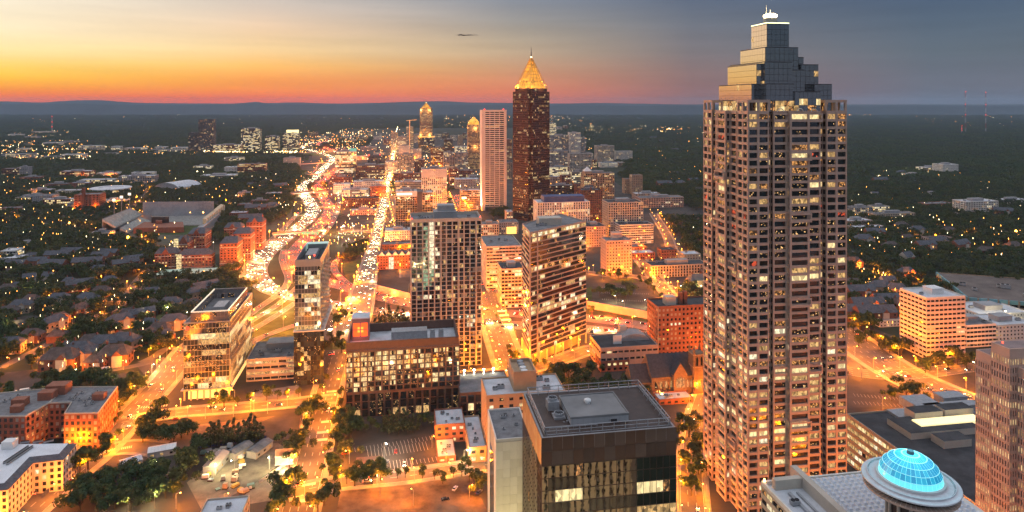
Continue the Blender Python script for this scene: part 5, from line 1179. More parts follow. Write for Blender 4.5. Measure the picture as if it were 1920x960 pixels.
city([
 ('glass_office', 628, 667, 333, 285, 40, 'a', 'g', .75, 'g', 'green lit glass office beside the freeway bend'),
 ('brick_office', 667, 721, 338, 311, 35, 'd', 'o', .55, 'g', 'wide dark brick office next to the green lit glass office'),
 ('office_building', 690, 722, 314, 292, 30, 'k', 'o', .4, 'd', 'dark office with red roof beacons behind the wide brick office'),
 ('apartment_building', 722, 745, 324, 304, 30, 'w', 'o', .4, 'w', 'white and orange lit block at the head of the bright avenue'),
 ('apartment_building', 746, 776, 324, 290, 25, 'g', 'r', .4, 'g', 'blue grey apartment building behind the white grid office tower'),
 ('office_building', 778, 797, 328, 300, 25, 'n', 'v', .3, 'w', 'narrow brown block with white cap ring above the white grid tower'),
 ('apartment_tower', 733, 746, 287, 249, 30, 'g', 'r', .5, 'g', 'slender lit apartment tower west of the white topped one'),
 ('apartment_tower', 746, 762, 287, 257, 30, 'c', 'o', .7, 'w', 'apartment tower with bright white lit top in the far cluster'),
 ('office_tower', 762, 775, 287, 238, 30, 'g', 'o', .4, 'w', 'grey office tower with lettered top beside the gold skyscraper'),
 ('apartment_building', 748, 768, 300, 274, 24, 'w', 's', .2, 'g', 'blank grey walled apartment block below the far cluster'),
 ('apartment_building', 770, 790, 302, 280, 24, 'w', 'r', .35, 'g', 'small white apartment block below the gold skyscraper'),
 ('brick_office', 808, 834, 316, 277, 30, 'd', 'o', .6, 'd', 'brown office with brightly lit top floor south of the gold skyscraper'),
 ('office_building', 833, 849, 290, 262, 26, 'n', 'o', .35, 'g', 'brown tower with pink roof sign behind the blue apartment pair'),
 ('apartment_tower', 832, 851, 322, 286, 24, 'g', 'v', .4, 'g', 'western of two pale blue apartment towers near the white slab'),
 ('apartment_tower', 853, 878, 322, 287, 24, 'g', 'r', .4, 'g', 'eastern of two pale blue apartment towers near the white slab'),
 ('office_building', 853, 876, 294, 275, 26, 'w', 'l', .7, 'w', 'low white lit building beyond the blue apartment pair'),
 ('church_tower', 859, 868, 280, 253, 22, 't', 's', .2, 'g', 'tan brick tower with crane arm near the rose tower'),
 ('brick_office', 738, 790, 343, 326, 24, 'b', 'o', .35, 'g', 'long red brick row west of the white grid tower'),
 ('office_building', 740, 790, 358, 342, 30, 'c', 'b', .25, 'w', 'cream flat roofed block west of the white grid tower'),
 ('grid_tower', 791, 838, 400, 318, 34, 'w', 'v', .5, 'g', 'white grid office tower with tall blank top panel'),
 ('grid_office', 742, 782, 442, 360, 26, 'a', 'g', .10, 'w', 'dark glass office with white grid and lit white roof sign'),
 ('grid_office', 792, 811, 441, 362, 26, 'a', 'g', .45, 'w', 'lit stair wing of the dark white-gridded office'),
 ('brick_office', 843, 858, 348, 317, 26, 'b', 'o', .5, 'd', 'narrow red brick block beside the tree lined street'),
 ('brick_office', 861, 889, 346, 321, 26, 'b', 'o', .5, 'd', 'red brick block with lit windows west of the white slab'),
 ('theatre_building', 864, 900, 394, 358, 26, 'p', 'b', .3, 'w', 'pink stone hall with white wall sign beside the white slab'),
 ('office_building', 854, 898, 354, 337, 40, 'g', 's', .2, 'w', 'low grey roofed block north of the pink stone hall'),
 ('brick_office', 619, 660, 347, 333, 26, 'b', 'o', .25, 'd', 'low pink brick building below the green lit glass office'),
 ('parking_deck', 641, 690, 371, 357, 30, 'c', 'l', .85, 'w', 'brightly lit parking deck with white roof near the freeway'),
 ('apartment_building', 643, 710, 389, 373, 24, 'd', 'r', .3, 'd', 'dark red apartment row south of the lit parking deck'),
 ('shop_building', 657, 706, 404, 395, 18, 'p', 's', .3, 'w', 'long pink shop building beside the bright parking field'),
 ('office_building', 625, 656, 364, 346, 26, 'w', 's', .2, 'w', 'white flat roofed block north of the lit parking deck'),
 ('office_building', 662, 720, 352, 341, 30, 'w', 's', .2, 'w', 'row of white roofed offices north of the red apartment row'),
 ('brick_office', 694, 724, 372, 350, 22, 'b', 's', .2, 'w', 'red and white block beside the bright avenue'),
 ('brick_office', 445, 498, 329, 308, 26, 'b', 'b', .5, 'g', 'long red brick laboratory with ribbon windows west of the freeway'),
 ('office_building', 531, 562, 311, 297, 30, 'c', 's', .1, 'g', 'L-shaped grey block in the dark trees by the freeway'),
 ('office_building', 420, 455, 308, 296, 30, 'c', 'l', .6, 'g', 'cream lit laboratory block north of the red brick laboratory'),
 ('hall_building', 362, 396, 321, 312, 26, 'c', 'l', .8, 'g', 'bright gabled hall north of the white arena'),
 ('office_tower', 452, 487, 285, 241, 40, 'k', 'l', .55, 'w', 'dark office tower with many lit floors, first of three'),
 ('office_tower', 497, 522, 285, 256, 40, 'k', 'l', .55, 'w', 'lowest dark office tower, middle one of three'),
 ('office_tower', 530, 560, 285, 250, 40, 'k', 'l', .5, 'w', 'dark office tower with a bright lit box on its roof'),
 ('apartment_tower', 372, 400, 287, 224, 40, 'k', 'r', .22, 'd', 'tall dark apartment tower standing over the far trees'),
 ('apartment_tower', 353, 372, 286, 249, 40, 'k', 'r', .22, 'd', 'shorter dark twin beside the tall dark apartment tower'),
 ('office_building', 400, 452, 287, 272, 40, 'b', 'l', .5, 'w', 'low red building between the dark twin towers and offices'),
 ('apartment_tower', 1030, 1068, 304, 254, 30, 'g', 'r', .35, 'g', 'hazy blue apartment tower just east of the orange spired skyscraper'),
 ('office_building', 1028, 1043, 266, 231, 30, 'c', 'l', .7, 'w', 'far block with floodlit white top behind the orange spired skyscraper'),
 ('apartment_tower', 1068, 1089, 304, 249, 26, 'w', 'v', .25, 'g', 'white ribbed apartment tower east of the hazy blue one'),
 ('apartment_tower', 1089, 1099, 293, 258, 26, 'g', 'r', .3, 'd', 'thin dark apartment tower beside the white ribbed one'),
 ('apartment_tower', 1068, 1109, 326, 289, 26, 'c', 'r', .25, 'g', 'pale apartment block with blue roof lights'),
 ('apartment_building', 1030, 1067, 320, 284, 26, 'g', 'r', .4, 'g', 'grey apartment block below the hazy blue tower'),
 ('parking_deck', 1030, 1067, 336, 314, 26, 'c', 'l', .8, 'g', 'lit parking deck storeys below the grey apartment block'),
 ('apartment_tower', 1120, 1152, 306, 274, 40, 'c', 'r', .2, 'g', 'broad pale apartment tower at the edge of the park trees'),
 ('apartment_building', 1154, 1186, 304, 284, 26, 'w', 'v', .12, 'g', 'white ribbed apartment slab at the edge of the park trees'),
 ('shop_building', 1126, 1158, 314, 306, 26, 'w', 's', .5, 'w', 'low white lit pavilion under the broad pale tower'),
 ('apartment_tower', 1171, 1187, 363, 336, 18, 't', 's', .15, 'g', 'shorter half of the tan twin slab in the trees'),
 ('apartment_tower', 1185, 1205, 365, 329, 18, 't', 's', .25, 'g', 'taller half of the tan twin slab in the trees'),
 ('brick_tower', 1086, 1130, 424, 358, 26, 'd', 'r', .08, 'd', 'dark brick apartment house with pinnacled roof'),
 ('parking_deck', 1030, 1078, 372, 349, 26, 'n', 'b', .3, 'g', 'brown parking deck at the foot of the orange spired skyscraper'),
 ('building_shell', 1072, 1096, 348, 323, 22, 'o', 'l', .55, 'd', 'orange lit concrete shell of an unfinished building'),
 ('apartment_building', 1030, 1054, 347, 332, 22, 'p', 'r', .3, 'w', 'small pink block north of the brown parking deck'),
 ('brick_office', 1078, 1094, 372, 346, 22, 'b', 'r', .2, 'd', 'narrow red brick block between two taller brick houses'),
 ('hotel_tower', 1095, 1152, 382, 326, 26, 't', 'r', .55, 'g', 'tan hotel tower with white pyramid cap and lit windows'),
 ('office_building', 1008, 1106, 458, 381, 34, 'w', 'v', .45, 'w', 'white office building with blue penthouse roof'),
 ('apartment_building', 1200, 1282, 390, 372, 30, 'p', 'r', .15, 'g', 'pink apartment row above the white roofed complex'),
 ('apartment_building', 1192, 1238, 374, 364, 26, 'p', 'r', .15, 'w', 'pink apartment wing with pale roof behind the pink row'),
 ('apartment_tower', 1141, 1206, 452, 381, 34, 'c', 'r', .2, 'd', 'pale twelve storey apartment block with dark balconies'),
 ('office_building', 1162, 1225, 458, 423, 26, 'w', 'b', .08, 'd', 'white five storey office with banded and gridded fronts'),
 ('office_building', 1137, 1185, 517, 453, 24, 'p', 's', .06, 'g', 'ten storey pale office floodlit orange at its foot'),
 ('office_building', 1100, 1136, 464, 426, 34, 'p', 's', .3, 'd', 'pink stone office behind the wedge shaped tower'),
 ('school_building', 1222, 1328, 521, 500, 24, 'o', 'v', .1, 'd', 'long tan school building with tall windows and dark roof'),
 ('shop_building', 1186, 1228, 487, 476, 20, 'b', 's', .2, 'w', 'low shop with white roof along the diagonal street'),
 ('shop_building', 1186, 1212, 474, 464, 20, 'b', 's', .15, 'g', 'low brick shop with grey roof behind the white roofed one'),
 ('brick_house', 1240, 1269, 486, 470, 16, 'b', 's', .2, 'd', 'brick house with dark roof by the bright street lamp'),
 ('shop_building', 1283, 1314, 492, 478, 20, 'o', 's', .3, 'w', 'tan hall with pale gabled roof near the park'),
 ('parking_deck', 912, 978, 545, 464, 62, 'c', 'b', .4, 'g', 'long pale office and deck building along the lit avenue'),
 ('parking_deck', 940, 984, 578, 506, 30, 'o', 'l', .35, 'd', 'open parking deck beside the wedge shaped tower'),
 ('office_building', 902, 935, 446, 422, 24, 'c', 'r', .4, 'g', 'cream gridded office with roof house behind the parking deck'),
 ('office_building', 936, 972, 440, 418, 26, 'g', 's', .2, 'g', 'low grey building with glowing orange loading bay'),
 ('brick_office', 707, 770, 506, 480, 26, 'b', 's', .15, 'g', 'red brick inn with white gables beside the avenue bridge'),
 ('office_building', 722, 771, 452, 434, 26, 'w', 's', .2, 'w', 'white flat roofed block beside the bright avenue'),
 ('brick_office', 716, 772, 475, 460, 20, 'd', 's', .1, 'g', 'dark brick terrace behind the red brick inn'),
 ('apartment_building', 880, 897, 350, 330, 24, 'g', 'r', .3, 'g', 'small grey apartment block in the shade of the white slab'),
 ('office_building', 950, 962, 420, 398, 24, 'p', 'o', .3, 'w', 'small pink building between the white slab and dark skyscraper'),
 ('brick_tower', 1053, 1070, 352, 330, 20, 'b', 'r', .3, 'd', 'slim brick block beside the small pink block'),
])
# the mid-town cluster continues north: plainer blocks, each still its own building
rows = []
adj = ['grey', 'pale', 'brown', 'cream', 'dark', 'white', 'red brick', 'tan']; wk = 'gcncdwbt'
for i, (x0, x1, yb, yt) in enumerate([(640, 652, 262, 256), (655, 668, 268, 262), (672, 690, 266, 258), (596, 615, 262, 257), (578, 596, 258, 248), (700, 716, 262, 256), (718, 730, 272, 262), (690, 700, 256, 248), (707, 716, 257, 251), (815, 828, 262, 252), (829, 842, 260, 250), (845, 856, 264, 254), (868, 876, 262, 250), (1100, 1112, 300, 288), (1111, 1119, 316, 300), (1160, 1172, 312, 305), (676, 706, 283, 276), (700, 722, 296, 287), (640, 660, 287, 281), (1040, 1054, 246, 238), (1056, 1066, 244, 236), (1010, 1020, 240, 226), (947, 960, 300, 262), (948, 960, 336, 306), (816, 830, 300, 284), (776, 790, 268, 252), (800, 812, 330, 320), (668, 690, 300, 293)]):
    j = i % 8
    rows.append(('city_block', x0, x1, yb, yt, 26, wk[j], random.choice('orv'), .4, random.choice('wgd'), f'{adj[j]} midtown block, {["low", "squat", "narrow", "plain", "square"][i % 5]}, {["west of the gold skyscraper", "near the far avenue", "north of the freeway bend", "beside the far tower cluster"][i % 4] if x1 < 780 else ["between the gold skyscraper and white slab", "east of the orange spired skyscraper", "at the edge of the park trees"][0 if x1 < 900 else 1 if x1 < 1105 else 2]}'))
city(rows)
# campus west of the freeway
city([
 ('brick_hall', 3, 33, 334, 317, 30, 'd', 'o', .3, 'g', 'brick hall with lit end wall at the far western edge'),
 ('brick_hall', 33, 52, 333, 314, 24, 'g', 's', .1, 'g', 'grey wing behind the western brick hall'),
 ('brick_hall', 112, 170, 338, 322, 30, 'b', 'b', .5, 'w', 'red hall with row of orange lit arches'),
 ('campus_hall', 36, 74, 343, 333, 30, 'b', 's', .1, 'g', 'low red hall with grey roof west of the arches hall'),
 ('campus_hall', 181, 220, 335, 325, 30, 'w', 's', .1, 'w', 'white flat roofed hall beyond the arches hall'),
 ('campus_hall', 148, 214, 350, 338, 28, 'c', 'l', .6, 'w', 'long cream hall with brightly lit upper floor'),
 ('campus_hall', 222, 290, 347, 331, 30, 'g', 'r', .25, 'w', 'grey terraced residence with many gables'),
 ('campus_hall', 246, 288, 334, 324, 24, 'w', 's', .1, 'w', 'white block behind the grey terraced residence'),
 ('campus_hall', 84, 126, 356, 346, 28, 'd', 's', .2, 'g', 'dark red hall with grey roof west of the round building'),
 ('campus_hall', 128, 166, 354, 344, 26, 'b', 's', .4, 'w', 'red hall with bright orange lamp before the round building'),
 ('campus_hall', 28, 62, 379, 371, 22, 'c', 'l', .8, 'w', 'low cream hall lit all along its front'),
 ('campus_hall', 60, 98, 386, 368, 30, 'g', 's', .1, 'g', 'grey slanted roof hall beside the low cream hall'),
 ('campus_hall', 80, 136, 390, 375, 22, 'b', 'l', .6, 'w', 'red hall with five bright bays'),
 ('campus_hall', 103, 150, 368, 358, 22, 'c', 's', .3, 'w', 'cream roofed hall in front of the round building'),
 ('campus_hall', 52, 94, 366, 357, 24, 'g', 's', .15, 'w', 'long grey roof hall with a white dish'),
 ('campus_hall', 126, 158, 396, 382, 20, 'g', 's', .1, 'g', 'blue grey roofed block below the chimney hall'),
 ('campus_hall', 0, 40, 400, 391, 20, 'b', 's', .3, 'g', 'low orange lit brick hall at the western edge'),
 ('campus_hall', 187, 236, 386, 377, 24, 'w', 's', .3, 'w', 'long white roof hall with glowing canopy'),
 ('campus_hall', 40, 85, 378, 368, 24, 'g', 's', .2, 'g', 'plain grey hall between the cream hall and round building'),
 ('campus_hall', 375, 440, 339, 330, 40, 'w', 'l', .7, 'w', 'long bright white field house beside the playing field'),
 ('campus_hall', 420, 446, 328, 314, 30, 'w', 's', .05, 'w', 'white blank walled hall beside the red brick laboratory'),
 ('campus_hall', 445, 470, 395, 384, 20, 'b', 's', .15, 'g', 'red hall with blue grey roof above the dormitories'),
 ('campus_hall', 470, 500, 388, 377, 20, 'b', 's', .2, 'g', 'red hall with dark roof in the trees near the freeway'),
 ('campus_hall', 498, 526, 372, 363, 20, 'p', 's', .3, 'w', 'small pink lit pavilion in the trees near the freeway'),
 ('campus_hall', 445, 468, 372, 362, 20, 'g', 's', .1, 'g', 'blue roofed house among the campus trees'),
 ('campus_hall', 430, 462, 412, 400, 20, 'b', 's', .2, 'w', 'brick hall with pale curved roof behind the dormitories'),
 ('campus_hall', 168, 206, 448, 438, 20, 'c', 'l', .5, 'g', 'low blue roofed house with lit windows near the bright lamp'),
 ('campus_hall', 0, 30, 486, 472, 20, 'w', 'l', .7, 'w', 'white lit greenhouse-like shed at the western edge'),
 ('campus_hall', 0, 36, 500, 486, 22, 'g', 's', .1, 'w', 'white sawtooth roof shed below the lit white shed'),
 ('campus_hall', 28, 62, 466, 459, 16, 'w', 'l', .6, 'w', 'narrow lit white canopy beside the lawn'),
])
for i, (x0, x1, yb, yt, w) in enumerate([(15, 40, 258, 252, 'w'), (45, 70, 262, 256, 'g'), (80, 112, 275, 268, 'w'), (112, 142, 272, 265, 'g'), (146, 190, 285, 274, 'c'), (2, 60, 297, 289, 'g'), (115, 156, 297, 290, 'w'), (75, 112, 300, 294, 'g'), (208, 224, 282, 275, 'w'), (232, 270, 286, 278, 'c'), (262, 320, 287, 281, 'g'), (320, 352, 286, 277, 'w'), (60, 100, 252, 247, 'c'), (30, 52, 286, 279, 'c'), (290, 310, 282, 276, 'w'), (185, 215, 293, 288, 'g')]):
    T, *_ = tower('warehouse', f'low {dict(w="white", g="grey", c="cream")[w]} roofed warehouse in the lit western industrial belt', 'warehouse', x0, x1, yb, yt, D=40, wall=KEY[w], lit=.5, fh=6, bay=7, band=.5, pier=.3, roofm=ROOF_W if w != 'g' else ROOF_G, units=2, sc=2, group='warehouses of the western industrial belt')
# east side
city([
 ('office_block', 1810, 1872, 405, 379, 30, 'w', 'r', .2, 'w', 'white five storey office in the eastern trees'),
 ('hospital', 1768, 1797, 329, 309, 40, 'w', 's', .1, 'w', 'white block with lit front on the wooded rise'),
 ('hospital', 1736, 1770, 326, 315, 40, 'c', 'l', .8, 'w', 'low cream lit hall beside the white block on the rise'),
 ('campus_hall', 1706, 1736, 335, 328, 40, 'w', 's', .1, 'w', 'white roofed shed below the lit hall on the rise'),
 ('apartment_building', 1640, 1716, 416, 402, 20, 'o', 'r', .25, 'g', 'long tan terrace with grey roof east of the granite skyscraper'),
 ('apartment_building', 1600, 1636, 408, 390, 22, 'g', 'r', .3, 'g', 'grey apartment house with lit windows east of the granite skyscraper'),
 ('apartment_building', 1640, 1668, 402, 388, 20, 'c', 'l', .8, 'g', 'brightly lit cream facade behind the long tan terrace'),
 ('apartment_building', 1590, 1636, 428, 415, 24, 'p', 'r', .1, 'w', 'pale flat roofed terrace with pink wall'),
 ('apartment_building', 1600, 1660, 438, 427, 16, 'p', 'r', .2, 'w', 'pink lit row below the pale flat roofed terrace'),
 ('brick_hall', 1738, 1790, 393, 383, 24, 'b', 's', .3, 'g', 'red brick school hall in the eastern trees'),
 ('shop_building', 1742, 1765, 369, 364, 24, 'w', 'l', .8, 'w', 'small white lit store in the eastern trees'),
 ('apartment_building', 1743, 1788, 460, 448, 16, 'p', 'r', .2, 'd', 'pink gabled terrace lit from the lane'),
 ('apartment_building', 1878, 1930, 384, 376, 24, 'w', 's', .5, 'w', 'white lit sheds at the eastern edge'),
 ('parking_deck', 1812, 1868, 652, 612, 26, 'w', 'b', .15, 'g', 'white parking deck behind the white office slab'),
 ('hotel_wing', 1866, 1940, 640, 612, 30, 'w', 's', .3, 'w', 'low white roofed building east of the white parking deck'),
 ('hotel_wing', 1840, 1930, 604, 592, 40, 'w', 's', .2, 'w', 'white roofed wing beyond the white parking deck'),
 ('shop_building', 1650, 1700, 614, 602, 24, 'w', 's', .05, 'g', 'long low white shed among the eastern houses'),
])
T, c, W, D, H, P = tower('exhibition_hall', 'huge tan exhibition hall with dark roof and teal eaves', 'hall', 1815, 2010, 575, 560, D=110, wall=BRICK_T, lit=0.03, fh=8, bay=9, band=.7, pier=.2, roofm=mat('brown_roof', (.16, .13, .115), .9, var=.25, scale=.05), units=6, a=R(-18), sc=2)
TE = mat('teal_eaves', (.17, .33, .36), .6, var=.1); uu, vv = frame(R(-18))
for k in range(8):
    b = MB(); q = off((0, 0), vv, k * D / 8 + 1); b.box(off(q, uu, -1.2), uu, 1.6, vv, D / 8 - 2, H - 2.2, H + 1.6); b.build('teal_eave', TE, T)
for k in range(10): b = MB(); b.box(off((0, 0), uu, k * W / 10 + 1, vv, -1.2), uu, W / 10 - 2, vv, 1.6, H - 2.2, H + 1.6); b.build('teal_eave', TE, T)
# roof extras on named blocks
def find(s): return next(o for o in bpy.data.objects if o.get('label') == s)
def extra(label, nm, x0, x1, y0, h, m, z_rel=None, D=8):
    """a box on a building's roof: columns x0..x1, its foot at row y0 on the roof, h metres tall"""
    T = find(label); zt = max((v_[2] for ch in T.children if ch.name.startswith('roof') and ch.data and not ch.name.startswith('rooftop') for v_ in [vv_.co for vv_ in ch.data.vertices]), default=20)
    q = g(x0, y0, zt); w = reach(q, u, x1); b = MB(); b.box((q[0] - T.location.x, q[1] - T.location.y), u, w, v, D, zt, zt + h); return b.build(nm, m, T)
extra('white office building with blue penthouse roof', 'penthouse', 1020, 1096, 380, 9, mat('blue_metal_roof', (.06, .10, .24), .5, .2, var=.1), D=22)
extra('dark office tower with a bright lit box on its roof', 'lit_box', 537, 559, 249, 12, mat('box_glow', (1, .9, .5), emit=(1, .78, .35), es=1.4, var=0), D=20)
extra('green lit glass office beside the freeway bend', 'roof_house', 655, 668, 284, 8, mat('teal_glow', (.2, .6, .5), emit=(.15, .6, .45), es=.4, var=0), D=12)
extra('ten storey pale office floodlit orange at its foot', 'penthouse', 1149, 1167, 449, 8, STONE_PINK, D=10)
extra('dark office with red roof beacons behind the wide brick office', 'warning_lamp', 691, 693, 292, 4, LAMP_R, D=3); extra('dark office with red roof beacons behind the wide brick office', 'warning_lamp', 711, 713, 291, 4, LAMP_R, D=3)
T = find('tan hotel tower with white pyramid cap and lit windows'); b = MB(); q = (-2 + 6, 10)
zt = 212 * (382 - 326) / (382 - HY); b.prism(rect(16, 16, GA, 2, 3), zt, zt + 5); b.build('cap_drum', BRICK_T, T); b = MB(); b.taper(rect(16.5, 16.5, GA, 1.8, 2.8), rect(.4, .4, GA, 9.8, 10.8), zt + 5, zt + 14); b.build('pyramid_cap', WHITE, T)
T = find('red brick inn with white gables beside the avenue bridge'); Wn = reach(g(707, 506), u, 770)
for k in range(5):
    b = MB(); x0 = 2 + k * Wn / 5; hz_ = 212 * 26 / 313
    b.tri((*L(x0, -.2), hz_), (*L(x0 + 8, -.2), hz_), (*L(x0 + 4, -.2), hz_ + 5)); b.quad((*L(x0, -.2), hz_), (*L(x0 + 4, -.2), hz_ + 5), (*L(x0 + 4, 18), hz_ + 5), (*L(x0, 18), hz_), 1); b.quad((*L(x0 + 4, -.2), hz_ + 5), (*L(x0 + 8, -.2), hz_), (*L(x0 + 8, 18), hz_), (*L(x0 + 4, 18), hz_ + 5), 1)
    b.build('gable', [WHITE, SHINGLE], T)
o = link('stair_window', pane_mesh(W_COOL), T, (*L(Wn * .42, -.15), 8), GA); o.scale = (6, .2, 15)
T = find('dark brick apartment house with pinnacled roof'); Wn = reach(g(1086, 424), u, 1130); hz_ = 212 * (424 - 358) / (424 - HY)
for (s, t) in ((1, 1), (Wn / 2, 1), (Wn - 1, 1), (Wn - 1, 24), (1, 24)): b = MB(); b.lathe(L(s, t), [(1.6, hz_), (1.5, hz_ + 4), (.1, hz_ + 8)], 8); b.build('pinnacle', BRICK_D, T)
b = MB(); b.taper(rect(Wn * .5, 14, GA, Wn * .25, 6), rect(Wn * .3, 2, GA, Wn * .35, 12), hz_, hz_ + 8); b.build('hip_roof', SHINGLE, T)
T = find('white grid office tower with tall blank top panel'); Wn = reach(g(791, 400), u, 838); hz_ = 212 * (400 - 318) / (400 - HY)
for k in range(14): b = MB(); b.box(L(k * Wn / 14 + .2, -.6), u, Wn / 14 - .4, v, .5, hz_ - 16, hz_ + .5); b.build('top_panel', STONE_WHITE, T)
T = find('dark glass office with white grid and lit white roof sign'); Wn = reach(g(742, 442), u, 782); hz_ = 212 * (442 - 360) / (442 - HY)
b = MB(); b.box(L(0, -.4), u, Wn, v, .4, hz_ - 8, hz_ + 1); b.build('top_panel', STONE_WHITE, T); b = MB(); b.box(L(2, -.7), u, Wn * .7, v, .25, hz_ - 5, hz_ - 2); b.build('sign_panel', mat('sign_glow', (1, 1, 1), emit=(1, .95, .8), es=1.3, var=0), T)
b = MB(); b.box(L(Wn, -.3), u, 9.5, v, 24, 0, hz_); b.build('dark_shaft', DGREY, T)
T = find('pink stone hall with white wall sign beside the white slab'); b = MB(); b.box(L(2, -.5), u, 9, v, .3, 22, 26); b.build('wall_sign', mat('sign_glow', (1, 1, 1), emit=(1, .95, .8), es=1.3, var=0), T)
T = find('low grey building with glowing orange loading bay'); b = MB(); b.box(L(12, -1), u, 16, v, 1, 1, 12); b.build('loading_bay', mat('bay_glow', (1, .6, .2), emit=(1, .55, .12), es=1.6, var=0), T)
# crane on the unfinished tower top
T = thing('tower_crane', 'orange lit construction crane on the far tower cluster', 'crane', (*g(768, 287), 0)); zc = HC - (236 - HY) * T.location.y / F
b = MB(); b.tube((0, 0, 0), (0, 0, zc + 25), 1.4, n=4); b.build('mast', mat('crane_orange_glow', (.8, .4, .15), emit=(1, .5, .2), es=.5, var=0), T); b = MB(); b.tube((-14, 0, zc + 22), (30, 0, zc + 26), 1.0, n=4); b.build('jib', MATS['crane_orange_glow'], T)  # the lit look is put in as the crane's own glow
# ------------------------------------------------------------------ campus landmarks: arena, round building, chimney hall, stadium
def arena():
    c = g(290, 358); W = reach(c, u, 362); T = thing('sports_arena', 'white barrel vaulted sports arena beside the playing field', 'arena', (*c, 0)); b = MB(); n = 12; D = 70
    A = R(-20); uu, vv = frame(A); LL = lambda s, t: off((0, 0), uu, s, vv, t)
    W = 75
    for k in range(n):
        a0, a1 = math.pi * (.12 + .76 * k / n), math.pi * (.12 + .76 * (k + 1) / n)
        x0, x1 = W / 2 - W / 2 * math.cos(a0) / math.cos(math.pi * .12), W / 2 - W / 2 * math.cos(a1) / math.cos(math.pi * .12); z0, z1 = 4 + 17 * math.sin(a0), 4 + 17 * math.sin(a1)
        q = MB(); q.quad((*LL(x0, 0), z0), (*LL(x1, 0), z1), (*LL(x1, D), z1), (*LL(x0, D), z0)); q.build('roof_panel', ROOF_W, T); b.quad((*LL(x0, .5), 0), (*LL(x1, .5), 0), (*LL(x1, .5), z1), (*LL(x0, .5), z0))
    b.quad((*LL(W, 0), 0), (*LL(W, D), 0), (*LL(W, D), 10.2), (*LL(W, 0), 10.2)); b.quad((*LL(0, D), 0), (*LL(0, 0), 0), (*LL(0, 0), 10.2), (*LL(0, D), 10.2)); b.build('wall', GREY, T)
    for k in range(7): q = MB(); q.box(LL(W + .1, 4 + k * 9), uu, .4, vv, 5, .5, 8.5); q.build('bay_window', W_MID, T)
arena()
c = g(186, 366); T = thing('round_building', 'round white roofed building with a ring edge on the campus', 'building', (*c, 0)); Rr = 36 / F * c[1]
b = MB(); b.lathe((0, Rr), [(Rr * .93, 0), (Rr * .93, 10)], 40); b.build('wall', STONE_WHITE, T); b = MB(); b.lathe((0, Rr), [(Rr, 10), (Rr, 12), (Rr * .97, 12.4), (Rr * .6, 12.6), (Rr * .6, 11.6), (Rr * .3, 11.4)], 40); b.build('roof', ROOF_W, T)
for k in range(20): a_ = math.pi + math.pi * (k + .5) / 20; o = link('window', pane_mesh(random.choice([W_MID, W_HI, G_BLUE])), T, (Rr * .935 * math.cos(a_), Rr + Rr * .935 * math.sin(a_), 6), a_ + math.pi / 2); o.scale = (Rr * .12, .3, 5)
T, c, W, D, H, P = tower('chimney_hall', 'red brick power hall with tall square chimney', 'power hall', 139, 186, 397, 366, D=30, wall=BRICK, lit=.06, bay=6, band=.6, pier=.5, units=2)
b = MB(); b.taper(rect(6, 6, GA, 14, -3), rect(4.6, 4.6, GA, 14.7, -2.3), 0, H + 14); b.build('chimney', BRICK_D, T)
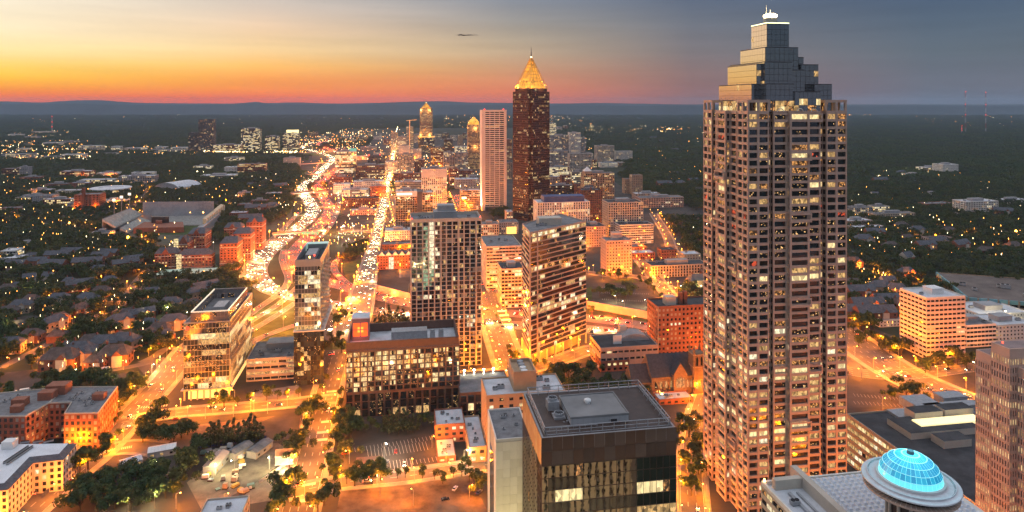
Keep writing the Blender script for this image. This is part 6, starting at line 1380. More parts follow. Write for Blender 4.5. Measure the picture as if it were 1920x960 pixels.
def stadium():
    c = g(330, 432); T = thing('stadium', 'grey steel football stadium with tiered stands and floodlit concourse', 'stadium', (*c, 0))
    SEAT = mat('stadium_benches', (.30, .31, .33), .7, var=.18, scale=.3); FAS = mat('stadium_steel', (.34, .35, .37), .6, var=.1)
    def gp(px_, py_, z=0): q = g(px_, py_, z); return (q[0] - c[0], q[1] - c[1])
    def bank(nm, f0, f1, z0, b0, b1, z1, rows=14, m=SEAT):
        """a raked stand from the front edge f0-f1 up to the back edge b0-b1, row by row"""
        S_ = MB(); A, B = f0, f1
        for k in range(rows):
            t0, t1 = k / rows, (k + 1) / rows; lp = lambda p, q, t: (p[0] + (q[0] - p[0]) * t, p[1] + (q[1] - p[1]) * t)
            a0, a1, c0_, c1_ = lp(f0, b0, t0), lp(f1, b1, t0), lp(f0, b0, t1), lp(f1, b1, t1); z = z0 + (z1 - z0) * t1
            S_ = MB(); S_.prism([a0, a1, c1_, c0_], max(z - 3.2, 0), z); S_.build('bench_row', m, T)
        S_ = MB(); d0, d1 = lp(f0, b0, 1.02), lp(f1, b1, 1.02); S_.prism([lp(f0, b0, 1.0), lp(f1, b1, 1.0), d1, d0], 0, z1 + 1.5); S_.build('rear_wall', FAS, T)
    # far stand (upper deck), far lower deck, west stand, field
    bank('upper', gp(283, 399, 14), gp(395, 399, 14), 14, gp(268, 380, 33), gp(401, 379, 33), 33)
    bank('lower', gp(284, 422, 1), gp(388, 422, 1), 1, gp(284, 404, 9), gp(390, 404, 9), 9, 12, mat('stadium_aluminium', (.42, .41, .38), .6, var=.15, scale=.3))
    b = MB(); b.prism([gp(283, 404, 9), gp(392, 404, 9), gp(394, 400, 9), gp(282, 400, 9)], 7, 13); b.build('press_level', mat('concourse_glow', (.5, .4, .3), emit=(1, .6, .25), es=.12, var=.2), T)
    for k in range(5): q = gp(285 + 24 * k, 399, 14); b = MB(); b.lathe(q, [(.8, 14), (.8, 15.5)], 8); b.build('deck_lamp', LAMP_O, T)
    bank('west upper', gp(267, 402, 12), gp(216, 426, 12), 12, gp(246, 391, 26), gp(192, 412, 26), 26, 10, mat('stadium_lit_roof', (.5, .5, .46), .6, var=.2, scale=.2))  # paler grey bench rows on the west stands
    bank('west lower', gp(284, 416, 1), gp(240, 436, 1), 2, gp(265, 408, 10), gp(225, 428, 10), 10, 9, MATS['stadium_lit_roof'])
    b = MB(); b.prism([gp(285, 424), gp(405, 424), gp(395, 440), gp(260, 440)], .1, .2); b.build('field', GRASS, T)
    # scoreboard end building and east concourse
    b = MB(); b.prism([gp(250, 438), gp(345, 436), gp(343, 426), gp(270, 426)], 0, 9); b.build('end_building', BRICK, T)
    b = MB(); b.prism([gp(284, 428), gp(317, 428), gp(317, 426), gp(284, 426)], 9, 19); b.build('scoreboard', METAL_D, T)
    b = MB(); b.prism([gp(292, 430), gp(304, 430), gp(304, 426), gp(292, 426)], 9, 14); b.build('tower_block', BRICK, T)
    bank('east', gp(366, 430, 2), gp(398, 407, 2), 2, gp(380, 428, 14), gp(412, 400, 14), 14, 9)
    b = MB(); b.prism([gp(380, 430), gp(386, 431), gp(420, 402), gp(414, 400)], 0, 18); b.build('concourse', mat('concourse_wall_glow', (.45, .36, .27), .7, emit=(1, .6, .2), es=.10, var=.2), T)  # light on the wall put in as a faint glow of its own
    for k in range(9): f_ = k / 8; b = MB(); q = gp(387 + 33 * f_, 431.5 - 29 * f_, 0); b.box(q, u, 1, v, 3, 0, 18); b.build('column', STONE_WHITE, T)
    for (px_, py_) in ((214, 400), (228, 393), (243, 386)):
        q = gp(px_, py_ + 22); b = MB(); b.tube((*q, 0), (*q, 44), .5, n=6); b.ab(q[0] - 3, q[1] - .5, 41, q[0] + 3, q[1] + .5, 46); b.build('floodlight_mast', METAL, T)
        b = MB(); b.ab(q[0] - 2.6, q[1] - .9, 41.4, q[0] + 2.6, q[1] - .6, 45.6); b.build('floodlight', mat('floodlight_soft', (1, 1, .9), emit=(1, .9, .65), es=1.2, var=0), T)
stadium()
# dormitories of red brick with gabled slate roofs
DORM = [(290, 333, 510, 477, 14, 9, 'red brick dormitory corner with stone bands'), (333, 397, 511, 480, 16, 0, 'long red brick dormitory with pink lit base'), (412, 445, 508, 458, 30, 0, 'tall red brick dormitory slab beside the freeway'), (352, 384, 470, 440, 34, 9, 'red brick dormitory with steep slate roof'), (437, 470, 490, 440, 26, 0, 'second tall red brick dormitory slab beside the freeway'), (462, 492, 470, 418, 26, 9, 'farthest red brick dormitory slab beside the freeway'), (328, 352, 478, 456, 30, 12, 'slate roofed brick wing behind the long dormitory'), (420, 452, 448, 428, 24, 9, 'brick dormitory wing with grey gabled roof')]
for (x0, x1, yb, yt, D_, gb_, lab) in DORM:
    T, c, W, D, H, P = tower('dormitory', lab, 'dormitory', x0, x1, yb, yt, D=D_, wall=BRICK, floors=max(4, round(212 * (yb - yt) / (yb - HY) / 3.3)), bay=4, lit=.18, lits=HOME, detail=1, band=.5, pier=.5, roofm=SHINGLE, units=1)
    b = MB(); q = inset(P, -.5); m_ = [((q[0][0] + q[3][0]) / 2, (q[0][1] + q[3][1]) / 2), ((q[1][0] + q[2][0]) / 2, (q[1][1] + q[2][1]) / 2)]
    r0 = (m_[0][0] + (m_[1][0] - m_[0][0]) * .15, m_[0][1] + (m_[1][1] - m_[0][1]) * .15); r1 = (m_[0][0] + (m_[1][0] - m_[0][0]) * .85, m_[0][1] + (m_[1][1] - m_[0][1]) * .85); zt = H + 7
    b.quad((*q[0], H + .5), (*q[1], H + .5), (*r1, zt), (*r0, zt)); b.quad((*q[2], H + .5), (*q[3], H + .5), (*r0, zt), (*r1, zt)); b.tri((*q[3], H + .5), (*q[0], H + .5), (*r0, zt)); b.tri((*q[1], H + .5), (*q[2], H + .5), (*r1, zt)); b.build('hip_roof', SHINGLE, T)
    for z in (.25, .85): b = MB(); b.prism(inset(P, -.12), H * z, H * z + .9); b.build('stone_band', STONE_CREAM, T)
    if gb_:
        b = MB(); s = W * .3; b.tri((*L(s, -.5), H), (*L(s + gb_, -.5), H), (*L(s + gb_ / 2, -.5), H + gb_ * .8)); b.quad((*L(s + gb_, -.5), H), (*L(s + gb_, D_ / 2), H), (*L(s + gb_ / 2, D_ / 2), H + gb_ * .8), (*L(s + gb_ / 2, -.5), H + gb_ * .8), 1); b.quad((*L(s + gb_ / 2, -.5), H + gb_ * .8), (*L(s + gb_ / 2, D_ / 2), H + gb_ * .8), (*L(s, D_ / 2), H), (*L(s, -.5), H), 1); b.build('gable', [BRICK, SHINGLE], T)
    if 'long' in lab:
        for j in range(7): o = link('stair_window', pane_mesh(W_HI), T, (*L(1.5, -.1), 2 + j * 3.2), GA); o.scale = (6, .15, 2.6)
T = thing('tennis_hall_roof', 'long pale green translucent canopy in front of the dormitories', 'canopy', (*g(290, 524), 0)); Wc = reach(g(290, 524), u, 408)
b = MB()
for k in range(12): b = MB(); b.box(L(k * Wc / 12 + .1, 0), u, Wc / 12 - .2, v, 26, 5, 5.4); b.build('roof_panel', mat('canopy_green_glow', (.5, .62, .52), .5, emit=(.6, .9, .65), es=.12, var=.15), T)  # light in the canopy put in as the panels' own faint glow
for k in range(13):
    for t in (.5, 25): b = MB(); b.box(L(min(k * Wc / 12, Wc - .5), t), u, .4, v, .4, 0, 5); b.build('post', METAL, T)

# ------------------------------------------------------------------ houses
HM = {}
def house_mesh(k):
    """a few house plans: brick or clapboard walls, hipped or gabled shingle roof, windows, door, chimney"""
    if k in HM: return HM[k]
    w, d, h, rt, hip, wm, rm = [(13, 9, 6, 4.2, True, BRICK, SHINGLE), (11, 10, 5.6, 4.6, False, STONE_CREAM, SHINGLE), (16, 10, 6.2, 4.4, True, BRICK_D, SHING_B), (24, 10, 8.2, 4.4, False, BRICK, SHINGLE), (20, 11, 8.4, 4.8, True, BRICK_T, SHINGLE), (30, 11, 9.5, 4.6, False, BRICK_D, SHINGLE)][k]
    parts = []
    b = MB(); b.ab(-w / 2, -d / 2, 0, w / 2, d / 2, h); parts.append(('wall', b.mesh('wall', wm)))
    b = MB(); e = .5; i = w * .22 if hip else 0; z0, z1 = h - .1, h + rt
    A, B, C_, D_ = (-w / 2 - e, -d / 2 - e, z0), (w / 2 + e, -d / 2 - e, z0), (w / 2 + e, d / 2 + e, z0), (-w / 2 - e, d / 2 + e, z0); E, G_ = (-w / 2 - (0 if hip else e) + i, 0, z1), (w / 2 + (0 if hip else e) - i, 0, z1)
    b.quad(A, B, G_, E); b.quad(C_, D_, E, G_); b.tri(D_, A, E, 0 if hip else 1); b.tri(B, C_, G_, 0 if hip else 1); b.quad(A, D_, C_, B)
    gx = w * .18; b.tri((gx - 2.6, -d / 2 - 1.2, z0), (gx + 2.6, -d / 2 - 1.2, z0), (gx, -d / 2 - 1.2, z0 + 2.8), 1); b.quad((gx - 2.6, -d / 2 - 1.2, z0), (gx, -d / 2 - 1.2, z0 + 2.8), (gx, 0, z0 + 2.8), (gx - 2.6, 0, z0)); b.quad((gx, -d / 2 - 1.2, z0 + 2.8), (gx + 2.6, -d / 2 - 1.2, z0), (gx + 2.6, 0, z0), (gx, 0, z0 + 2.8))
    parts.append(('roof', b.mesh('roof', [rm, wm])))
    b = MB(); b.ab(gx - 2.4, -d / 2 - 1.1, 0, gx + 2.4, -d / 2, h); parts.append(('porch', b.mesh('porch', STONE_CREAM if k != 1 else BRICK)))
    b = MB(); b.ab(-w * .3, d * .15, h, -w * .3 + .9, d * .15 + .7, h + rt + 1.2); parts.append(('chimney', b.mesh('chimney', BRICK_D)))
    n = max(2, int(w / 4))
    for j in range(int(h / 2.9)):
        for q in range(n):
            x = -w / 2 + (q + .5) * w / n
            if abs(x - gx) < 3.2: continue
            lit = random.random(); m = W_MID if lit < .14 else W_HI if lit < .17 else G_DARK
            b = MB(); b.ab(x - .65, -d / 2 - .06, .9 + j * 2.9, x + .65, -d / 2 + .02, 2.4 + j * 2.9); parts.append(('window', b.mesh('window', m)))
        for y_ in (-d * .2, d * .2):
            for sx in (-1, 1): b = MB(); b.ab(sx * w / 2 - .06, y_ - .6, .9 + j * 2.9, sx * w / 2 + .06, y_ + .6, 2.4 + j * 2.9); parts.append(('window', b.mesh('window', G_DARK)))
    b = MB(); b.ab(gx - .6, -d / 2 - 1.18, 0, gx + .6, -d / 2 - 1.08, 2.2); parts.append(('door', b.mesh('door', mat('porch_door_glow', (.4, .3, .2), emit=(1, .5, .15), es=.5, var=.1))))  # door glows by itself: light is put into its material
    HM[k] = parts; return parts
ROOFN = ['dark hip roofed brick house', 'cream gabled house', 'brown hip roofed brick house', 'long brick townhouse row', 'tan hip roofed apartment house', 'long dark brick terrace']
def house(px_, py_, k, rz, lab, group, s=1.0):
    T = thing('house', lab, 'house', (*g(px_, py_), 0), rz, group); T.scale = (s, s, s)
    Y_ = T.location.y
    for nm, me in house_mesh(k):
        if Y_ > 1100 and nm in ('door', 'chimney'): continue
        o = link(nm, me, RF_[0] if nm == 'chimney' else T)
        if nm == 'roof': RF_ = [o]
HOUSES = [  # px, py, plan, turn
 (110, 490, 5, 10), (135, 482, 3, 8), (190, 490, 3, -6), (205, 484, 3, -6), (72, 500, 3, 5), (60, 488, 1, 10), (165, 505, 5, 12), (100, 508, 5, -4), (235, 505, 5, 40), (250, 495, 3, 42), (185, 512, 1, 15), (30, 505, 3, 0),
 (55, 530, 1, 30), (90, 525, 1, -10), (15, 550, 2, 12), (30, 545, 0, 0), (150, 545, 3, 30), (110, 572, 4, 15), (60, 572, 2, -10), (165, 572, 4, -12), (40, 585, 4, 8), (15, 595, 2, 20), (150, 590, 2, 70), (100, 618, 4, 65), (110, 608, 2, 60),
 (285, 558, 1, 12), (320, 580, 4, 10), (280, 580, 2, 35), (265, 600, 3, 40), (240, 598, 2, 38), (225, 615, 4, 45), (370, 560, 4, 45), (360, 580, 2, 40), (385, 550, 3, 48), (280, 615, 0, 5), (325, 617, 4, 20), (205, 622, 2, 20), (300, 628, 2, 5),
 (195, 660, 4, 12), (170, 650, 2, 20), (130, 660, 0, 10), (235, 655, 4, -10), (275, 640, 2, 60), (150, 680, 4, 8), (180, 690, 2, 5), (310, 640, 0, 40), (110, 640, 2, 10), (60, 640, 2, 0), (20, 660, 4, 10), (340, 540, 2, 20), (420, 540, 2, 30), (35, 620, 2, 5), (20, 520, 2, 0), (130, 535, 0, 0), (205, 535, 0, 20), (190, 555, 2, 10)]
random.seed(11)
for i, (px_, py_, k, a_) in enumerate(HOUSES):
    zone = 'north of the lane' if py_ < 540 else 'by the winding lane' if py_ < 610 else 'near the wide lit street'
    house(px_, py_, k, R(a_ + (180 if random.random() < .1 else 0)), f'western {ROOFN[k]} {zone}', f'western houses, {ROOFN[k]}, {zone}', random.uniform(.95, 1.15))
# larger school with hipped roofs behind the brick apartments
for (px_, py_, k, a_, s, lab) in ((215, 682, 2, 12, 1.5, 'large hip roofed school wing behind the brick apartments'), (150, 676, 0, 4, 1.6, 'school hall with glowing yellow gable'), (115, 690, 2, 6, 1.6, 'low dark roofed school wing in the trees')): house(px_, py_, k, R(a_), lab, None, s)
EAST = [(1612, 560, 3, 5), (1650, 552, 4, 10), (1660, 575, 3, 5), (1625, 585, 5, 4), (1680, 555, 4, -10), (1605, 600, 3, 2), (1640, 605, 5, 4), (1665, 538, 1, 0), (1600, 540, 2, 0), (1690, 580, 2, 15), (1735, 470, 3, 10), (1700, 455, 2, 0), (1760, 462, 4, 5), (1670, 470, 2, 10), (1720, 440, 4, 0), (1640, 445, 3, 0), (1780, 440, 2, 0), (1690, 430, 2, 8), (1310, 540, 4, 10), (1330, 520, 2, 5), (1600, 500, 2, 0), (1700, 520, 0, 4)]
for i, (px_, py_, k, a_) in enumerate(EAST):
    zone = 'beyond the granite skyscraper' if py_ > 530 else 'below the eastern woods'
    house(px_, py_, k, R(a_), f'eastern {ROOFN[k]} {zone}', f'eastern houses, {ROOFN[k]}, {zone}', random.uniform(1.1, 1.3))
FARH = [(1230, 340), (1245, 352), (1275, 350), (1300, 345), (1310, 362), (1268, 330), (1290, 262), (1225, 262), (1240, 268), (1265, 285), (300, 395), (330, 402), (440, 408), (480, 400), (510, 395), (525, 355), (500, 345), (470, 352), (560, 340), (470, 420), (1620, 460), (1800, 470), (1850, 480), (1700, 490), (1600, 330), (1650, 345), (1690, 330), (1880, 405), (1900, 470), (1640, 370)]
for i, (px_, py_) in enumerate(FARH): house(px_, py_, (i * 5) % 6, R(random.uniform(-40, 40)), f'distant {ROOFN[(i * 5) % 6]} in {"the eastern woods" if px_ > 1150 else "the campus trees"}', f'distant houses {ROOFN[(i * 5) % 6]} {"east" if px_ > 1150 else "west"}', 1.3)

# ------------------------------------------------------------------ builders' yard: sheds, stacks, trailer, billboard, fence
T = thing('billboard', 'lit double billboard on posts at the corner of the gravel yard', 'billboard', (*g(533, 878), 0), R(8))
for k in (-3, 3): b = MB(); b.tube((k, 0, 0), (k, 0, 12), .25); b.build('post', METAL_D, T)
for (z, m) in ((2.5, mat('billboard_green', (.35, .40, .25), .6, emit=(.6, .7, .4), es=.35, var=.3, scale=.3)), (7.2, mat('billboard_red', (.28, .13, .09), .6, var=.35, scale=.3))): b = MB(); b.ab(-5, -.4, z, 5, -.1, z + 4.3); b.build('panel', m, T); b = MB(); b.ab(-5.2, -.5, z - .25, 5.2, .2, z - .02); b.build('frame', WHITE, T)
lt = bpy.data.lights.new('billboard_lamp', 'POINT'); lt.energy = 1200; lt.color = (1, .95, .7); link('billboard_lamp', lt, T, (0, -3, 2))
for (x0, y0, x1, y1, h, m, nm, lab) in ((403, 893, 430, 862, 5, STONE_PINK, 'shed', 'long tan roofed shed in the builders yard'), (440, 866, 475, 845, 4.5, ROOF_G, 'shed', 'grey roofed open shed in the builders yard'), (480, 862, 512, 838, 4, ROOF_G, 'shed', 'pale roofed shed beside the gravel yard'), (276, 862, 330, 852, 4, WHITE, 'site_cabin', 'long white site cabin beside the small parking lot'), (228, 885, 268, 872, 3.6, ROOF_W, 'shed', 'white and rust roofed shed under the trees')):
    a_, c_ = g(x0, y0), g(x1, y1); T = thing(nm, lab, 'shed', (*a_, 0), math.atan2(c_[1] - a_[1], c_[0] - a_[0])); LL_ = math.hypot(c_[0] - a_[0], c_[1] - a_[1])
    b = MB(); b.ab(0, 0, 0, LL_, 7, h); b.build('wall', GREY, T)
    for k in range(8): b = MB(); x0_, x1_ = k * LL_ / 8, (k + 1) * LL_ / 8; b.v = [(x0_ + .03, -.6, h), (x1_ - .03, -.6, h), (x1_ - .03, 3.5, h + 1.3), (x0_ + .03, 3.5, h + 1.3), (x1_ - .03, 7.6, h), (x0_ + .03, 7.6, h)]; b.f = [(0, 1, 2, 3), (3, 2, 4, 5)]; b.m = [0, 0]; b.build('roof_panel', m, T)
    for k in range(3): o = link('window', pane_mesh(random.choice([G_DARK, W_MID])), T, (LL_ * (k + .5) / 3, -.02, 1.8)); o.scale = (1.6, .1, 1.2)
CRC = [WHITE, GREY, BRICK_T, STONE_TAN, mat('crate_teal', (.15, .3, .28), .7), mat('crate_yellow', (.5, .36, .08), .7), mat('crate_grey_blue', (.2, .25, .32), .7)]
CRN = ['white', 'grey', 'brown', 'tan', 'teal', 'yellow', 'blue grey']
for k in range(46):
    px_, py_ = random.uniform(372, 470), random.uniform(838, 925)
    if px_ < 372 + (py_ - 838) * .1 or (400 < px_ < 436 and 860 < py_ < 895): continue
    j = random.randrange(7); w, d, h = random.uniform(2, 4.5), random.uniform(1.5, 3), random.uniform(.6, 1.8); n = random.randrange(2, 5)
    T = thing('pallet_stack', f'{CRN[j]} stack of goods on pallets in the builders yard', 'pallet stack', (*g(px_, py_), .13), R(random.uniform(-20, 60)), f'{CRN[j]} pallet stacks in the builders yard')
    for i in range(n): b = MB(); b.ab(-w / 2 + .1 * i, -d / 2, i * h * .5, w / 2 - .08 * i, d / 2 - .1 * i, (i + 1) * h * .5 - .05); b.build('layer', CRC[j] if i else BARK, T)
for (p0, p1, m, lab, h) in (((365, 842), (500, 824), mat('blue_tarp', (.03, .06, .20), .6), 'dark blue fence along the poplars behind the builders yard', 2.4), ((146, 880), (78, 935), mat('blue_hoarding', (.06, .07, .14), .6), 'dark hoarding round the white apartment block', 2.6), ((485, 908), (552, 862), METAL, 'grey wire fence between the two yards', 2)):
    a_, c_ = g(*p0), g(*p1); LL_ = math.hypot(c_[0] - a_[0], c_[1] - a_[1]); T = thing('fence', lab, 'fence', (*a_, 0), math.atan2(c_[1] - a_[1], c_[0] - a_[0])); n = int(LL_ / 3)
    for k in range(n): b = MB(); b.ab(k * LL_ / n + .05, -.03, .1, (k + 1) * LL_ / n - .05, .03, h); b.build('panel', m, T); b = MB(); b.ab(k * LL_ / n - .05, -.06, 0, k * LL_ / n + .05, .06, h + .2); b.build('post', METAL, T)
# parking booth, canopy walkway by the wedge tower, far radio masts, cloud
T = thing('attendant_hut', 'small flat roofed attendant building in the marked parking lot', 'hut', (*g(668, 882), 0), GA); b = MB(); b.ab(0, 0, 0, 12, 7, 3.2); b.build('wall', BRICK_T, T); b = MB(); b.ab(-.4, -.4, 3.2, 12.4, 7.4, 3.6); b.build('roof', BROWN, T); b = MB(); b.ab(7, -.06, 0, 8.2, .02, 2.2); b.build('door', METAL_D, T)
T = thing('station_canopy', 'long glazed station canopy along the lit avenue pavement', 'canopy', (*g(945, 620), 0)); 
for k in range(10): b = MB(); b.box(L(0, k * 4.5), u, 9, v, 4.3, 4.6, 5.0); b.build('roof_panel', ROOF_D if k % 3 else mat('canopy_glow', (1, .8, .5), emit=(1, .65, .3), es=.5, var=0), T); b = MB(); b.box(L(.4, k * 4.5), u, .3, v, .3, 0, 4.6); b.box(L(8.3, k * 4.5), u, .3, v, .3, 0, 4.6); b.build('post', METAL, T)
for (px_, yb, yt, lab) in ((1810, 250, 172, 'thin red and white radio mast on the eastern ridge'), (1848, 250, 173, 'thicker radio mast with antennas on the eastern ridge'), (1803, 251, 236, 'short lit radio mast by the eastern ridge'), (98, 254, 218, 'red lit radio mast above the western woods')):
    c = g(px_, yb); h = 212 * (yb - yt) / (yb - HY); T = thing('radio_mast', lab, 'mast', (*c, 0)); n = 8; w0 = 3.0
    for k in range(n):
        b = MB(); z0, z1 = h * k / n, h * (k + 1) / n
        for (sx, sy) in ((-1, -1), (1, -1), (0, 1)): b.tube((sx * w0, sy * w0, z0), (sx * w0, sy * w0, z1), .5, n=4)
        for q in range(3): b.tube((-w0, -w0, z0 + (z1 - z0) * q / 3), (w0, -w0, z0 + (z1 - z0) * (q + 1) / 3), .3, n=3)
        b.build('mast_section', mat('mast_red', (.45, .08, .05), .6) if k % 2 else mat('mast_white', (.6, .6, .6), .6), T)
    for k in (.45, .7, 1.0): b = MB(); b.lathe((0, -w0), [(1.3, h * k - 1.5), (1.3, h * k + 1.5)], 6); b.build('warning_lamp', LAMP_R, T)
b = MB()
for _ in range(42):
    x = random.gauss(0, 800); z = random.gauss(0, 45) + (60 if x < -600 else 0) + x * .03; rx, rz = random.uniform(120, 480) * math.exp(-(x / 1500) ** 2), random.uniform(12, 42)
    b.lathe((0, 0), [(.05, -1), (.6, -.7), (1, 0), (.6, .7), (.05, 1)], 8); nv = 5 * 8
    for i in range(len(b.v) - nv, len(b.v)): q = b.v[i]; b.v[i] = (x + q[0] * rx * random.uniform(.7, 1.2), q[1] * rx * .5, z + q[2] * rz * random.uniform(.6, 1.3))
cl = b.build('cloud', mat('cloud_grey', (.16, .14, .15), 1, var=.2, scale=.001), None, ((875 - 960) / F * 80000, 80000, HC + (HY - 66) / F * 80000)); tag(cl, 'small dark wisp of cloud above the spired skyscrapers', 'cloud'); cl.scale = (.85, .85, .85)
# ------------------------------------------------------------------ what ground is taken (so that no tree grows through a house or a road)
bpy.context.view_layer.update()
CELL = 3.0; GX0, GY0, GNX, GNY = -2200.0, 150.0, 1500, 1300
OCC = np.zeros((GNX, GNY), bool)
def hull(P):
    P = sorted(set(map(tuple, np.round(P, 2))))
    if len(P) < 3: return P
    def half(pts):
        h = []
        for p in pts:
            while len(h) > 1 and (h[-1][0] - h[-2][0]) * (p[1] - h[-2][1]) - (h[-1][1] - h[-2][1]) * (p[0] - h[-2][0]) <= 0: h.pop()
            h.append(p)
        return h
    a, b = half(P), half(P[::-1]); return a[:-1] + b[:-1]
def fill(h, pad=1.0):
    if len(h) < 3: return
    xs, ys = [p[0] for p in h], [p[1] for p in h]
    i0, i1 = int((min(xs) - pad - GX0) / CELL), int((max(xs) + pad - GX0) / CELL) + 1; j0, j1 = int((min(ys) - pad - GY0) / CELL), int((max(ys) + pad - GY0) / CELL) + 1
    i0, j0, i1, j1 = max(i0, 0), max(j0, 0), min(i1, GNX), min(j1, GNY)
    if i0 >= i1 or j0 >= j1: return
    I, J = np.meshgrid(np.arange(i0, i1), np.arange(j0, j1), indexing='ij'); x = GX0 + (I + .5) * CELL; y = GY0 + (J + .5) * CELL; ok = np.ones(I.shape, bool)
    for k in range(len(h)):
        a, b = h[k], h[(k + 1) % len(h)]; l = math.hypot(b[0] - a[0], b[1] - a[1]) or 1
        ok &= ((b[0] - a[0]) * (y - a[1]) - (b[1] - a[1]) * (x - a[0])) / l > -pad
    OCC[i0:i1, j0:j1] |= ok
for o in list(COL.objects):
    if o.parent is not None or o.name.startswith(('ground', 'hills', 'city_ground', 'campus_ground', 'lawn', 'camera', 'sun', 'cloud', 'radio', 'vacant', 'yard')): continue
    if o.type == 'MESH' and o.get('kind') == 'structure':
        me = o.data; co = np.empty(len(me.vertices) * 3); me.vertices.foreach_get('co', co); co = co.reshape(-1, 3)
        for p in me.polygons: fill(hull(co[list(p.vertices), :2]), 2.0)
        continue
    P_ = []
    for ch in o.children:
        if ch.type == 'MESH' and len(ch.data.vertices) < 4000:
            mw = np.array(ch.matrix_world); co = np.empty(len(ch.data.vertices) * 3); ch.data.vertices.foreach_get('co', co); co = co.reshape(-1, 3)
            q = co @ mw[:3, :3].T + mw[:3, 3]; P_.append(q[:, :2])
    if P_: fill(hull(np.vstack(P_)), 2.0)
def taken(x, y):
    i, j = int((x - GX0) / CELL), int((y - GY0) / CELL)
    return 0 <= i < GNX and 0 <= j < GNY and OCC[i, j]
# ------------------------------------------------------------------ trees
def crown_mesh(name, seed, n, kind, m, leaf):
    rg = np.random.default_rng(seed); V = []; Fc = []
    if kind == 'round': lobes = [(rg.normal(0, 1.9), rg.normal(0, 1.9), 5.6 + rg.uniform(-1.6, 2.4), rg.uniform(1.5, 2.7)) for _ in range(9)]
    elif kind == 'wide': lobes = [(rg.normal(0, 3.0), rg.normal(0, 3.0), 6.0 + rg.uniform(-1.8, 2.0), rg.uniform(1.8, 3.2)) for _ in range(12)]
    elif kind == 'tall': lobes = [(rg.normal(0, .7), rg.normal(0, .7), 2.5 + k * 1.15, max(.7, 1.9 - .13 * k)) for k in range(10)]
    else: lobes = [(rg.normal(0, .8), rg.normal(0, .8), 3.6 + rg.uniform(-.8, 1.2), rg.uniform(.9, 1.5)) for _ in range(6)]
    for i in range(n):
        x, y, z, r = lobes[rg.integers(len(lobes))]; d = rg.normal(size=3); d /= np.linalg.norm(d)
        if d[2] < -.55: d[2] *= -1
        rr = r * rg.uniform(.55, 1.08); c = np.array([x, y, z]) + d * np.array([rr, rr, rr * .85])
        nrm = d + rg.normal(0, .5, 3); nrm /= np.linalg.norm(nrm); t = np.cross(nrm, rg.normal(size=3)); t /= np.linalg.norm(t); b_ = np.cross(nrm, t); s = leaf * rg.uniform(.6, 1.3)
        i0 = len(V); V += [c - t * s, c + b_ * s * .7, c + t * s, c - b_ * s * .7]; Fc.append((i0, i0 + 1, i0 + 2, i0 + 3))
    me = bpy.data.meshes.new(name); me.from_pydata([tuple(v_) for v_ in V], [], Fc); me.materials.append(m); return me
def trunk_mesh(kind, seed):
    rg = random.Random(seed); b = MB(); h = dict(round=4.6, wide=5, tall=11, small=3)[kind]; r = dict(round=.32, wide=.38, tall=.25, small=.14)[kind]
    b.tube((0, 0, 0), (0, 0, h), r, r * .5, 6)
    if kind != 'tall':
        for k in range(5): a_ = k * 1.26 + rg.random(); z = h * rg.uniform(.45, .8); b.tube((0, 0, z), (math.cos(a_) * h * .36, math.sin(a_) * h * .36, z + h * .4), r * .45, r * .15, 4)
    return b.mesh('trunk', BARK)
TV = []
for i, (kd, sd, n, m, lf) in enumerate([('round', 1, 900, 0, .52), ('round', 2, 900, 1, .52), ('wide', 3, 1300, 2, .58), ('wide', 4, 1300, 1, .58), ('tall', 5, 800, 3, .42), ('small', 6, 420, 0, .36), ('small', 7, 420, 2, .36)]):
    TV.append((kd, trunk_mesh(kd, sd), crown_mesh('crown', sd, n, kd, LEAF[m], lf)))
PTS = []          # x, y, variant, scale
rt = random.Random(3)
def put(px_, py_, var=None, s=1.0):
    x, y = g(px_, py_); PTS.append((x, y, var if var is not None else rt.randrange(4), s * rt.uniform(.85, 1.15), True))
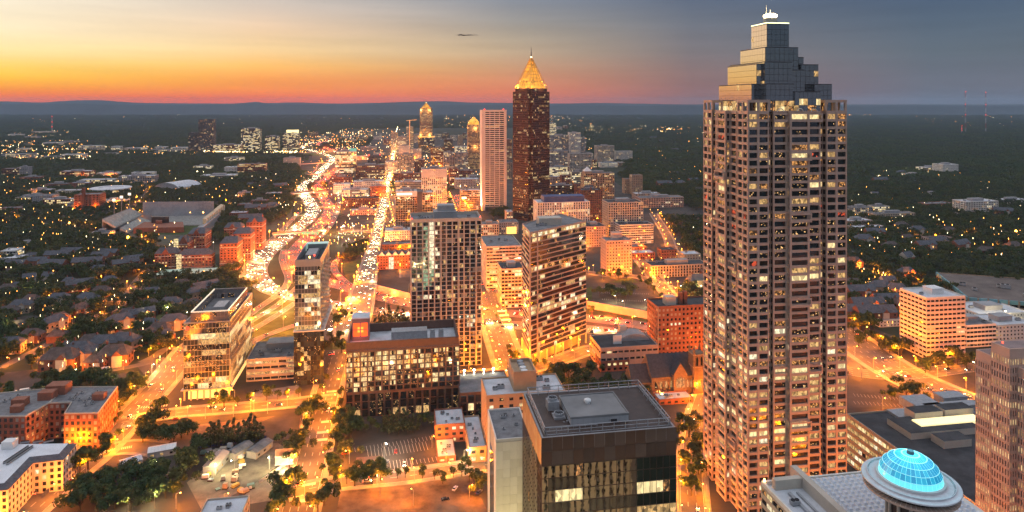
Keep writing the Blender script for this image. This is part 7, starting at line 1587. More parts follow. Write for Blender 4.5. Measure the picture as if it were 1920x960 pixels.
HAND = dict(r=[(300, 775), (292, 790), (284, 800), (272, 818), (287, 824), (302, 822), (326, 832), (340, 822), (352, 815), (268, 830), (140, 942), (165, 922), (190, 912), (210, 915), (235, 903), (255, 905), (275, 912), (292, 922), (200, 938), (230, 935), (260, 942), (150, 958), (180, 950), (285, 940), (215, 955), (245, 958), (305, 905), (310, 935),
    (345, 892), (360, 872), (370, 858), (330, 915), (325, 935), (380, 845), (338, 870), (592, 760), (583, 782), (574, 806), (562, 834), (550, 862), (556, 845), (588, 772), (633, 836), (622, 882), (658, 822), (645, 858), (608, 948), (596, 960), (528, 940), (520, 960), (540, 925), (626, 900), (640, 820),
    (1050, 728), (1066, 712), (1080, 735), (1100, 725), (1122, 738), (1140, 725), (1165, 738), (1182, 742), (1040, 715), (1192, 728), (1110, 705), (1072, 745), (1150, 745), (1092, 742), (1280, 800), (1292, 820), (1300, 862), (1310, 890), (1286, 880), (1308, 840), (1296, 930), (1745, 690), (1760, 684), (1778, 692), (1795, 684), (1812, 690), (1826, 680), (1735, 700), (1625, 640), (1645, 640), (1662, 648), (1680, 655), (1690, 665), (1610, 650), (1600, 625), (1668, 662), (1655, 656),
    (120, 800), (230, 760), (215, 742), (235, 748), (250, 735), (265, 728), (210, 735), (225, 770), (238, 740), (628, 650), (637, 640), (640, 662), (633, 610), (638, 590), (648, 600), (1125, 556), (1150, 560), (1160, 556), (1172, 560), (1180, 554), (1145, 552), (1235, 580), (1245, 590), (1110, 590), (1710, 745), (1700, 748), (1672, 752)],
    t=[(395, 838), (403, 836), (411, 838), (420, 836), (428, 838), (437, 836), (446, 838), (455, 836), (464, 836), (472, 832), (480, 834), (490, 832), (720, 812), (729, 816), (738, 812), (747, 816), (756, 810), (765, 814), (774, 812), (783, 808), (700, 640), (708, 645), (716, 638), (724, 645), (732, 640), (740, 648), (748, 640), (756, 646), (762, 640), (704, 628), (714, 625), (725, 628), (736, 622), (748, 626), (759, 628), (720, 612), (740, 612), (730, 605), (712, 615), (755, 612), (745, 602), (765, 620), (720, 655), (735, 658), (750, 656)],
    s=[(660, 812), (672, 808), (684, 812), (696, 806), (708, 812), (654, 806), (632, 912), (650, 908), (665, 912), (682, 906), (698, 908), (714, 902), (745, 898), (760, 896), (792, 898), (815, 900), (830, 908), (850, 896), (866, 894), (880, 905), (888, 930), (902, 920), (896, 900), (872, 885), (470, 755), (500, 752), (520, 750), (540, 748), (560, 745), (445, 760), (420, 764), (395, 768), (605, 735), (610, 720), (640, 770), (630, 790), (636, 800), (200, 850), (212, 838), (192, 858), (180, 868), (165, 880), (150, 890), (215, 800), (222, 788), (1130, 522), (1145, 522), (1160, 524), (1175, 524), (1200, 528), (1215, 540), (1225, 550), (1240, 560), (1250, 570), (1258, 582), (1190, 505), (1205, 512), (930, 600), (952, 660), (958, 672), (964, 684), (1005, 690), (1020, 688), (640, 745), (1240, 735), (790, 800), (800, 790), (810, 800), (862, 790), (905, 788)])
for q in HAND['r']: put(*q)
for q in HAND['t']: put(*q, 4)
for q in HAND['s']: put(*q, rt.choice([5, 6, 5, 6, 0]), 1.15)
def scatter(poly, area, seed, smin=.8, smax=1.3, kinds=(0, 1, 2, 3)):
    r_ = random.Random(seed); P = [g(*p) for p in poly]; xs, ys = [p[0] for p in P], [p[1] for p in P]; A = 0
    for i in range(len(P)): j = (i + 1) % len(P); A += P[i][0] * P[j][1] - P[j][0] * P[i][1]
    box = (max(xs) - min(xs)) * (max(ys) - min(ys)); n = int(box / area); out = 0
    for _ in range(n):
        x, y = r_.uniform(min(xs), max(xs)), r_.uniform(min(ys), max(ys)); c = False; j = len(P) - 1
        for i in range(len(P)):
            if (P[i][1] > y) != (P[j][1] > y) and x < (P[j][0] - P[i][0]) * (y - P[i][1]) / (P[j][1] - P[i][1]) + P[i][0]: c = not c
            j = i
        if c and not taken(x, y): PTS.append((x, y, r_.choice(kinds), r_.uniform(smin, smax), False))
scatter([(-80, 430), (290, 430), (300, 505), (430, 520), (475, 545), (470, 590), (340, 640), (300, 690), (225, 735), (120, 728), (-80, 770)], 125, 1, .8, 1.3)
scatter([(-80, 300), (100, 305), (300, 300), (560, 292), (560, 345), (545, 400), (505, 425), (440, 470), (300, 430), (-80, 430)], 170, 2, .9, 1.4)
scatter([(1585, 345), (1990, 345), (1990, 600), (1860, 570), (1810, 540), (1700, 600), (1585, 640)], 120, 3, .9, 1.5)
scatter([(1205, 300), (1330, 300), (1330, 395), (1300, 395), (1200, 360), (1160, 330)], 130, 4, .9, 1.5)
scatter([(1230, 410), (1330, 412), (1330, 495), (1280, 470), (1235, 440)], 170, 5, .8, 1.2)
scatter([(1260, 545), (1330, 545), (1330, 620), (1260, 580)], 160, 6, .7, 1.0)
scatter([(560, 352), (614, 349), (614, 356), (552, 360)], 110, 8, .6, .9)
scatter([(640, 262), (700, 258), (690, 275), (560, 283)], 400, 9)
scatter([(700, 478), (640, 492), (640, 480), (690, 470), (705, 465)], 110, 10, .6, .9)
scatter([(640, 470), (700, 440), (690, 470)], 200, 12, .6, .8)
scatter([(770, 420), (840, 340), (852, 350), (870, 420), (845, 460)], 420, 13, .7, 1.0)
scatter([(930, 396), (960, 396), (960, 420), (920, 412)], 160, 14, .7, 1.0)
scatter([(730, 348), (740, 348), (748, 430), (735, 430)], 200, 15, .7, 1.0)
scatter([(400, 520), (440, 505), (455, 540), (440, 570), (400, 545)], 90, 16, 1.0, 1.3)
# the nearest trees are single trees, the rest is woodland
LAND = [('the marked parking lot', 740, 850), ('the builders yard', 420, 870), ('the wide western street', 250, 800), ('the brown granite office block', 720, 790), ('the freeway ramps', 720, 630), ('the slim glass tower', 630, 640), ('the gothic church', 1120, 730), ('the granite skyscraper', 1300, 850), ('the white office slab', 1770, 690), ('the broad eastern junction', 1640, 640), ('the brick apartment court', 230, 745), ('the bottom west corner street', 190, 930), ('the sandy yard', 700, 905), ('the central street', 590, 800), ('the glass office plaza', 480, 750), ('the terraced parking field', 1180, 550), ('the western houses', 150, 600), ('the western school', 200, 680), ('the eastern houses', 1650, 580), ('the lit avenue', 940, 640), ('the dormitories', 430, 530)]
LW = [(n_, *g(a_, b_)) for n_, a_, b_ in LAND]
ZN = {'round': 'round leafy tree', 'wide': 'broad leafy tree', 'tall': 'tall narrow tree', 'small': 'small street tree'}
def vis(p): ix, iy = pix(p[0], p[1], 4); return -20 < ix < 1940 and iy < 985
PTS.sort(key=lambda p: (0 if p[4] else 1, p[1] if vis(p) else 1e9)); near = sorted(PTS[:300], key=lambda p: p[1]); rest = PTS[300:]
for (x, y, k, s, _) in near:
    kd, tm, cm = TV[k]; land = min(LW, key=lambda q: (q[1] - x) ** 2 + (q[2] - y) ** 2)[0]
    T = thing('tree', f'{ZN[kd]} beside {land}', 'tree', (x, y, .05), rt.uniform(0, 6.28), f'{kd} trees by {land}'); s *= 1.12; T.scale = (s, s, s * rt.uniform(.9, 1.15))
    link('trunk', tm, T); link('crown', cm, T)
def instancer(name, pts, source, smin, smax):
    me = bpy.data.meshes.new(name); me.from_pydata(pts, [], []); o = tag(link(name, me), kind='stuff')
    ng = bpy.data.node_groups.new(name, 'GeometryNodeTree'); ng.interface.new_socket('Geometry', in_out='INPUT', socket_type='NodeSocketGeometry'); ng.interface.new_socket('Geometry', in_out='OUTPUT', socket_type='NodeSocketGeometry')
    nd = ng.nodes; i = nd.new('NodeGroupInput'); q = nd.new('NodeGroupOutput'); ip = nd.new('GeometryNodeInstanceOnPoints'); oi = nd.new('GeometryNodeObjectInfo'); oi.inputs['Object'].default_value = source; oi.inputs['As Instance'].default_value = True
    rr = nd.new('FunctionNodeRandomValue'); rr.data_type = 'FLOAT_VECTOR'; rr.inputs[0].default_value = (0, 0, 0); rr.inputs[1].default_value = (0, 0, 6.28); rs = nd.new('FunctionNodeRandomValue'); rs.data_type = 'FLOAT'; rs.inputs[2].default_value = smin; rs.inputs[3].default_value = smax; rs.inputs['Seed'].default_value = 5
    l = ng.links.new; l(i.outputs[0], ip.inputs['Points']); l(oi.outputs['Geometry'], ip.inputs['Instance']); l(rr.outputs[0], ip.inputs['Rotation']); l(rs.outputs[1], ip.inputs['Scale']); l(ip.outputs[0], q.inputs[0])
    md = o.modifiers.new('scatter', 'NODES'); md.node_group = ng; o['label'] = 'dense leafy woodland trees between the houses and roads'; return o
def joined(name, kd, seed, n, m, leaf):
    a, b = trunk_mesh(kd, seed), crown_mesh(name, seed, n, kd, LEAF[m], leaf)
    va = [tuple(v_.co) for v_ in a.vertices]; vb = [tuple(v_.co) for v_ in b.vertices]; me = bpy.data.meshes.new(name); me.from_pydata(va + vb, [], [tuple(p.vertices) for p in a.polygons] + [tuple(i + len(va) for i in p.vertices) for p in b.polygons])
    me.materials.append(BARK); me.materials.append(LEAF[m]); me.polygons.foreach_set('material_index', [0] * len(a.polygons) + [1] * len(b.polygons)); return bpy.data.objects.new(name, me)
for k, (kd, sd, n, m) in enumerate([('round', 21, 520, 0), ('round', 22, 520, 1), ('wide', 23, 620, 2), ('wide', 24, 620, 3)]):
    pts = [(p[0], p[1], 0) for p in rest if p[2] % 4 == k]
    if pts: instancer('woodland', pts, joined('woodland_tree', kd, sd, n, m, .68), .9, 1.45)
# far forest: instanced groves of canopy
def grove(seed, size=70, n=34, leaves=34, m=0, lf=1.7):
    rg = np.random.default_rng(seed); V = []; Fc = []
    for _ in range(n):
        cx, cy = rg.uniform(-size / 2, size / 2, 2); h = rg.uniform(8, 15); r = rg.uniform(4, 7)
        for _ in range(leaves):
            d = rg.normal(size=3); d[2] = abs(d[2]); d /= np.linalg.norm(d); c = np.array([cx, cy, h - r * .7]) + d * r * np.array([1, 1, .8]) * rg.uniform(.75, 1.05)
            nr = d + rg.normal(0, .35, 3); nr /= np.linalg.norm(nr); t = np.cross(nr, rg.normal(size=3)); t /= np.linalg.norm(t); b_ = np.cross(nr, t); s = lf * rg.uniform(.7, 1.3); i0 = len(V)
            V += [c - t * s, c + b_ * s, c + t * s, c - b_ * s]; Fc.append((i0, i0 + 1, i0 + 2, i0 + 3))
    me = bpy.data.meshes.new('grove'); me.from_pydata([tuple(v_) for v_ in V], [], Fc); me.materials.append(LEAF[m]); return bpy.data.objects.new('grove', me)
cityP = [(560, 346), (560, 270), (545, 262), (650, 244), (760, 240), (1010, 240), (1110, 285), (1192, 315), (1210, 345), (1340, 380), (1340, 420)]
CP = [g(*p) for p in cityP] + [g(560, 420)]
def inpoly(x, y, P):
    c = False; j = len(P) - 1
    for i in range(len(P)):
        if (P[i][1] > y) != (P[j][1] > y) and x < (P[j][0] - P[i][0]) * (y - P[i][1]) / (P[j][1] - P[i][1]) + P[i][0]: c = not c
        j = i
    return c
IND = [g(*p) for p in [(-60, 300), (-60, 268), (130, 262), (330, 275), (450, 280), (560, 275), (560, 293), (330, 290), (160, 300)]]
FP = [[], [], []]; rf_ = random.Random(9); y = 1700.0
while y < 11500:
    st = 44 if y < 3500 else 60 if y < 6000 else 100 if y < 8500 else 140; x = -y * .85
    while x < y * .85:
        px_, py_ = x + rf_.uniform(-st, st) * .4, y + rf_.uniform(-st, st) * .4
        ix, iy = pix(px_, py_, 0)
        camp = ix < 560 and iy > 300
        if camp and rf_.random() < .72: x += st; continue
        if not inpoly(px_, py_, CP) and not (inpoly(px_, py_, IND) and rf_.random() < .75) and not taken(px_, py_) and not (iy > 345 and ix < 1200): FP[rf_.randrange(3)].append((px_, py_, -1.5 if y < 6000 else 0))
        x += st
    y += st
for k in range(3): o = instancer('forest', FP[k], grove(40 + k, m=[0, 1, 3][k]), .75, 1.25); o['label'] = 'dark wooded suburbs stretching to the horizon'
# ------------------------------------------------------------------ street lamps
extra_l = [(645, 420, 'w'), (660, 424, 'w'), (676, 420, 'w'), (690, 426, 'w'), (650, 432, 'w'), (668, 433, 'w'), (683, 433, 'w'), (640, 455, 'w'), (665, 455, 'w'), (690, 395, 'o'), (712, 930, 'o'), (775, 948, 'o'), (880, 940, 'o'), (655, 870, 'o'), (810, 840, 'o'), (720, 868, 'w'), (470, 745, 'o'), (500, 742, 'o'), (530, 740, 'o'), (400, 770, 'o'), (440, 752, 'o'), (360, 775, 'o'),
    (1140, 540, 'y'), (1190, 545, 'y'), (1160, 560, 'y'), (1220, 560, 'y'), (1260, 532, 'y'), (1300, 532, 'y'), (1130, 525, 'o'), (1165, 521, 'o'), (1150, 519, 'o'), (1620, 740, 'o'), (1660, 745, 'o'), (1700, 752, 'o'), (1600, 700, 'o'), (1640, 680, 'o'), (1800, 735, 'o'), (1830, 730, 'o'), (1870, 600, 'w'), (1850, 640, 'w'), (505, 880, 'y'), (440, 890, 'y'), (400, 900, 'y'), (540, 890, 'y'), (300, 890, 'y'), (420, 955, 'o'), (290, 955, 'y'), (240, 965, 'y'), (330, 955, 'o'), (870, 870, 'y'),
    (300, 690, 'y'), (230, 715, 'y'), (150, 705, 'y'), (80, 720, 'y'), (30, 720, 'o'), (20, 610, 'y'), (50, 610, 'y'), (100, 520, 'o'), (190, 530, 'o'), (60, 555, 'y'), (280, 600, 'y'), (350, 600, 'y'), (310, 592, 'y'), (420, 475, 'y'), (400, 470, 'w'), (440, 462, 'w'), (240, 460, 'O'), (130, 432, 'O'), (213, 388, 'O'), (370, 330, 'W'), (320, 506, 'o'), (360, 508, 'o'), (395, 505, 'o'), (170, 390, 'o'), (110, 385, 'o'), (140, 336, 'o'), (120, 336, 'o'), (160, 336, 'o'),
    (1700, 520, 'o'), (1640, 510, 'o'), (1610, 505, 'o'), (1720, 535, 'o'), (1655, 525, 'o'), (1760, 545, 'o'), (1870, 470, 'o'), (1905, 448, 'O'), (1800, 465, 'o'), (1740, 470, 'o'), (1640, 590, 'o'), (1610, 575, 'o'), (1690, 600, 'o'), (1840, 415, 'o'), (1900, 400, 'w'), (1690, 400, 'y'), (1650, 410, 'y'), (1895, 330, 'o'), (1700, 322, 'w'), (1740, 330, 'w'), (1760, 420, 'o'), (1790, 425, 'o'), (1270, 490, 'o'), (1240, 495, 'o'), (1300, 410, 'o'), (1260, 418, 'o'), (1280, 415, 'o'), (1240, 405, 'o'), (1320, 412, 'o'), (1230, 368, 'o'), (1300, 440, 'w'), (1255, 452, 'y'), (1320, 450, 'o')]
for (px_, py_, k) in extra_l:
    x, y = g(px_, py_)
    for _ in range(10):
        if not taken(x, y) or k in 'OW' or py_ > 800: break
        y -= 6
    LAMPS.append((x, y, .1, 12 if k in 'OWw' else 8, k, random.uniform(0, 6.28)))
for fw, s0 in ((FW_S[0], 0), (FW_N[0], 1)):
    for i in range(4, len(fw) - 2, 4 if s0 == 0 else 9):
        c = fw[i]; LAMPS.append((c[0] + (1 if s0 else -1) * (c[3] / 2 + 1.5), c[1], .2, 18, 'f', 0.0))
for rp in RAMPS:
    for i in range(3, len(rp[0]), 9): c = rp[0][i]; LAMPS.append((c[0] + c[3] / 2 + 1, c[1], .2, 14, 'f', 0.0))
HAZE_ORANGE = (1.0, .232, .003)
LK = {'o': (HAZE_ORANGE, 1.0), 'f': (HAZE_ORANGE, .75), 'O': (HAZE_ORANGE, 3.5), 'w': ((1, .80, .48), .5), 'W': ((1, .88, .65), 4.0), 'y': ((1, .78, .34), .45)}
P0 = 23000.0
LGT = {}
def lamp_light(k, h):
    key = (k, h)
    if key not in LGT:
        lt = bpy.data.lights.new('lamp_light', 'POINT'); lt.color = LK[k][0]; lt.energy = P0 * LK[k][1] * (h / 9) ** 2; lt.shadow_soft_size = .5; LGT[key] = lt
    return LGT[key]
LM = {}
def lamp_mesh(k, h):
    key = (k, h)
    if key not in LM:
        b = MB(); b.tube((0, 0, 0), (0, 0, h), .14, .08, 6); b.tube((0, 0, h - .1), (1.8, 0, h + .35), .07, .05, 5); pole = b.mesh('pole', METAL)
        b = MB(); b.ab(1.4, -.28, h + .18, 2.6, .28, h + .48); head = b.mesh('lamp_head', METAL_D)
        r_ = {'O': 1.1, 'W': 1.4, 'f': .42, 'w': .42}.get(k, .34); b = MB(); b.lathe((2.0, 0), [(r_ * .4, h - r_ * .8), (r_, h - r_ * .3), (r_, h + .05), (r_ * .6, h + .17)], 8); bulb = b.mesh('lamp_bulb', LAMP_O if k in 'ofO' else LAMP_W)
        LM[key] = (pole, head, bulb)
    return LM[key]
ZL = [('the wide western street', 250, 790), ('the central street', 590, 820), ('the sandy yard', 760, 930), ('the lit avenue', 935, 640), ('the freeway', 540, 500), ('the broad eastern junction', 1680, 700), ('the diagonal street', 1225, 530), ('the winding lane', 180, 600), ('the campus', 200, 420), ('the avenue bridge', 690, 520), ('the eastern woods', 1750, 480), ('the church street', 1300, 800), ('the midtown streets', 760, 360), ('the glass office plaza', 450, 755), ('the planted bridge', 585, 360), ('the builders yard', 430, 900)]
ZW = [(n_, *g(a_, b_)) for n_, a_, b_ in ZL]
LAMPS = [l for l in LAMPS if -40 < pix(l[0], l[1], 0)[0] < 1960 and l[1] > 170]
LAMPS.sort(key=lambda l: l[1])
MAXL = 300; lb = MB()
for i, (x, y, z, h, k, a) in enumerate(LAMPS):
    if i < MAXL:
        zn = min(ZW, key=lambda q: (q[1] - x) ** 2 + (q[2] - y) ** 2)[0]; wd = {'o': 'orange sodium street lamp', 'f': 'tall orange highway lamp', 'O': 'glaring orange floodlight', 'w': 'white pole lamp', 'W': 'glaring white floodlight', 'y': 'small yellow pole lamp'}[k]
        T = thing('street_lamp', f'{wd} beside {zn}', 'street lamp', (x, y, z), a, f'{wd}s beside {zn}')
        pm_, hm_, bm_ = lamp_mesh(k, h); link('pole', pm_, T); link('lamp_bulb', bm_, link('lamp_head', hm_, T))
        link('lamp_light', lamp_light(k, h), T, (2.0, 0, h - .9))
    else:
        lb.tube((x, y, z), (x, y, z + h), .2, .15, 4, 2)
        r_ = {'O': 2.0, 'W': 2.4}.get(k, .5); lb.lathe((x, y), [(r_ * .4, z + h - r_), (r_, z + h), (r_ * .3, z + h + r_)], 6, 0 if k in 'ofO' else 1)
        if i % 2 == 0 or k in 'OW': o = link('lamp_light', lamp_light(k, h), None, (x + 1.2, y, z + h - 1.4)); o.scale = (1, 1, 1)
FARL = [mat('far_lamp_orange', (1, .5, .2), emit=(1, .40, .06), es=11, var=0, sampling='NONE'), mat('far_lamp_white', (1, 1, .8), emit=(1, .80, .42), es=10, var=0, sampling='NONE'), METAL]
# lights of the far suburbs: belts seen in the photo
rl = random.Random(21)
def belt(x0, x1, y0, y1, n, rad=.5, pw=.4):
    for _ in range(int(n * 1.4)):
        px_, py_ = rl.uniform(x0, x1), rl.uniform(y0, y1); x, y = g(px_, py_, 10); r_ = rad * .8 * y / F * rl.uniform(.35, 1.0); lb.lathe((x, y), [(r_ * .3, 9 - r_), (r_, 10), (r_ * .3, 11 + r_)], 6, 1 if rl.random() < pw else 0)
for bb in ((0, 160, 196, 214, 60, .45, .6), (55, 85, 222, 232, 12), (15, 130, 244, 256, 60), (0, 170, 264, 300, 160), (170, 450, 272, 290, 110), (380, 560, 282, 287, 90, .7, .7), (560, 680, 245, 285, 150), (640, 760, 240, 300, 130), (60, 500, 196, 236, 45, .4, .7), (830, 960, 205, 240, 90), (1030, 1110, 205, 262, 140), (1100, 1330, 236, 250, 190, .5, .6), (1030, 1320, 200, 215, 70, .4, .7), (1590, 1660, 206, 216, 60, .5), (1590, 1920, 208, 214, 60, .4, .7), (1700, 1900, 212, 236, 60, .4), (1640, 1800, 315, 332, 60), (1190, 1330, 255, 345, 60), (560, 700, 196, 245, 30, .4, .7), (700, 840, 290, 345, 120), (840, 900, 270, 350, 60), (1030, 1110, 262, 345, 110), (0, 560, 320, 400, 170, .5, .3), (0, 330, 400, 470, 70, .5, .25), (1590, 1920, 380, 480, 90, .5, .3), (1590, 1920, 340, 380, 15), (560, 740, 330, 460, 170, .5, .4), (0, 330, 470, 690, 70, .4, .6), (1600, 1700, 500, 610, 40, .5, .15)): belt(*bb)
def string(p0, p1, n, pw=.2, rad=.4):
    for k in range(n): px_, py_ = p0[0] + (p1[0] - p0[0]) * (k + rl.random() * .5) / n, p0[1] + (p1[1] - p0[1]) * k / n; belt(px_ - .5, px_ + .5, py_ - .2, py_ + .2, 2, rad, pw)
for a_ in (((0, 266), (150, 262), 26), ((60, 282), (100, 288), 14), ((1180, 246), (1325, 240), 40, .15), ((1240, 247), (1256, 240), 10, .8, .6), ((560, 262), (690, 266), 24), ((1640, 214), (1690, 205), 14, .9), ((1600, 214), (1640, 208), 14, .6), ((400, 285), (560, 284), 50, .8, .5), ((742, 250), (746, 236), 16, .8, .5), ((830, 232), (955, 222), 30, .3), ((1035, 214), (1190, 208), 30, .5), ((1640, 330), (1720, 322), 20, .5)): string(*a_)
tag(lb.build('distant_lights', FARL), kind='stuff')['label'] = 'countless far street lights glittering across the suburbs'
# ------------------------------------------------------------------ cars
CARC = [mat('car_white', (.7, .7, .7), .3, .1, var=0), mat('car_silver', (.4, .41, .42), .3, .5, var=0), mat('car_black', (.02, .02, .022), .25, var=0), mat('car_red', (.35, .03, .02), .3, var=0), mat('car_blue', (.05, .09, .2), .3, .2, var=0), mat('car_grey', (.16, .16, .17), .3, .4, var=0)]
CARN = ['white', 'silver', 'black', 'red', 'blue', 'grey']; TYRE = mat('tyre', (.02, .02, .02), .9, var=0); CGL = glass('car_glass', (.02, .02, .025), wave=0)
def car_parts(ci, lights):
    """local x is forward"""
    P = []
    b = MB(); pr = [(-2.2, .35), (2.2, .35), (2.25, .7), (1.9, .85), (.95, .95), (-1.5, .98), (-2.2, .9)]
    def ext(bb, prof, w0, m=0):
        n = len(prof); i0 = len(bb.v); bb.v += [(x, -w0, z) for x, z in prof] + [(x, w0, z) for x, z in prof]; bb.f.append(tuple(i0 + k for k in range(n))); bb.m.append(m); bb.f.append(tuple(i0 + 2 * n - 1 - k for k in range(n))); bb.m.append(m)
        for k in range(n): bb.f.append((i0 + k, i0 + n + k, i0 + n + (k + 1) % n, i0 + (k + 1) % n)); bb.m.append(m)
    ext(b, pr, .88); ext(b, [(.3, 1.40), (-1.1, 1.42), (-1.2, 1.47), (.25, 1.46)], .66); P.append(('body', b, CARC[ci]))
    b = MB(); ext(b, [(1.0, .95), (.35, 1.42), (-1.15, 1.43), (-1.75, .98)], .72); P.append(('cabin_glass', b, CGL))
    for x in (-1.35, 1.35):
        for y in (-.8, .8): b = MB(); b.tube((x, y - .12, .33), (x, y + .12, .33), .33, n=10); P.append(('wheel', b, TYRE))
    for y in (-.6, .6):
        b = MB(); b.ab(2.2, y - .22, .58, 2.29, y + .22, .76); P.append(('headlight', b, HEAD if lights else WHITE)); b = MB(); b.ab(-2.28, y - .24, .62, -2.2, y + .24, .82); P.append(('tail_light', b, TAIL if lights else mat('tail_off', (.25, .02, .02), .3, var=0)))
    return P
CPM = {}
def car_near(x, y, z, a, ci, lights, lab, group):
    key = (ci, lights)
    if key not in CPM: CPM[key] = [(nm, b.mesh(nm, m)) for nm, b, m in car_parts(ci, lights)]
    T = thing('car', lab, 'car', (x, y, z), a, group)
    for nm, me in CPM[key]:
        o = link(nm, me, T)
        if nm == 'wheel':
            if me.name not in CPM: v0 = me.vertices[0].co; q = MB(); c_ = sum((v_.co for v_ in me.vertices), Vector()) / len(me.vertices); q.tube((c_.x, c_.y - .125, c_.z), (c_.x, c_.y + .125, c_.z), .2, n=8); CPM[me.name] = q.mesh('rim', METAL)
            link('rim', CPM[me.name], o)
def car_single(ci):
    key = ('one', ci)
    if key not in CPM:
        B = MB(); ml = []
        for nm, b, m in car_parts(ci, True):
            if m not in ml: ml.append(m)
            i0 = len(B.v); B.v += b.v; B.f += [tuple(i + i0 for i in f) for f in b.f]; B.m += [ml.index(m)] * len(b.f)
        CPM[key] = B.mesh('car', ml)
    return CPM[key]
rc = random.Random(5); TR = []
def traffic(path, lanes, gap, direc, zone, jitter=.6, rng=(0, 1e9)):
    C, tl = path; s = 0
    for ln in range(lanes):
        acc = rc.uniform(0, gap); L_ = 0
        for i in range(1, len(C)):
            a, b = C[i - 1], C[i]; seg = math.hypot(b[0] - a[0], b[1] - a[1])
            while acc < L_ + seg:
                f_ = (acc - L_) / seg; w = a[3] + (b[3] - a[3]) * f_; o_ = (ln + .5) / lanes * (w - 2.5) - (w - 2.5) / 2
                x, y = a[0] + (b[0] - a[0]) * f_ + tl[i][0] * o_, a[1] + (b[1] - a[1]) * f_ + tl[i][1] * o_; an = math.atan2(b[1] - a[1], b[0] - a[0]) + (math.pi if direc < 0 else 0)
                ix = pix(x, y, 0)
                if -30 < ix[0] < 1950 and ix[1] < 975: TR.append((x, y, a[2] + .06, an, rc.randrange(6), zone))
                acc += gap * rc.uniform(1 - jitter, 1 + jitter)
            L_ += seg
traffic(FW_S, 6, 26, 1, 'southbound on the freeway'); traffic(FW_N, 5, 30, -1, 'northbound on the freeway')
for rp in RAMPS: traffic(rp, 1, 45 if rp is not RAMPS[4] else 16, 1 if rp is not RAMPS[4] else -1, 'on a freeway slip road' if rp is not RAMPS[4] else 'northbound on the freeway loop')
traffic(WP, 4, 24, 1, 'on the bright avenue bridge')
for k, n, gp_ in (('spring', 2, 90), ('west', 3, 70), ('cross', 2, 90), ('lower', 2, 120), ('peach', 4, 40), ('peach2', 2, 60), ('far_peach', 2, 50), ('pied', 2, 45), ('east', 4, 55), ('east2', 3, 60)):
    traffic(PATHS[k], n, gp_, rc.choice([1, -1]), {'spring': 'on the central street', 'west': 'on the wide western street', 'cross': 'on the plaza street', 'lower': 'beside the sandy yard', 'peach': 'on the lit avenue', 'peach2': 'at the avenue crossing', 'far_peach': 'on the church street', 'pied': 'on the diagonal street', 'east': 'at the broad eastern junction', 'east2': 'at the broad eastern junction'}[k])

HL = {}
for i, (x, y, z, a, ci, zn) in enumerate(TR):                      # the beams of the car lamps on the road
    if ('freeway' in zn or 'avenue bridge' in zn) and i % (5 if 'freeway' in zn else 9) == 0 and y < 3200:
        north = 'northbound' in zn; k = 'tail_glow' if north else 'headlight_glow'
        if k not in HL: lt = bpy.data.lights.new(k, 'POINT'); lt.color = (1, .07, .008) if north else (1, .66, .30); lt.energy = 46000 if north else 12500; lt.shadow_soft_size = .6; HL[k] = lt
        d_ = -5 if north else 6; link(k, HL[k], None, (x + d_ * math.cos(a), y + d_ * math.sin(a), z + 3.0))
TR.sort(key=lambda t: t[1]); rest_c = MB(); rml = []
for i, (x, y, z, a, ci, zn) in enumerate(TR):
    if y < 620 and i < 60: car_near(x, y, z, a, ci, True, f'{CARN[ci]} car with its lights on {zn}', f'{CARN[ci]} cars {zn}')
    elif i < 260: tag(link('car', car_single(ci), None, (x, y, z), a), f'{CARN[ci]} car with its lights on {zn}', 'car', f'{CARN[ci]} cars {zn}')
    else:
        me_ = car_single(ci); i0 = len(rest_c.v); ca, sa = math.cos(a), math.sin(a)
        rest_c.v += [(x + v_.co.x * ca - v_.co.y * sa, y + v_.co.x * sa + v_.co.y * ca, z + v_.co.z) for v_ in me_.vertices]
        for p in me_.polygons:
            m = me_.materials[p.material_index]
            if m not in rml: rml.append(m)
            rest_c.f.append(tuple(i0 + q for q in p.vertices)); rest_c.m.append(rml.index(m))
if rest_c.f: tag(rest_c.build('distant_traffic', rml), kind='stuff')['label'] = 'stream of distant car lights on the freeway'
for (px_, py_, a, ci, lab) in ((727, 868, 100, 5, 'grey parked car in the marked parking lot'), (742, 848, 100, 3, 'red parked car in the middle row of the parking lot'), (758, 872, 280, 0, 'white car with headlights on in the parking lot'), (835, 938, 20, 2, 'lone black car on the sandy yard'), (853, 918, 70, 0, 'white car at the edge of the sandy yard'), (648, 852, 10, 3, 'dark red car under trees beside the parking lot'), (40, 740, 20, 0, 'white car parked behind the brick apartments'), (25, 735, 15, 1, 'silver car parked behind the brick apartments'), (172, 705, 60, 2, 'black car parked in the school lot'), (300, 872, 10, 1, 'silver car in the small lot by the site cabin'), (312, 872, 10, 2, 'black car in the small lot by the site cabin'), (288, 895, 10, 0, 'white car in the small lot under the trees'), (1648, 707, 200, 0, 'white car crossing the broad eastern junction'), (890, 912, 60, 2, 'black car parked at the yard corner by trees'), (898, 925, 60, 4, 'blue car parked at the yard corner by trees'), (812, 792, 10, 0, 'white car parked by the brick shop'), (330, 787, 20, 3, 'red car beside the vacant earth lot'), (480, 735, 30, 2, 'black car on the plaza drive'), (505, 735, 30, 1, 'silver car on the plaza drive')):
    x, y = g(px_, py_); car_near(x, y, .16, R(a), ci, 'headlights' in lab, lab, None)

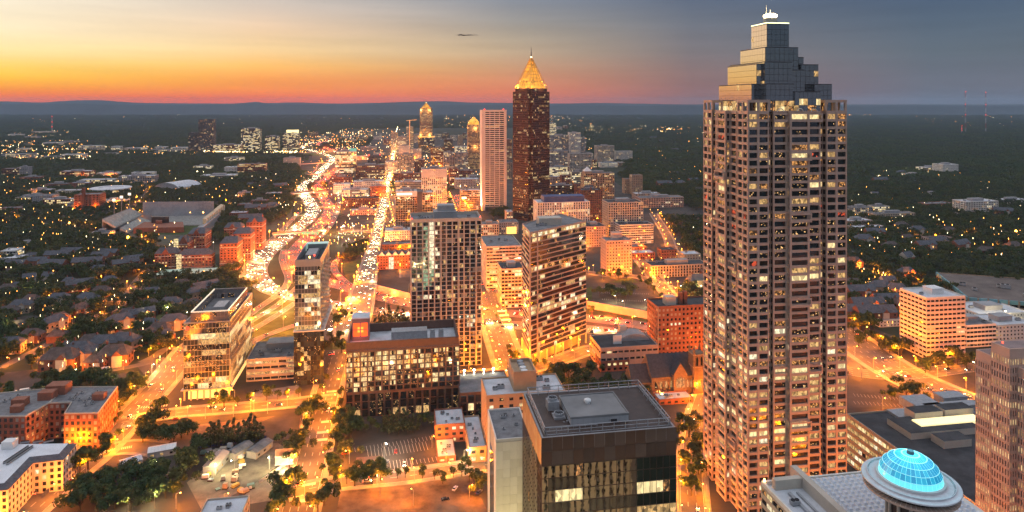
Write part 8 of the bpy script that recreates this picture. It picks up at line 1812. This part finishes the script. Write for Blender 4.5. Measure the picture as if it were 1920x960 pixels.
def box_truck(px_, py_, a, lab):
    T = thing('box_truck', lab, 'truck', (*g(px_, py_), .16), R(a))
    b = MB(); b.ab(-3.6, -1.2, .9, 2.0, 1.2, 3.5); b.build('cargo_box', CARC[0], T)
    b = MB(); b.ab(2.1, -1.1, .6, 3.2, 1.1, 2.5); b.ab(3.2, -1.05, .6, 4.1, 1.05, 1.5); C_ = b.build('cab', CARC[0], T); b = MB(); b.ab(3.18, -.95, 1.6, 3.26, .95, 2.35); b.build('windscreen', CGL, C_)
    b = MB(); b.ab(-3.5, -.5, .5, 4.0, .5, .9); b.build('chassis', METAL_D, T)
    for x in (-2.4, 3.1):
        for y in (-1.0, 1.0): b = MB(); b.tube((x, y - .15, .45), (x, y + .15, .45), .45, n=12); b.build('wheel', TYRE, T)
box_truck(200, 697, 20, 'white box truck parked in the school lot'); box_truck(98, 742, 15, 'white box truck parked behind the brick apartment court'); box_truck(48, 738, 25, 'white box truck at the far end of the court car park')
# ------------------------------------------------------------------ evening haze over the whole plain
b = MB(); b.ab(-16500, -400, -3, 16500, 16500, 326)
hm = bpy.data.materials.new('evening_haze'); hm.use_nodes = True; t = hm.node_tree; t.nodes.clear()
vo = t.nodes.new('ShaderNodeVolumePrincipled'); vo.inputs['Color'].default_value = (.52, .74, 1.0, 1); vo.inputs['Density'].default_value = 0.000034; vo.inputs['Anisotropy'].default_value = 0.0
ou = t.nodes.new('ShaderNodeOutputMaterial'); t.links.new(vo.outputs[0], ou.inputs['Volume'])
tag(b.build('haze', hm), kind='stuff')
# ------------------------------------------------------------------ alike things are told apart by their order from the west
ORD = 'first second third fourth fifth sixth seventh eighth ninth tenth eleventh twelfth thirteenth fourteenth fifteenth sixteenth seventeenth eighteenth nineteenth twentieth'.split()
ORD += ['twenty-' + o_ for o_ in ORD[:9]] + ['thirtieth'] + ['thirty-' + o_ for o_ in ORD[:9]] + ['fortieth'] + ['forty-' + o_ for o_ in ORD[:9]]
for lab, who in list(LABELS.items()):
    if 1 < len(who) <= len(ORD):
        os_ = sorted((bpy.data.objects[n] for n, _ in who), key=lambda o: pix(o.location.x, o.location.y, 0)[0])
        for k, o in enumerate(os_): o['label'] = f'{lab}, {ORD[k]} from the west'
